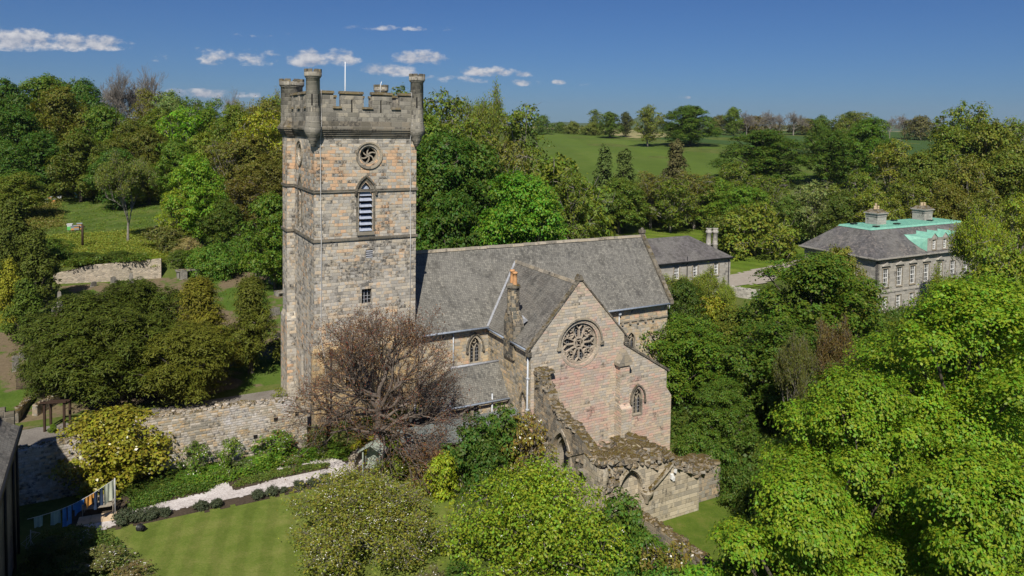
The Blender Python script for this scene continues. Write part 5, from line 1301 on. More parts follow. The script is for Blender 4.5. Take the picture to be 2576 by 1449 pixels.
# outbuilding behind the nave
WG = ruin_root('outbuilding', 'two-storey grey stone wing with hipped slate roof behind the far end of the nave', 'house')
a0, b0, a1, b1, zc = 44.0, 20.5, 62.6, 28.9, 5.4
holes = []; wl_ = [(52.9, 3.35, 4.95), (56.15, 3.35, 4.95), (59.95, 3.35, 4.95), (49.6, 3.35, 4.95), (59.65, -.2, 1.75), (56, -.2, 1.6)]
for x, z0, z1 in wl_: holes.append([(x - .42, z0), (x + .42, z0), (x + .42, z1), (x - .42, z1)])
g = MB(); panel(g, *front(b0), [(a0, -2.5), (a1, -2.5), (a1, zc), (a0, zc)], holes, .2)
g.quad((a1, b0, -2.5), (a1, b1, -2.5), (a1, b1, zc), (a1, b0, zc)); g.quad((a1, b1, -2.5), (a0, b1, -2.5), (a0, b1, zc), (a1, b1, zc)); g.quad((a0, b1, -2.5), (a0, b0, -2.5), (a0, b0, zc), (a0, b1, zc))
g.build('wall', m_ash, WG)
for x, z0, z1 in wl_: sash(WG, x, z0, z1, .84, front(b0))
g = MB(); o = .35; g.box(a0 - .2, a1 + .25, b0 - .25, b1 + .25, zc, zc + .2); g.build('cornice', m_ash, WG)
g = MB(); g.hexa([(a0 - o, b0 - o, zc + .21), (a1 + o, b0 - o, zc + .21), (a1 + o, b1 + o, zc + .21), (a0 - o, b1 + o, zc + .21)], [(a0 - .2, 24.6, 8.3), (58.6, 24.6, 8.3), (58.6, 24.8, 8.3), (a0 - .2, 24.8, 8.3)]); g.build('roof', m_slate3, WG)
g = MB(); g.tube([(a0, b0 - .42, zc + .22), (a1 + .3, b0 - .42, zc + .22)], .09); g.tube([(62.2, b0 - .1, zc + .1), (62.2, b0 - .1, -2)], .06); g.tube([(54.6, b0 - .15, zc + .9), (54.6, b0 - .15, 1)], .06); g.build('gutter', m_blackp, WG)
g = MB(); c = atD(1784, 640, 113); ca, cb = AB(c.x, c.y); zt_ = atD(1788, 574, 113).z
for k in (0, 1): g.lathe([(.42, 3.0), (.42, zt_ - 2.6), (.5, zt_ - 2.5), (.38, zt_ - 2.3), (.38, zt_ - .8), (.5, zt_ - .7), (.5, zt_ - .45), (.4, zt_ - .4), (.4, zt_ - .15), (.48, zt_), (.2, zt_)], (ca + k*1.05 - .2, cb - k*.3, 0), 12)
g.build('chimney', m_ash, WG)
# tall house at the left edge: crow-stepped gable
HS = ruin_root('crow_stepped_house', 'tall dark harled house with stepped gable and slate roof at the left edge', 'house')
c = atD(38, 1062, 40.0); ha_, hb_ = AB(c.x, c.y); ez = c.z; g = MB()
ax0 = ha_ - 9.2; rz_ = ez + 3.0; am = (ax0 + ha_)/2; bb0 = hb_ - 22
g.box(ax0, ha_, bb0, hb_, -2, ez)
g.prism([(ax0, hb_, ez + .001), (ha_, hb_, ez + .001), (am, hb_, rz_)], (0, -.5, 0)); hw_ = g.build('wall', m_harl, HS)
g = MB(); slope_x(g, ha_ + .25, ez - .15, am, rz_ + .05, bb0, hb_ - .35, hb_ - .35); slope_x(g, ax0 - .25, ez - .15, am, rz_ + .05, bb0, hb_ - .35, hb_ - .35); g.build('roof', m_slate2, HS)
g = MB(); ns = 11
for s_ in (0, 1):
    for i in range(ns):
        x = (ha_ - (ha_ - am)*i/ns) if s_ == 0 else (ax0 + (am - ax0)*i/ns); z = ez + (rz_ - ez)*i/ns; dx = -(ha_ - am)/ns if s_ == 0 else (am - ax0)/ns
        g.hexa([(min(x, x + dx), hb_ - .42, z - .1), (max(x, x + dx), hb_ - .42, z - .1), (max(x, x + dx), hb_ + .06, z - .1), (min(x, x + dx), hb_ + .06, z - .1)], [(min(x, x + dx), hb_ - .42, z + .78), (max(x, x + dx), hb_ - .42, z + .78), (max(x, x + dx), hb_ + .06, z + .66), (min(x, x + dx), hb_ + .06, z + .66)])
g.box(am - .9, am + .9, hb_ - 1.2, hb_, rz_ - .6, rz_ + 2.6)
g.build('crow_step', m_dark, HS)
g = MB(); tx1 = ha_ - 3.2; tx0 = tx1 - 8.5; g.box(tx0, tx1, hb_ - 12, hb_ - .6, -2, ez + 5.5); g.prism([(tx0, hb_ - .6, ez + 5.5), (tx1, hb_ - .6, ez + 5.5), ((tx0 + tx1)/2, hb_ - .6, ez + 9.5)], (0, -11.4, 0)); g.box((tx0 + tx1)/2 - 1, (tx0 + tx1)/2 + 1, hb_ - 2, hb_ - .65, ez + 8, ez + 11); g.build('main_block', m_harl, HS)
g = MB()
for dy in (-.5, -2.2, -5.5): g.tube([(ha_ + .1, hb_ + dy, ez - .2), (ha_ + .1, hb_ + dy, -1)], .07)
g.tube([(ha_ + .33, bb0, ez - .18), (ha_ + .33, hb_ - .3, ez - .18)], .09); g.build('downpipe', m_blackp, HS)

# ------------------------------------------------------------------ garden and graveyard things
def rootz(name, dx, dy, z, label, cat, group=None, rz=YAW):
    p = atz(dx, dy, z); o = empty(name, (p.x, p.y, z), rz); tag(o, label, cat, group); return o
# long felt-roofed shed
SHD = ruin_root('garden_shed', 'long low timber shed with grey felt roof in front of the vestry', 'shed')
s0, s1 = (3.6, -7.3), (13.4, -7.3); g = MB(); sb0, sb1, sz0, sz1 = -8.0, -5.9, 1.05, 1.75
g.box(4.6, 13.9, sb0 + .1, sb1 - .1, -2.6, 1.0); g.quad((4.6, sb0 + .1, 1.0), (4.6, sb0 + .1, 1.1), (4.6, sb1 - .1, 1.7), (4.6, sb1 - .1, 1.0))
for i in range(34): g.box(4.65 + i*.27, 4.87 + i*.27, sb0 + .07, sb0 + .097, -2.4, 1.0)
g.build('wall', m_woodO, SHD)
g = MB(); g.hexa([(4.4, sb0 - .1, sz0 - .05), (14.1, sb0 - .1, sz0 - .05), (14.1, sb1 + .1, sz1 - .05), (4.4, sb1 + .1, sz1 - .05)], [(4.4, sb0 - .1, sz0 + .05), (14.1, sb0 - .1, sz0 + .05), (14.1, sb1 + .1, sz1 + .05), (4.4, sb1 + .1, sz1 + .05)]); g.build('roof', m_felt, SHD)
# small dark shed with pitched roof
SH2 = ruin_root('small_shed', 'small shed with black felt pitched roof under the copper tree beside the red door', 'shed')
g = MB(); g.box(5.9, 8.0, -4.7, -3.0, -2, 1.0); g.prism([(5.9, -4.7, 1.0), (5.9, -3.0, 1.0), (5.9, -3.85, 1.55)], (2.1, 0, 0)); g.build('wall', m_wood, SH2)
g = MB(); slope_(g, 5.75, 8.15, -4.9, .95, -3.85, 1.65, .05); slope_(g, 5.75, 8.15, -2.8, .95, -3.85, 1.649, .05); g.build('roof', m_feltD, SH2)
# arbour seat
AR = rootz('garden_arbour', 940, 1192, GZ, 'pale green wooden arbour with little pitched roof and trellis sides', 'arbour', rz=rad(-14))
g = MB()
for x in (-.62, .62):
    for y in (-.38, .38): g.box(x - .045, x + .045, y - .045, y + .045, 0, 1.75)
g.pieces('post', m_woodP, AR)
g = MB()
for s_ in (-1, 1):
    for i in range(7):
        t0, t1 = i/7, (i+1)/7; x0, x1 = s_*(.92 - .92*t0), s_*(.92 - .92*t1); z0, z1 = 1.62 + .58*t0, 1.62 + .58*t1
        g.hexa([(x0, -.6, z0), (x1, -.6, z1 - .02), (x1, .55, z1 - .02), (x0, .55, z0)], [(x0, -.6, z0 + .05), (x1, -.6, z1 + .03), (x1, .55, z1 + .03), (x0, .55, z0 + .05)])
g.box(-.05, .05, -.62, .57, 2.18, 2.26); g.build('roof', m_woodP, AR)
g = MB(); g.box(-.6, .6, .34, .37, .1, 1.7); g.box(-.58, .58, -.2, .33, .42, .47)
for x in (-.62, .62):
    for i in range(6):
        for s_ in (-1, 1): g.tube([(x, -.36 + .12*i, .55 + (0 if s_ > 0 else .7)), (x, min(.36, -.36 + .12*i + .5), .55 + (.7 if s_ > 0 else 0))], .012, 4)
g.build('trellis', m_woodP, AR)
# benches
def bench(name, dx, dy, z, rz, mat, label):
    o = rootz(name, dx, dy, z, label, 'bench', rz=rz)
    g = MB()
    for i in range(5): g.box(-.85, .85, -.25 + i*.105, -.16 + i*.105, .42, .445)
    g.build('seat', mat, o); g = MB()
    g.box(-.85, .85, .30, .34, .86, .95); g.box(-.85, .85, .29, .33, .52, .58)
    for i in range(15): g.box(-.78 + i*.11, -.74 + i*.11, .30, .325, .58, .86)
    g.build('backrest', mat, o)
    for x in (-.85, .79):
        for y, h in ((-.26, .66), (.29, .95)):
            g = MB(); g.box(x, x + .06, y, y + .06, 0, h); g.build('leg', mat, o)
        g = MB(); g.box(x - .01, x + .07, -.30, .30, .66, .70); g.build('armrest', mat, o)
    return o
bench('garden_bench', 1128, 1248, -1.05, rad(8), m_wood, 'weathered grey slatted bench half hidden between the two blossom trees')
bench('garden_bench', 248, 1290, GZ, rad(20), m_wood, 'slatted wooden bench behind the washing line at the end of the path')
tb = rootz('garden_table', 1122, 1286, -1.15, 'low grey wooden table in front of the half hidden bench', 'table', rz=rad(8))
g = MB()
for i in range(6): g.box(-.6, .6, -.3 + i*.1, -.22 + i*.1, .42, .45)
g.build('tabletop', m_wood, tb)
for x in (-.55, .49):
    for y in (-.27, .22): g = MB(); g.box(x, x + .06, y, y + .06, 0, .42); g.build('leg', m_wood, tb)
pv = rootz('paving_slab', 245, 1300, GZ + .03, 'warm sandstone paving in front of the bench by the washing line', 'paving', rz=rad(22)); pv['kind'] = 'structure'
g = MB()
for i in range(3):
    for j in range(2): g.box(-1.0 + i*.68, -.34 + i*.68, -.75 + j*.5, -.27 + j*.5, 0, .05)
g.build('slab', m_sand, pv)
# washing line
WL = empty('washing_line', atz(285, 1290, GZ)); tag(WL, 'thin washing line slung from the dark house towards a post by the bench', 'washing line')
p1 = atz(290, 1300, GZ) + Vector((0, 0, 2.35)); p0 = atz(70, 1400, GZ) + Vector((0, 0, 2.1))
g = MB(); NL = 16; lp = []
for i in range(NL + 1):
    t = i/NL; p = p0.lerp(p1, t); p.z -= .35*math.sin(math.pi*t); lp.append(p - WL.location)
g.tube(lp, .012, 4); g.build('line', m_cord, WL)
g = MB(); q = p1 - WL.location; g.tube([(q.x, q.y, -.1), (q.x, q.y, q.z + .05)], .035); g.build('post', m_steel, WL)
def line_pt(t): i = min(NL - 1, int(t*NL)); f_ = t*NL - i; return WL.location + lp[i].lerp(lp[i+1], f_)
def cloth(kind, t0, t1, hgt, mat, label, cat, seed):
    r = random.Random(seed); a, b = line_pt(t0), line_pt(t1); g = MB(); nx, nz = 10, 8; vs = []
    side = (b - a).cross(Z3).normalized(); ph = r.uniform(0, 6)
    for j in range(nz + 1):
        for i in range(nx + 1):
            u_, v_ = i/nx, j/nz; p = a.lerp(b, u_) - Z3*hgt*v_ + side*(.05*math.sin(u_*9 + ph)*v_ + .03*math.sin(u_*17 + 2*ph)); 
            if kind == 'shirt': p -= Z3*.10*math.sin(u_*math.pi*2)*v_
            vs.append(p)
    def keep(i, j):
        u_, v_ = (i + .5)/nx, (j + .5)/nz
        if kind == 'shirt': return not (v_ > .45 and (u_ < .18 or u_ > .82))
        if kind == 'trousers': return not (.38 < u_ < .62 and v_ < .72)
        return True
    fs = [(j*(nx+1) + i, j*(nx+1) + i + 1, (j+1)*(nx+1) + i + 1, (j+1)*(nx+1) + i) for j in range(nz) for i in range(nx) if keep(i, j)]
    o = vs[0].copy(); g.add([p - o for p in vs], fs, 0, True)
    g.add([p - o + side*.015 for p in vs], [f[::-1] for f in fs], 0, True)
    ob = g.build(kind if kind != 'sheet' else 'cloth', mat, None, o); tag(ob, label, cat, 'washing on the line'); return ob
cloth('sheet', .86, .99, 1.15, m_cream, 'pale cream towel hanging nearest the bench', 'towel', 1)
cloth('trousers', .745, .85, 1.05, m_navy, 'dark navy jeans pegged upside down in front of the bench', 'trousers', 2)
cloth('shirt', .63, .74, .62, m_orange, 'orange shirt hung on the washing line', 'shirt', 3)
cloth('shirt', .49, .62, .68, m_blue, 'deep blue shirt hung on the washing line', 'shirt', 4)
cloth('trousers', .375, .48, 1.1, m_blueL, 'washed-out light blue trousers hung upside down', 'trousers', 5)
cloth('sheet', .25, .35, .75, m_teal, 'pale teal cloth on the shaded half of the line', 'cloth', 6)
cloth('sheet', .07, .16, .6, m_teal, 'small pale cloth at the shaded left end of the line', 'cloth', 7)
# black bucket on its side
BK = rootz('bucket', 356, 1328, GZ + .2, 'black plastic bucket lying on its side at the edge of the lawn', 'bucket', rz=rad(60))
g = MB(); M_ = Matrix.Rotation(rad(82), 4, 'X')
bk = MB(); bk.lathe([(.15, .2), (.21, -.22), (.225, -.22), (.225, -.18), (.18, -.17), (.135, .17), (.01, .17)], (0, 0, 0), 16); bk.v = [tuple(M_ @ Vector(q)) for q in bk.v]
bk.build('tub', m_blackp, BK); g.tube([M_ @ Vector((.22*math.cos(a), .22*math.sin(a)*.4 + .1, -.2)) for a in (0, .8, 1.6, 2.4, 3.14)], .01, 4); g.build('handle', m_steel, BK)
# metal pole frame on the grass
PF = rootz('clothes_prop', 1112, 1352, GZ + .35, 'bent galvanised metal pole frame lying on the lawn between the blossom trees', 'pole')
q = lambda dx, dy, z: atz(dx, dy, z) - PF.location
def ql(dx, dy, z): v_ = q(dx, dy, z); return Matrix.Rotation(-YAW, 4, 'Z') @ v_
g = MB(); g.tube([ql(1098, 1330, GZ + 1.0), ql(1130, 1373, GZ + .05)], .035, 6); g.tube([ql(1120, 1372, GZ + .1), ql(1150, 1371, GZ + .1), ql(1175, 1366, GZ + .5)], .035, 6); g.tube([ql(1128, 1370, GZ + .1), ql(1137, 1389, GZ + .1)], .03, 6); g.build('tube', m_steel, PF)
# rotary airer in the shade
RA = rootz('rotary_airer', 78, 1400, GZ, 'spindly folded clothes airer standing in deep shade by the dark house', 'airer')
g = MB(); g.tube([(0, 0, 0), (0, 0, 1.5)], .02, 5)
for k in range(6): a = k*1.05; g.tube([(0, 0, 1.45 - .1*k), (.45*math.cos(a), .45*math.sin(a), 1.2 - .12*k), (.2*math.cos(a + 1), .2*math.sin(a + 1), .9 - .1*k)], .01, 4)
g.build('frame', m_steel, RA)
# lychgate frame, little conifer, iron fence
LG = rootz('timber_frame', 145, 1078, 1.0, 'open brown timber frame with sloping top standing behind the garden wall', 'timber frame', rz=rad(10))
g = MB()
for x in (-.65, .65):
    for y in (-.5, .5): g.box(x - .07, x + .07, y - .07, y + .07, 0, 2.1 if y < 0 else 1.8)
g.pieces('post', m_woodD, LG); g = MB(); g.hexa([(-.85, -.7, 2.12), (.85, -.7, 2.12), (.85, -.55, 2.12), (-.85, -.55, 2.12)], [(-.85, -.7, 2.25), (.85, -.7, 2.25), (.85, -.55, 2.25), (-.85, -.55, 2.25)])
g.box(-.75, .75, .42, .58, 1.8, 1.93)
for x in (-.7, 0, .7): g.hexa([(x - .05, -.6, 2.0), (x + .05, -.6, 2.0), (x + .05, .6, 1.72), (x - .05, .6, 1.72)], [(x - .05, -.6, 2.1), (x + .05, -.6, 2.1), (x + .05, .6, 1.82), (x - .05, .6, 1.82)])
g.build('beam', m_woodD, LG)
IF = ruin_root('iron_fence', 'low black iron railing edging the grass beside the gravel yard', 'fence')
pa, pb = pab(42, 1000, 1.1), pab(118, 1000, 1.1); g = MB()
for i in range(26):
    t = i/25; x, y = pa[0] + (pb[0] - pa[0])*t, pa[1] + (pb[1] - pa[1])*t; zg_ = gz(Wd(x, y)); g.tube([(x, y, zg_), (x, y, zg_ + 1.15)], .016, 4)
for h in (.25, 1.0): g.tube([(pa[0], pa[1], gz(Wd(*pa)) + h), (pb[0], pb[1], gz(Wd(*pb)) + h)], .018, 4)
g.build('railing', m_blackp, IF)
# white pot by the bench etc.
# gravestones
def headstone(dx, dy, h, w_, label, form='slab', rz=0, lean=0):
    a, b = 0, 0
    # meet the sloping churchyard under the given bearing
    d = ray(dx, dy); t = 30.
    while t < 200:
        p = Vector((0, 0, H)) + d*t
        if p.z < gz(p): break
        t += .15
    o = empty('gravestone', (p.x, p.y, gz(p) - .08), YAW + rz); o.rotation_euler = (rad(lean), rad(lean*.6), YAW + rz); tag(o, label, 'gravestone', 'gravestones in the churchyard')
    g = MB(); th = .16
    if form == 'slab':
        pr = [(-w_/2, 0), (w_/2, 0), (w_/2, h*.85), (w_*.32, h*.93), (0, h), (-w_*.32, h*.93), (-w_/2, h*.85)]
        g.prism([(x, -th/2, z) for x, z in pr], (0, th, 0)); g.build('stone', m_grave, o); g = MB(); g.box(-w_*.62, w_*.62, -.2, .2, -.05, .12); g.build('base', m_grave, o)
    elif form == 'obelisk':
        g.hexa([(-.28, -.28, .45), (.28, -.28, .45), (.28, .28, .45), (-.28, .28, .45)], [(-.15, -.15, h - .2), (.15, -.15, h - .2), (.15, .15, h - .2), (-.15, .15, h - .2)])
        g.hexa([(-.15, -.15, h - .199), (.15, -.15, h - .199), (.15, .15, h - .199), (-.15, .15, h - .199)], [(-.01, -.01, h), (.01, -.01, h), (.01, .01, h), (-.01, .01, h)]); g.build('stone', m_grave, o)
        g = MB(); g.box(-.45, .45, -.45, .45, -.1, .25); g.box(-.36, .36, -.36, .36, .251, .45); g.build('base', m_grave, o)
    elif form == 'table':
        g.box(-w_/2, w_/2, -.5, .5, h - .14, h); g.build('slab', m_grave, o); g = MB()
        for x in (-w_*.4, w_*.4): g.box(x - .12, x + .12, -.4, .4, 0, h - .141)
        g.build('support', m_grave, o)
    return o
for args in [
    (470, 697, 1.0, 2.5, 'flat table tomb with pale top on two supports near the ivy wall', 'table', .05),
    (462, 703, 1.25, .8, 'tall upright headstone right in front of the flat table tomb', 'slab'),
    (537, 682, .95, .7, 'leaning headstone with shouldered top right of the table tomb', 'slab', .5, 6),
    (591, 674, 1.5, .7, 'tall leaning headstone beneath the shrubs, third from the tower', 'slab', .6, -8),
    (586, 682, .8, .6, 'small headstone just in front of the tall leaning one', 'slab', .2, 6),
    (623, 660, 1.2, 1.1, 'broad headstone with dark top on a pale plinth below the broken wall', 'slab'),
    (648, 712, 1.5, .7, 'narrow monument with urn-like head left of the fallen slab', 'obelisk', .3),
    (642, 722, 1.1, .5, 'thin slab close in front of the narrow monument', 'slab', .8),
    (690, 712, .6, 1.5, 'slumped stone lying under the tree next to the tower', 'table', .7, 12),
    (706, 742, .5, 1.4, 'low fallen slab half behind the tower edge', 'table', .5, 10),
    (692, 795, 1.0, 1.2, 'wide pointed headstone right of the last yew', 'slab', .3, -6),
    (612, 780, .9, .7, 'light-faced headstone seen through the yew tops', 'slab'),
    (700, 850, .6, .9, 'low stone in yew shade close to the tower wall', 'slab', .4),
    (150, 782, 2.2, .6, 'slender obelisk on a stepped base at the left of the yews', 'obelisk'),
    (136, 790, .8, .6, 'small stone leaning beside the slender obelisk', 'slab', .7, 8),
    (115, 748, .7, .5, 'small white-faced stone in the shade of the left cypresses', 'slab'),
    (330, 715, 1.6, .35, 'thin pillar stone rising behind the yews', 'obelisk'),
    (285, 713, .9, .6, 'plain upright stone below the middle of the ivy wall', 'slab', .3),
    (234, 722, .7, .6, 'tilted low stone below the left half of the ivy wall', 'slab', .5, 10),
    (268, 700, .4, .9, 'dark flat stone tilted in the grass near the ivy wall', 'table', .5, 14),
    (40, 935, 1.5, .5, 'tall narrow headstone left of the yews near the railing', 'slab', .2),
    (62, 905, 1.2, .8, 'rounded headstone at the left edge of the yew crown', 'slab', .4)]:
    headstone(*args)
# beehives
def hive(dx, dy, z_, cols, label):
    d = ray(dx, dy); t = 60.
    while t < 260:
        p = Vector((0, 0, H)) + d*t
        if p.z < gz(p): break
        t += .2
    o = empty('beehive', (p.x, p.y, gz(p)), YAW + random.uniform(-.2, .2)); tag(o, label, 'beehive', 'beehives in the meadow')
    z = .25
    g = MB()
    for x in (-.25, .2):
        for y in (-.25, .2): g.box(x, x + .05, y, y + .05, 0, .25)
    g.build('stand', m_wood, o)
    for i, c_ in enumerate(cols):
        g = MB(); g.box(-.3, .3, -.3, .3, z, z + .26); g.build('box', m_hive[c_], o); z += .263
    g = MB(); g.box(-.36, .36, -.36, .36, z, z + .1); g.build('lid', m_hive['grey' if cols[0] != 'green' else 'white'], o)
for a in [(176, 583, 0, ('green', 'green', 'white'), 'green beehive at the left of the lower row'), (184, 583, 0, ('orange', 'grey'), 'orange and grey beehive in the middle of the lower row'),
          (192, 582, 0, ('grey', 'orange'), 'grey over orange beehive, right of the middle one in the lower row'), (200, 581, 0, ('orange', 'grey', 'orange'), 'striped orange beehive at the right end of the lower row'),
          (118, 513, 0, ('white', 'grey'), 'pale beehive in the group at the upper left of the meadow'), (126, 511, 0, ('orange', 'grey', 'orange'), 'tall orange beehive in the upper left group'),
          (134, 513, 0, ('orange', 'orange'), 'short orange beehive at the right of the upper left group'), (150, 502, 0, ('white',), 'single low white beehive behind the upper left group'),
          (193, 500, 0, ('teal', 'grey', 'teal'), 'lone teal grey beehive furthest right in the meadow')]: hive(*a)
ps = atz(208, 632, 6.3); po = empty('wooden_post', (ps.x, ps.y, gz(ps) - .2)); tag(po, 'brown wooden post standing in rough grass above the ivy wall', 'post')
g = MB(); g.tube([(0, 0, 0), (0, 0, 3.2)], [.16, .13], 8); g.build('shaft', m_woodD, po); g = MB(); g.box(-.04, .3, -.03, .03, 2.8, 3.0); g.build('bracket', m_woodD, po)

# ------------------------------------------------------------------ trees, shrubs, borders
random.seed(11)
DG = (.030, .070, .013); MG = (.055, .098, .015); BG = (.095, .185, .016); OL = (.072, .102, .018); BR = (.088, .092, .024); LG_ = (.11, .17, .02); GG = (.085, .125, .05); YO = (.15, .165, .02); YG = (.19, .21, .02)
B1 = tree_proto('b', 1, 5.0, 12, nl=36, npc=22, nleaf=34, ls=.30, lobe=.31, pad=.44)
B2 = tree_proto('b', 2, 5.5, 12, nl=42, npc=20, nleaf=34, ls=.30, lobe=.27, zb=.10, pad=.44)
B3 = tree_proto('b', 3, 5.0, 13, nl=32, npc=24, nleaf=34, ls=.30, lobe=.34, zb=.08, prof='oval', pad=.42)
D1 = tree_proto('d', 14, 6.0, 13, nl=60, npc=24, nleaf=38, ls=.26, lobe=.25, zb=.06, pad=.46, flat=.34, droop=.45, upn=1.2, trunk_r=.4)
D2 = tree_proto('d', 15, 6.0, 13, nl=54, npc=26, nleaf=38, ls=.26, lobe=.27, zb=.06, pad=.46, flat=.34, droop=.45, upn=1.2, prof='oval', trunk_r=.4)
V1 = tree_proto('v', 4, 4.5, 12, nl=34, npc=15, nleaf=20, ls=.29, lobe=.27, prof='vase', gap=.25, limbs=2.4, twigs=2, trunk_r=.26, barkm=m_barkG)
V2 = tree_proto('v', 5, 4.5, 11, nl=40, npc=16, nleaf=24, ls=.28, lobe=.26, prof='oval', gap=.2, limbs=2.4, twigs=2, trunk_r=.24, barkm=m_barkG, zb=.08)
K1 = tree_proto('k', 6, 3.0, 10, nl=30, npc=12, nleaf=24, ls=.30, lobe=.28, prof='cone', mat=m_need, name='conifer', zb=.04, trunk_r=.2, droop=.8, flat=.3)
S1 = tree_proto('s', 8, 3.0, 3.6, nl=24, npc=18, nleaf=30, ls=.22, lobe=.38, zb=.02, name='shrub', trunk_r=.09)
S2 = tree_proto('s', 9, 3.0, 3.6, nl=24, npc=15, nleaf=24, ls=.21, lobe=.32, zb=.0, name='shrub', trunk_r=.08, gap=.15, limbs=1.6, twigs=1, barkm=m_barkG)
N1 = twig_proto(21, 14, 4.2, depth=6, split=3, ang=.55, up=.09, tr=.36, leaders=5, spread=.75, shrink=.74, barkm=m_barkG, rmin=.020)
N2 = twig_proto(22, 13, 3.0, depth=6, split=3, ang=.50, up=.12, tr=.24, leaders=4, spread=.6, shrink=.72, nleaf=2, ls=.24, lsd=.34, barkm=m_barkG, name='sparse_tree', color=(.12, .14, .03), rmin=.014)

# skyline and wood left of the tower: (proto, x, top, width, distance, colour, label)
LW = [(B1, 15, 195, 120, 165, DG, 'dark tree with its crown cut by the left edge of the picture, on the skyline'),
 (B2, 112, 184, 160, 175, MG, 'round-headed green tree, the biggest dome on the left skyline'),
 (V1, 165, 188, 60, 180, MG, 'thin-topped tree poking up between the green dome and the dark round tree'),
 (B3, 208, 196, 110, 168, DG, 'dark round green tree on the skyline left of the tall bare tree'),
 (N1, 292, 153, 110, 185, None, 'tall bare grey-twigged tree on the skyline, left of its twin'),
 (N1, 352, 156, 120, 188, None, 'tall bare grey-twigged tree on the skyline, right of its twin'),
 (V1, 375, 214, 110, 178, BR, 'olive brown half-leafed tree at the foot of the tall bare pair'),
 (B3, 428, 226, 56, 170, GG, 'pale flowering chestnut standing on the left skyline'),
 (V2, 470, 240, 95, 182, MG, 'spreading green tree with gaps on the skyline, right of the chestnut'),
 (V1, 525, 240, 85, 186, MG, 'flat-topped loose green tree under the low white cloud'),
 (N1, 600, 216, 100, 200, None, 'grey bare tree on the skyline left of the tower'),
 (N2, 660, 222, 80, 190, (.12, .11, .04), 'thinly leafed brown tree on the skyline close to the tower'),
 (V1, 700, 228, 80, 180, OL, 'olive skyline tree touching the tower edge'),
 (B3, 45, 262, 150, 145, DG, 'large dark green tree below the left skyline'),
 (B1, 150, 212, 150, 158, (.075, .085, .018), 'big olive brown tree in front of the green dome'),
 (B2, 262, 262, 120, 150, MG, 'green layered tree in front of the tall bare pair'),
 (B3, 330, 300, 130, 142, (.06, .075, .016), 'dark olive tree below the bare pair'),
 (B1, 392, 268, 120, 152, OL, 'dull olive tree right of the bare pair, halfway down the wood'),
 (V2, 455, 262, 130, 148, BG, 'vivid yellow-green tree high in the wood left of the tower'),
 (B2, 520, 268, 110, 155, MG, 'fresh green tree right of the vivid yellow-green one'),
 (B1, 590, 258, 120, 150, OL, 'olive round tree in the upper wood, below the skyline bare tree'),
 (B3, 668, 245, 110, 150, BR, 'russet brown tree beside the top of the tower'),
 (V2, 655, 268, 60, 140, YO, 'small yellow-topped tree among the russet ones beside the tower'),
 (B1, 90, 330, 150, 132, DG, 'dark mass of tree above the left cypresses'),
 (B2, 200, 330, 140, 130, (.055, .075, .015), 'dark layered tree above the hive meadow'),
 (B3, 285, 370, 120, 124, DG, 'shadowy green tree at the wood edge above the meadow'),
 (B2, 372, 322, 130, 130, (.06, .07, .015), 'dark brown-green layered tree in the middle of the wood'),
 (B3, 440, 345, 120, 126, MG, 'mid green tree behind the bright young tree'),
 (B1, 520, 330, 130, 130, (.09, .12, .022), 'light green bushy tree in the middle of the wood'),
 (V1, 570, 340, 130, 124, BR, 'twiggy brownish tree in the wood nearest the tower, upper one'),
 (B1, 640, 340, 140, 126, (.080, .084, .020), 'rusty olive tree against the tower side, midway up'),
 (B3, 690, 400, 110, 112, (.068, .070, .018), 'dark rusty tree low against the tower side'),
 (V2, 600, 440, 140, 108, (.07, .065, .018), 'tangled dark brown thicket tree left of the tower'),
 (B3, 495, 385, 130, 98, (.085, .155, .018), 'bright green young tree with a pointed top in front of the wood'),
 (V2, 440, 470, 90, 97, (.13, .17, .02), 'small yellow-green tree at the foot of the bright young tree'),
 (B1, 560, 500, 110, 97, (.045, .075, .015), 'dark rounded tree right of the bright young tree'),
 (B2, 690, 480, 125, 86, MG, 'green tree with drooping leaves touching the tower, low down'),
 (N2, 320, 372, 140, 100, (.085, .11, .03), 'slim thinly leafed tree with pale trunk standing alone in the meadow'),
 (B1, 48, 430, 130, 115, (.075, .10, .02), 'light green tree above the left cypresses'),
 (S1, 205, 418, 80, 144, (.06, .095, .02), 'rounded bush at the top edge of the hive meadow'),
 (S2, 150, 425, 90, 142, OL, 'straggling olive bush up from the hives'),
 (S1, 95, 445, 90, 141, (.07, .10, .02), 'pale green bush left of the upper beehives'),
 (S2, 255, 460, 110, 138, (.10, .085, .035), 'brownish bramble patch above the hives'),
 (S2, 335, 460, 130, 137, (.09, .085, .035), 'brownish scrub behind the slim meadow tree'),
 (S2, 180, 455, 130, 140, (.10, .085, .035), 'brown-green bramble patch behind the hives'),
 (S2, 420, 560, 120, 96, (.075, .085, .03), 'spreading bushes at the right end of the meadow'),
 (S2, 475, 597, 70, 92, (.17, .15, .09), 'dead straw-coloured bush above the graveyard wall'),
 (S1, 500, 622, 90, 90, (.06, .11, .018), 'green shrub below the straw-coloured bush'),
 (S1, 552, 612, 100, 89, (.055, .11, .02), 'broad green shrub behind the leaning headstones'),
 (S1, 600, 600, 90, 92, (.05, .10, .018), 'green shrub overhanging the broken pale wall'),
 (S2, 455, 628, 70, 90, (.045, .075, .015), 'ivy clump at the right end of the graveyard wall'),
 (S1, 300, 632, 110, 88.5, (.035, .060, .013), 'dark ivy hump on top of the graveyard wall, middle'),
 (S1, 210, 637, 110, 88, (.035, .060, .013), 'dark ivy hump on top of the graveyard wall, left'),
 (S1, 375, 640, 80, 88.5, (.11, .14, .02), 'yellowish ivy hump on top of the graveyard wall, right'),
 (S1, 130, 600, 110, 88, (.05, .085, .018), 'green bush right of the left cypresses')]
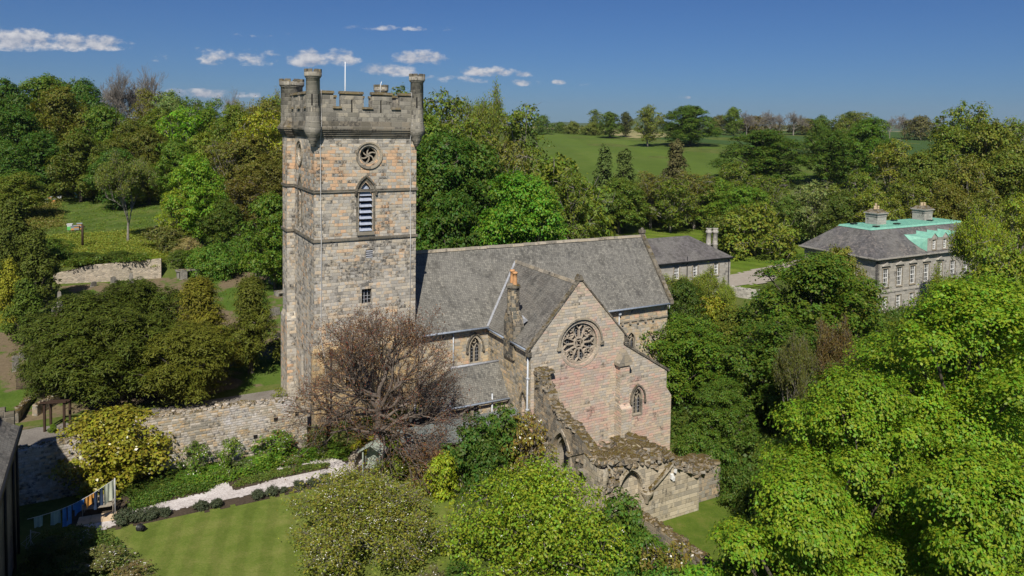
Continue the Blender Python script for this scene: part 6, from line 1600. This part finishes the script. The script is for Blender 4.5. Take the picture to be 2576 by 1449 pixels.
RWT = [(V1, 1138, 214, 110, 150, OL, 'tall airy tree on the skyline just right of the tower'),
 (N2, 1225, 204, 100, 152, (.10, .13, .03), 'tallest airy tree on the skyline right of the tower'),
 (V1, 1298, 248, 100, 148, OL, 'airy tree at the left edge of the green field'),
 (V2, 1010, 210, 90, 170, OL, 'light green treetop peeping over the tower battlements'),
 (B1, 1088, 282, 80, 140, (.07, .11, .02), 'small bright tree behind the right side of the tower top'),
 (V2, 1180, 290, 120, 140, OL, 'loose olive tree below the tall airy one'),
 (V1, 1270, 330, 130, 132, (.09, .10, .024), 'thin-leafed tree with dark trunk in front of the field edge'),
 (D2, 1095, 318, 150, 100, DG, 'big dark green tree close behind the right side of the tower'),
 (B2, 1180, 345, 110, 104, (.04, .08, .015), 'dark green tree between the tower and the bright dome'),
 (B3, 1060, 430, 110, 95, (.035, .07, .013), 'dark foliage beside the tower above the nave ridge'),
 (B2, 1140, 480, 130, 90, DG, 'dark tree hanging over the nave ridge next to the tower'),
 (D1, 1315, 420, 265, 88, (.06, .135, .016), 'broad bright green dome-shaped tree above the nave roof'),
 # scrub wood between nave and field
 (S2, 1400, 398, 60, 135, OL, 'small bush at the left end of the scrub wood below the field'),
 (V2, 1440, 420, 100, 125, OL, 'loose olive tree at the lower left corner of the field'),
 (K1, 1522, 353, 80, 185, (.036, .060, .022), 'pointed dark conifer below the field, the left one of the pair'),
 (K1, 1572, 364, 90, 188, (.038, .060, .022), 'pointed dark conifer below the field, the right one of the pair'),
 (K1, 1702, 340, 95, 185, (.046, .046, .028), 'purplish brown conifer standing against the field'),
 (V2, 1480, 455, 130, 150, GG, 'grey-green open tree behind the nave ridge'),
 (V1, 1440, 490, 120, 140, (.10, .09, .045), 'pale-stemmed twiggy tree above the middle of the nave ridge'),
 (B1, 1560, 445, 140, 158, (.06, .095, .018), 'rounded green tree in the scrub wood, left part'),
 (V2, 1540, 490, 140, 160, OL, 'olive bushy tree over the right half of the nave ridge'),
 (V1, 1640, 425, 120, 165, BR, 'reddish-brown budding tree in the scrub wood'),
 (V2, 1690, 445, 130, 160, OL, 'olive tree below the purplish conifer'),
 (V1, 1750, 425, 130, 165, BR, 'brown budding tree right of the purplish conifer'),
 (B2, 1640, 490, 120, 172, (.05, .085, .016), 'dark green bush mass above the right end of the nave ridge'),
 (V2, 1735, 488, 130, 174, (.095, .12, .022), 'light olive tree in the middle of the scrub wood'),
 (B1, 1800, 445, 130, 165, (.075, .125, .02), 'fresh green tree in the scrub wood, right part'),
 (V2, 1850, 400, 120, 175, OL, 'olive tree against the lower right corner of the field'),
 (B2, 1880, 465, 140, 158, (.07, .13, .02), 'bright layered green tree above the lawn'),
 (V1, 1940, 435, 120, 165, OL, 'thin olive tree right of the bright layered one'),
 (V2, 2050, 450, 140, 148, (.11, .14, .065), 'silvery grey-green rounded tree left of the chimneys'),
 (B3, 1990, 490, 110, 150, (.06, .10, .025), 'dull green tree left of the silvery one'),
 (S1, 1870, 500, 170, 160, OL, 'mound of olive shrubs behind the round lawn bush'),
 (S2, 1905, 510, 200, 137, (.085, .11, .02), 'big rounded bush on the lawn behind the outbuilding'),
 (S1, 1815, 545, 70, 142, (.06, .085, .02), 'smaller dark bush left of the big lawn bush'),
 (S1, 1968, 592, 50, 136, (.05, .08, .018), 'low dark bush at the right foot of the big lawn bush'),
 # field trees
 (V2, 1632, 261, 80, 330, (.085, .105, .022), 'olive green tree in the field, left of the dark oak'),
 (D1, 1735, 262, 140, 330, (.045, .085, .016), 'broad dark oak standing in the field'),
 (D1, 1922, 322, 215, 218, (.042, .080, .016), 'widest dark green tree at the lower edge of the field'),
 (B3, 2065, 288, 70, 265, (.045, .08, .015), 'dark upright tree right of the wide field tree'),
 (D2, 2095, 318, 140, 215, (.042, .08, .015), 'dark knobbly tree in the middle right of the field'),
 (V2, 2120, 285, 80, 260, (.08, .10, .025), 'pale green crown behind the dark knobbly tree'),
 (D1, 2190, 290, 135, 212, (.05, .10, .016), 'fresh green spreading tree right of the dark knobbly tree'),
 (S2, 1365, 290, 45, 420, (.045, .08, .02), 'single round bush on the field horizon'),
 (S1, 1440, 305, 30, 430, (.08, .10, .03), 'smallest pale bush on the field horizon'),
 (S1, 1408, 307, 26, 440, (.05, .08, .02), 'tiny bush between the two on the field horizon'),
 (V1, 1498, 272, 50, 430, OL, 'loose tree at the left end of the horizon clump'),
 (B2, 1535, 280, 60, 400, (.055, .09, .02), 'dense green tree in the middle of the horizon clump'),
 (B3, 1575, 280, 34, 410, (.04, .05, .025), 'dark narrow tree at the right end of the horizon clump'),
 (S1, 1490, 308, 60, 420, (.08, .10, .03), 'hedge bush under the horizon clump'),
 (B3, 1846, 268, 50, 430, (.07, .11, .022), 'upright pale green tree on the horizon right of the oak'),
 (S2, 1810, 290, 70, 440, (.07, .075, .03), 'brownish hedge clump right of the oak'),
 (N1, 1880, 275, 44, 450, None, 'first bare twiggy tree on the horizon, next to the upright green one'),
 (N1, 1938, 273, 54, 440, None, 'largest bare twiggy tree on the horizon'),
 (N1, 1962, 282, 34, 450, None, 'small bare tree tucked beside the largest bare one'),
 (N1, 1998, 277, 60, 450, None, 'rightmost wide bare tree of the horizon row'),
 (S2, 1900, 292, 130, 470, (.085, .075, .045), 'long brown hedge under the bare horizon trees'),
 (S2, 2030, 298, 100, 460, (.085, .085, .04), 'brown-green hedge right of the bare horizon trees'),
 (B2, 2140, 280, 60, 400, (.035, .06, .02), 'very dark tree on the horizon right of centre'),
 (V1, 2165, 276, 70, 390, (.09, .11, .025), 'pale olive tree beside the very dark one on the horizon'),
 (N1, 2278, 283, 50, 430, None, 'faint bare tree on the right horizon'),
 (S2, 2320, 292, 90, 420, (.075, .075, .04), 'grey-brown thicket on the right horizon'),
 (N1, 2240, 290, 40, 430, None, 'faintest small bare tree left of its neighbour on the right horizon'),
 # right wood
 (V2, 2425, 250, 170, 185, (.075, .105, .018), 'large olive oak topping the right skyline'),
 (B1, 2400, 312, 170, 170, OL, 'olive crown just under the skyline oak'),
 (B2, 2500, 300, 150, 165, (.085, .105, .02), 'olive green crown right of the skyline oak'),
 (V1, 2560, 285, 70, 180, OL, 'thin tree at the right edge of the skyline'),
 (V2, 2250, 345, 160, 165, (.10, .115, .022), 'branchy olive tree in front of the right end of the field'),
 (V2, 2160, 420, 130, 142, OL, 'branchy olive tree above the left mansion chimney'),
 (B1, 2320, 380, 150, 150, (.07, .095, .02), 'dull olive tree above the right mansion chimney'),
 (V2, 2440, 385, 150, 140, (.10, .11, .024), 'olive tree in the right wood, upper middle'),
 (B2, 2540, 375, 140, 138, (.075, .10, .02), 'olive tree cut by the right edge, upper one'),
 (B3, 2120, 480, 120, 138, (.045, .07, .016), 'dark green tree behind the left end of the mansion'),
 (V2, 2200, 465, 130, 134, (.10, .125, .022), 'light branchy tree behind the copper roof, left'),
 (V2, 2300, 450, 130, 134, (.085, .105, .02), 'light branchy tree behind the copper roof, right'),
 (B1, 2390, 460, 140, 128, (.08, .085, .018), 'brown-green tree right of the mansion roof'),
 (V2, 2480, 470, 140, 120, (.085, .10, .022), 'olive brown tree low in the right wood'),
 (V2, 2560, 480, 140, 112, (.11, .14, .02), 'yellow-green tree cut by the right edge'),
 (N2, 2480, 510, 150, 96, (.13, .17, .02), 'leafy yellow-green tree beside the mansion\'s right end'),
 (N2, 2410, 665, 110, 80, (.12, .15, .022), 'open branchy tree in front of the mansion windows'),
 (V2, 2505, 615, 160, 80, (.10, .14, .02), 'olive green tree in front of the mansion\'s right half'),
 (V2, 2540, 600, 150, 78, (.11, .15, .02), 'green tree above the bright sycamore at the right edge'),
 (B1, 2300, 790, 110, 68, (.09, .12, .02), 'light bushy tree below the mansion corner'),
 # between church and mansion
 (B2, 1722, 700, 95, 84, (.035, .065, .014), 'dark rounded bush at the corner of the nave'),
 (N2, 1745, 665, 110, 88, (.11, .14, .03), 'airy light green sapling in front of the outbuilding windows'),
 (N2, 1820, 700, 70, 88, (.12, .16, .03), 'slender sapling in front of the outbuilding corner'),
 (S1, 1790, 745, 90, 86, (.14, .15, .02), 'yellow-green bush below the outbuilding'),
 (B1, 1850, 770, 160, 78, (.075, .095, .02), 'dull green bushy tree between the chapel trees and the outbuilding'),
 (D1, 2055, 625, 370, 75, (.050, .088, .014), 'huge dark green sycamore hiding the mansion\'s left corner'),
 (B1, 2110, 615, 110, 84, (.11, .12, .03), 'budding brown-yellow treetop behind the huge dark sycamore'),
 (D2, 1722, 790, 250, 70, (.055, .10, .015), 'green sycamore behind the side chapel'),
 (D2, 1985, 800, 310, 66, (.040, .074, .013), 'dark shaded sycamore between the chapel tree and the bright one'),
 (N2, 2012, 815, 70, 58, (.07, .08, .03), 'bare-stemmed sapling in front of the dark sycamore'),
 (N2, 2108, 775, 70, 60, (.085, .065, .032), 'thin reddish brown tree in front of the dark sycamore'),
 (D1, 1820, 950, 160, 61, (.045, .085, .015), 'lower dark foliage right of the chapel tree'),
 (S1, 1750, 1070, 110, 60, (.045, .085, .016), 'green bush at the foot of the chapel'),
 (S1, 1800, 1120, 130, 55, (.04, .08, .016), 'green bush behind the ruined stump'),
 (B1, 2690, 520, 190, 80, OL, 'olive tree standing just beyond the right edge of the picture, farther one'),
 (D1, 2760, 700, 260, 62, (.05, .09, .016), 'green tree standing just beyond the right edge of the picture, nearer one'),
 (B2, 2660, 380, 200, 125, (.07, .10, .02), 'olive tree beyond the right edge of the picture in the far wood'),
 (S1, 1870, 1180, 120, 52, (.04, .075, .016), 'leafy bush right of the ruined stump')]
for (p_, x, y, w_, D, c_, lb) in LW + RWT:
    nm = {'b': None}.get(p_.name)
    cat = 'shrub' if p_ in (S1, S2) else 'tree'
    plant(p_, x, y, w_, D, c_, lb, cat, 'trees of the wood left of the tower' if (x < 720 and cat == 'tree') else ('trees right of the tower' if cat == 'tree' else None))

# yews in the churchyard
Y1 = tree_proto('y', 31, 5.0, 8.5, nl=46, npc=30, nleaf=30, ls=.36, asp=.26, lobe=.25, prof='dome', mat=m_need, name='yew', zb=.16, trunk_r=.4, flat=.22, droop=.5, pad=.6, upn=1.4)
Y2 = tree_proto('y', 32, 4.0, 8.5, nl=34, npc=28, nleaf=28, ls=.34, asp=.26, lobe=.27, prof='cone', mat=m_need, name='yew', zb=.12, trunk_r=.32, flat=.22, droop=.5, pad=.6, upn=1.4)
YC = (.022, .035, .007); YW = (.062, .062, .010)
for (p_, x, y, w_, D, c_, lb) in [
 (Y1, 215, 735, 300, 60, YC, 'dark spreading yew at the left of the yew group'), (Y1, 345, 700, 240, 64, YC, 'tallest dark yew in the middle of the group'),
 (Y1, 300, 775, 300, 58, (.026, .039, .008), 'broad yew in front of the middle of the group'), (Y2, 500, 692, 200, 63, YW, 'golden-tipped yew behind the right of the group'),
 (Y1, 470, 810, 220, 57.5, (.045, .053, .010), 'rounded golden-green yew overhanging the gravel'), (Y2, 630, 690, 170, 64, (.040, .050, .010), 'open conical yew standing nearest the tower'),
 (Y1, 130, 850, 150, 57, YC, 'lowest dark yew at the left end of the group')]:
    plant(p_, x, y, w_, D, c_, lb, 'yew', 'yews in the churchyard')
CY_ = tree_proto('c', 33, 2.2, 9.5, nl=26, npc=22, nleaf=22, ls=.24, lobe=.36, prof='column', mat=m_need, name='cypress', zb=.02, trunk_r=.2, flat=1.1, droop=-.3, upn=.6)
for (x, y, w_, D, c_, lb) in [(30, 480, 110, 80, (.035, .05, .012), 'tall dark cypress at the left edge'), (90, 560, 100, 76, (.035, .05, .012), 'dark cypress right of the tall one at the left edge'),
 (22, 640, 70, 70, (.11, .115, .015), 'golden cypress at the left edge'), (60, 690, 90, 67, (.035, .06, .012), 'dark green cypress in front of the golden one'), (10, 560, 80, 75, (.035, .05, .012), 'dark cypress cut by the left edge of the picture')]:
    plant(CY_, x, y, w_, D, c_, lb, 'cypress', 'cypresses at the left edge')
plant(CY_, 132, 1066, 22, 52.0, (.05, .09, .012), 'tiny pointed conifer beside the brown timber frame', 'conifer', basez=1.0)

# copper tree before the tower
m_barkC = bark('brown_grey_bark', (.085,.065,.052), (.20,.165,.135))
CT = twig_proto(51, 15.0, 6.6, depth=6, split=3, ang=.56, up=.08, tr=.36, leaders=4, spread=.7, shrink=.75, nleaf=1, ls=.12, lsd=.25, color=(.10, .045, .032), barkm=m_barkC, name='copper_tree', side=16, rmin=.0085, thin=.48)
plant(CT, 955, 738, 410, 50.3, None, 'reddish copper-leafed tree with bare grey boughs growing in front of the tower', 'tree', basez=GZ, rz=.6)
# blossom trees on the lawn
AP = twig_proto(52, 6.0, 1.4, depth=5, split=3, ang=.62, up=.05, tr=.17, leaders=6, spread=1.2, shrink=.76, nleaf=3, ls=.14, lsd=.25, color=(.118, .130, .030), barkm=m_barkG, name='apple_tree', side=6, rmin=.010)
plant(AP, 928, 1205, 345, 40.5, None, 'brownish half-open apple tree with pale blossom on the lawn', 'tree', basez=-.8, rz=1.0)
def add_bloom(root, seed, n_, size, mat):
    cr_ = [c for c in root.children if c.name.startswith('crown')][0]; me = cr_.data; r = np.random.default_rng(seed)
    co_ = np.empty(len(me.vertices)*3); me.vertices.foreach_get('co', co_); co_ = co_.reshape(-1, 3); 
    out_ = co_[r.choice(len(co_), n_)]; 
    C = np.repeat(out_, 3, 0) + r.normal(0, .07, (n_*3, 3)); b_ = leaves_mesh('blossom', C, r.normal(size=(n_*3, 3)), size*r.uniform(.6, 1.3, n_*3), np.full(n_*3, .5), mat, None, root, asp=.9)
add_bloom(AP, 3, 1500, .065, m_bloss)
PR = tree_proto('p', 53, 5.0, 6.5, nl=40, npc=24, nleaf=26, ls=.17, lobe=.24, zb=.12, prof='dome', trunk_r=.2, name='pear_tree', spread=.2, gap=.05, limbs=1.5, pad=.62, flat=.8, droop=.15, upn=.5, twigs=1)
plant(PR, 1350, 1190, 470, 40.0, (.115, .165, .020), 'leafy bright green pear tree with white blossom flecks in front of the ruins', 'tree', basez=-2.2)
add_bloom(PR, 4, 450, .055, m_bloss)
# bright sycamores, lower right
def sycamore(seed, x, y, w_, D, col, label, basez, nl=40, R=7.5, Ht=17):
    T_ = tree_proto('m', seed, R, Ht, nl=int(nl*.95), npc=54, nleaf=60, ls=.19, lobe=.30, squash=.40, zb=.10, prof='dome', trunk_r=.45, name='sycamore', pad=.34, flat=.30, droop=.45, upn=1.25)
    plant(T_, x, y, w_, D, col, label, 'tree', basez=basez)
SY = (.096, .156, .016)
sycamore(61, 2440, 655, 620, 46, SY, 'largest bright lime-green sycamore filling the right edge', -5)
sycamore(62, 2160, 900, 480, 41, SY, 'bright lime-green sycamore in the middle of the lower right', -5, 34, 6.5, 14)
sycamore(63, 2010, 1150, 420, 35, (.098, .158, .016), 'bright lime-green sycamore lowest on the right beside the small court', -5, 28, 5.5, 11)
sycamore(64, 2500, 1120, 380, 33, SY, 'bright lime-green sycamore in the bottom right corner', -5, 28, 5.5, 12)
# yellow-green rhododendron and other garden shrubs
RH = tree_proto('r', 71, 3.1, 5.2, nl=56, npc=26, nleaf=24, ls=.22, lobe=.36, zb=.03, prof='dome', mat=m_leafG, trunk_r=.16, name='rhododendron', pad=.5, flat=.6, droop=.2, upn=.6)
plant(RH, 292, 1032, 255, 48.2, (.118, .116, .016), 'big round yellow-leafed rhododendron beside the garden wall', 'shrub', basez=GZ)
GS = tree_proto('g', 72, 1.4, 2.4, nl=16, npc=16, nleaf=22, ls=.13, lobe=.36, zb=.0, prof='dome', trunk_r=.06, name='garden_shrub')
GS2 = tree_proto('g', 73, 1.4, 2.2, nl=16, npc=12, nleaf=20, ls=.12, lobe=.33, zb=.0, prof='oval', trunk_r=.05, name='garden_shrub', gap=.15, twigs=2, limbs=1.5, bloss=.05)
for (p_, x, y, w_, D, bz, c_, lb) in [
 (GS, 1192, 1045, 118, 48.5, -1, (.035, .075, .018), 'dark green viburnum standing across the shed roof'), (GS, 1215, 1100, 110, 47.8, -1, (.035, .072, .018), 'lower spread of dark evergreen in front of the shed'),
 (GS, 1262, 1022, 90, 51.2, -1.2, (.04, .08, .018), 'dark shrub between the shed and the transept wall'), (GS2, 1310, 1040, 110, 51.3, -1.5, (.12, .10, .03), 'sparse climber with brownish leaves on the transept wall'),
 (GS, 1112, 1140, 110, 46.5, -1, (.15, .19, .02), 'yellow-green camellia behind the half hidden bench'), (GS, 925, 1080, 70, 52.4, GZ, (.15, .15, .015), 'yellow-leafed bush at the foot of the copper tree'),
 (GS, 985, 1110, 100, 51, GZ, (.07, .11, .018), 'green bush between the arbour and the shed'), (GS, 850, 1120, 90, 52.2, GZ, (.055, .10, .018), 'rounded green bush at the end of the border by the wall'),
 (GS2, 1000, 1150, 120, 49, GZ, (.10, .13, .025), 'loose light bush right of the arbour'), (GS2, 1060, 1160, 110, 47.5, -.8, (.14, .12, .04), 'brownish bush below the shed\'s orange side'),
 (GS2, 700, 1085, 130, 51.5, GZ + .2, (.07, .13, .02), 'white-flowered wall shrub trained against the garden wall'), (GS2, 488, 1112, 90, 48.9, GZ, (.065, .11, .02), 'twiggy fruit bush against the left of the garden wall'),
 (GS2, 575, 1102, 60, 49.8, GZ + .2, (.08, .13, .02), 'small trained fruit bush in the middle of the garden wall'), (GS2, 795, 1068, 60, 52.6, GZ, (.07, .09, .03), 'thin climber near the buttress'),
 (GS, 720, 1150, 90, 51.6, GZ, (.06, .12, .02), 'leafy clump in the border below the white-flowered shrub'), (GS, 640, 1165, 90, 50.3, GZ, (.065, .13, .02), 'leafy clump in the border left of the path fork'),
 (GS, 540, 1185, 90, 49.2, GZ, (.055, .12, .018), 'leafy clump in the border beneath the fruit bushes'), (GS, 780, 1142, 80, 52.0, GZ, (.06, .13, .02), 'bright leafy clump in the border near the path end'),
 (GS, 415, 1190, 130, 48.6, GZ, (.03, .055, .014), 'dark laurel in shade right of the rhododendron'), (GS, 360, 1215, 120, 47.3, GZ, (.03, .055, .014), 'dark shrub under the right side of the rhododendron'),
 (GS, 222, 1240, 50, 46.0, GZ, (.19, .22, .015), 'lime-yellow shrub under the left side of the rhododendron'), (GS, 470, 1222, 90, 48, GZ, (.05, .10, .02), 'green clump bordering the path below the laurel'),
 (GS2, 620, 1195, 80, 49.9, GZ, (.06, .09, .04), 'grey-green herbs in the island bed beside the path'), (GS2, 735, 1172, 90, 50.9, GZ, (.07, .11, .02), 'low plants in the island bed, middle'), (GS2, 815, 1158, 60, 51.8, GZ, (.08, .11, .03), 'low plants in the island bed, right end'),
 (GS2, 560, 1225, 70, 48.7, GZ, (.07, .11, .03), 'low plants at the path fork'),
 (GS2, 265, 1385, 150, 38.2, GZ, (.10, .11, .05), 'grey-leafed shrub with whitish flowers at the bottom left of the lawn'), (GS2, 205, 1335, 100, 40.5, GZ, (.06, .10, .03), 'green shrub with pale flowers at the near end of the path'),
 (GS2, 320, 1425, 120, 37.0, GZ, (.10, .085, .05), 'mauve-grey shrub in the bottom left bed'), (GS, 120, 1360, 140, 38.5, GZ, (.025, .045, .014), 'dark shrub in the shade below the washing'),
 (GS, 1160, 1420, 140, 37.0, -1.2, (.04, .08, .02), 'dark green shrub under the left of the pear tree'), (GS2, 1090, 1432, 100, 36.8, -1, (.09, .09, .05), 'purplish flowering plant at the bottom centre'),
 (GS, 1560, 1240, 110, 42.0, -2.4, (.045, .085, .018), 'dark climbing shrub at the head of the low mossy wall'), (GS, 1620, 1340, 120, 39.5, -2.6, (.05, .10, .02), 'green bush left of the low mossy wall'),
 (GS2, 1690, 1370, 120, 38.0, -2.8, (.11, .10, .03), 'brown-green bramble on the low mossy wall'), (GS, 1560, 1390, 130, 38.2, -2.6, (.045, .10, .02), 'leafy bed plant right of the pear tree'),
 (GS, 1660, 1425, 140, 36.5, -2.8, (.05, .11, .02), 'green bed plants at the bottom right of the pear tree'), (GS, 1775, 1415, 110, 35.5, -3, (.08, .16, .018), 'bright bush at the near end of the low mossy wall'),
 (GS2, 700, 975, 40, 58.5, 1.0, (.11, .13, .02), 'small light bush against the foot of the tower')]:
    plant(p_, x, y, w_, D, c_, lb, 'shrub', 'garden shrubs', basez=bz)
# lavender tufts along the path
LV = tree_proto('l', 75, .5, .55, nl=10, npc=12, nleaf=20, ls=.085, lobe=.42, zb=.0, prof='oval', trunk_r=.02, name='lavender', upn=.9, flat=1.0, droop=-.3, limbs=.2)
for i, (x, y, s_) in enumerate([(312, 1308, 1.25), (352, 1302, 1.0), (383, 1296, .95), (415, 1290, .75), (507, 1275, .85), (547, 1268, .8), (648, 1246, .85), (683, 1238, .85), (713, 1231, .5), (752, 1222, .8), (787, 1214, .75), (820, 1206, .9)]):
    p = atz(x, y + 7, GZ)
    o = LV if i == 0 else copy_tree(LV)
    o.location = (p.x, p.y, GZ + .02); o.scale = (s_,)*3; o.rotation_euler = (0, 0, i)
    for ch in o.children:
        if ch.name.startswith('crown'): ch.color = (.085, .105, .055, 1)
    nth = ['nearest', 'second', 'third', 'fourth', 'fifth', 'sixth', 'seventh', 'eighth', 'ninth, smallest,', 'tenth', 'eleventh', 'furthest'][i]
    tag(o, nth + ' grey-green lavender tuft along the path, counted from the washing line', 'lavender', 'lavender along the path edge')
# loose ground cover nobody could count
def cover(name, pts_ab, n, ls, color, seed, hgt=.35, mat=None, patch=.0, zadd=0):
    r = np.random.default_rng(seed); P = np.array(pts_ab, float); lo, hi = P.min(0), P.max(0); m = n*3
    q = r.uniform(lo, hi, (m, 2)); ins = np.zeros(m, bool); k = len(P)
    for i in range(k):
        x1, y1 = P[i]; x2, y2 = P[(i+1) % k]; ins ^= ((y1 > q[:, 1]) != (y2 > q[:, 1])) & (q[:, 0] < (x2 - x1)*(q[:, 1] - y1)/(y2 - y1 + 1e-12) + x1)
    q = q[ins]
    if patch: s_ = np.sin(q[:, 0]*1.1 + 2*np.sin(q[:, 1]*.5)) + np.sin(q[:, 1]*1.4 + 1); q = q[s_ > -patch]
    n1_ = len(q); m = 14; c = np.repeat(q, m, 0) + r.normal(0, ls*1.6, (n1_*m, 2)); x = C0.x + UU.x*c[:, 0] + VV.x*c[:, 1]; y = C0.y + UU.y*c[:, 0] + VV.y*c[:, 1]
    hh = np.repeat(hgt*r.uniform(.3, 1.2, n1_), m)*r.uniform(.1, 1, n1_*m)
    C = np.stack([x, y, (ground(x, y) if not zadd else 4.9) + zadd + hh], 1); n2_ = len(C)
    o = leaves_mesh(name, C, r.normal(size=(n2_, 3))*.6 + np.array([0, 0, .9]), ls*r.uniform(.6, 1.4, n2_), np.repeat(.5 + r.normal(0, .13, n1_), m) + r.normal(0, .12, n2_), mat or m_leaf, color=color)
    o['kind'] = 'stuff'; return o
cover('undergrowth', [(-80, 112), (-80, 190), (80, 190), (70, 75), (12, 58), (2, 62), (0, 100), (-12, 112)], 4200, .45, (.06, .08, .02), 1, .9)
cover('undergrowth', [(8, 10), (12, 60), (60, 120), (140, 120), (140, 95), (70, 82), (50, 40), (34, 12)], 5200, .42, (.055, .075, .02), 2, .9)
cover('undergrowth', [(28.5, -22), (28.5, 8), (45, 20), (78, 12), (110, 8), (90, -40), (36, -40)], 4200, .32, (.035, .065, .016), 3, .9)
cover('meadow_grass', [(-40, 44.5), (-44, 72), (-20, 66), (-6, 66), (0, 60), (-8, 46)], 4200, .18, (.12, .145, .032), 4, .35)
cover('meadow_grass', [(-30, 74), (-30, 112), (-2, 112), (0, 66), (-20, 66)], 1500, .16, (.075, .12, .028), 14, .3, patch=.1)
cover('undergrowth', [(-34, 84), (-34, 112), (-22.5, 112), (-20, 74), (-26, 66)], 700, .26, (.10, .10, .035), 15, .7)
gp = lambda pts: [pab(x, y, GZ) for x, y in pts]
cover('border_plants', gp([(470, 1200), (480, 1228), (560, 1215), (700, 1178), (830, 1150), (860, 1130), (830, 1118), (700, 1150), (560, 1180)]), 800, .13, (.075, .135, .024), 5, .6, patch=.9)
cover('border_plants', gp([(590, 1228), (700, 1200), (820, 1175), (825, 1168), (700, 1185), (600, 1212)]), 200, .09, (.07, .105, .03), 6, .25, patch=.8)
cover('border_plants', gp([(330, 1290), (440, 1250), (530, 1232), (540, 1220), (430, 1225), (340, 1250)]), 420, .11, (.045, .085, .02), 7, .35)
cover('border_plants', gp([(60, 1449), (330, 1449), (300, 1380), (230, 1340), (120, 1350)]), 900, .12, (.05, .08, .025), 8, .5)
cover('border_plants', [(8, -26), (17.1, -26), (17.1, -16.5), (11, -16.5)], 1500, .13, (.05, .10, .02), 9, .5)
cover('ivy', [(-19.4, 42.2), (-8, 42.0), (-8, 43.6), (-19.4, 43.8)], 420, .22, (.05, .08, .016), 10, .5, zadd=2.1, patch=.4)

# remove any prototype left unused
for o in list(COL.objects):
    if o.parent is None and o.location.y < -300:
        for ch in list(o.children): bpy.data.objects.remove(ch)
        bpy.data.objects.remove(o)
# air between the drone and the far hills
hz = bpy.data.materials.new('thin_haze'); hz.use_nodes = True; hn = hz.node_tree.nodes; hl = hz.node_tree.links; hn.clear()
pv_ = hn.new('ShaderNodeVolumePrincipled'); ho = hn.new('ShaderNodeOutputMaterial'); hl.new(pv_.outputs[0], ho.inputs['Volume'])
pv_.inputs['Color'].default_value = (.72, .80, .92, 1); pv_.inputs['Density'].default_value = .00006; pv_.inputs['Anisotropy'].default_value = .2
g = MB(); g.box(-7500, 7500, -600, 7600, -60, 260); g.build('haze', hz, None, uv=False)['kind'] = 'stuff'
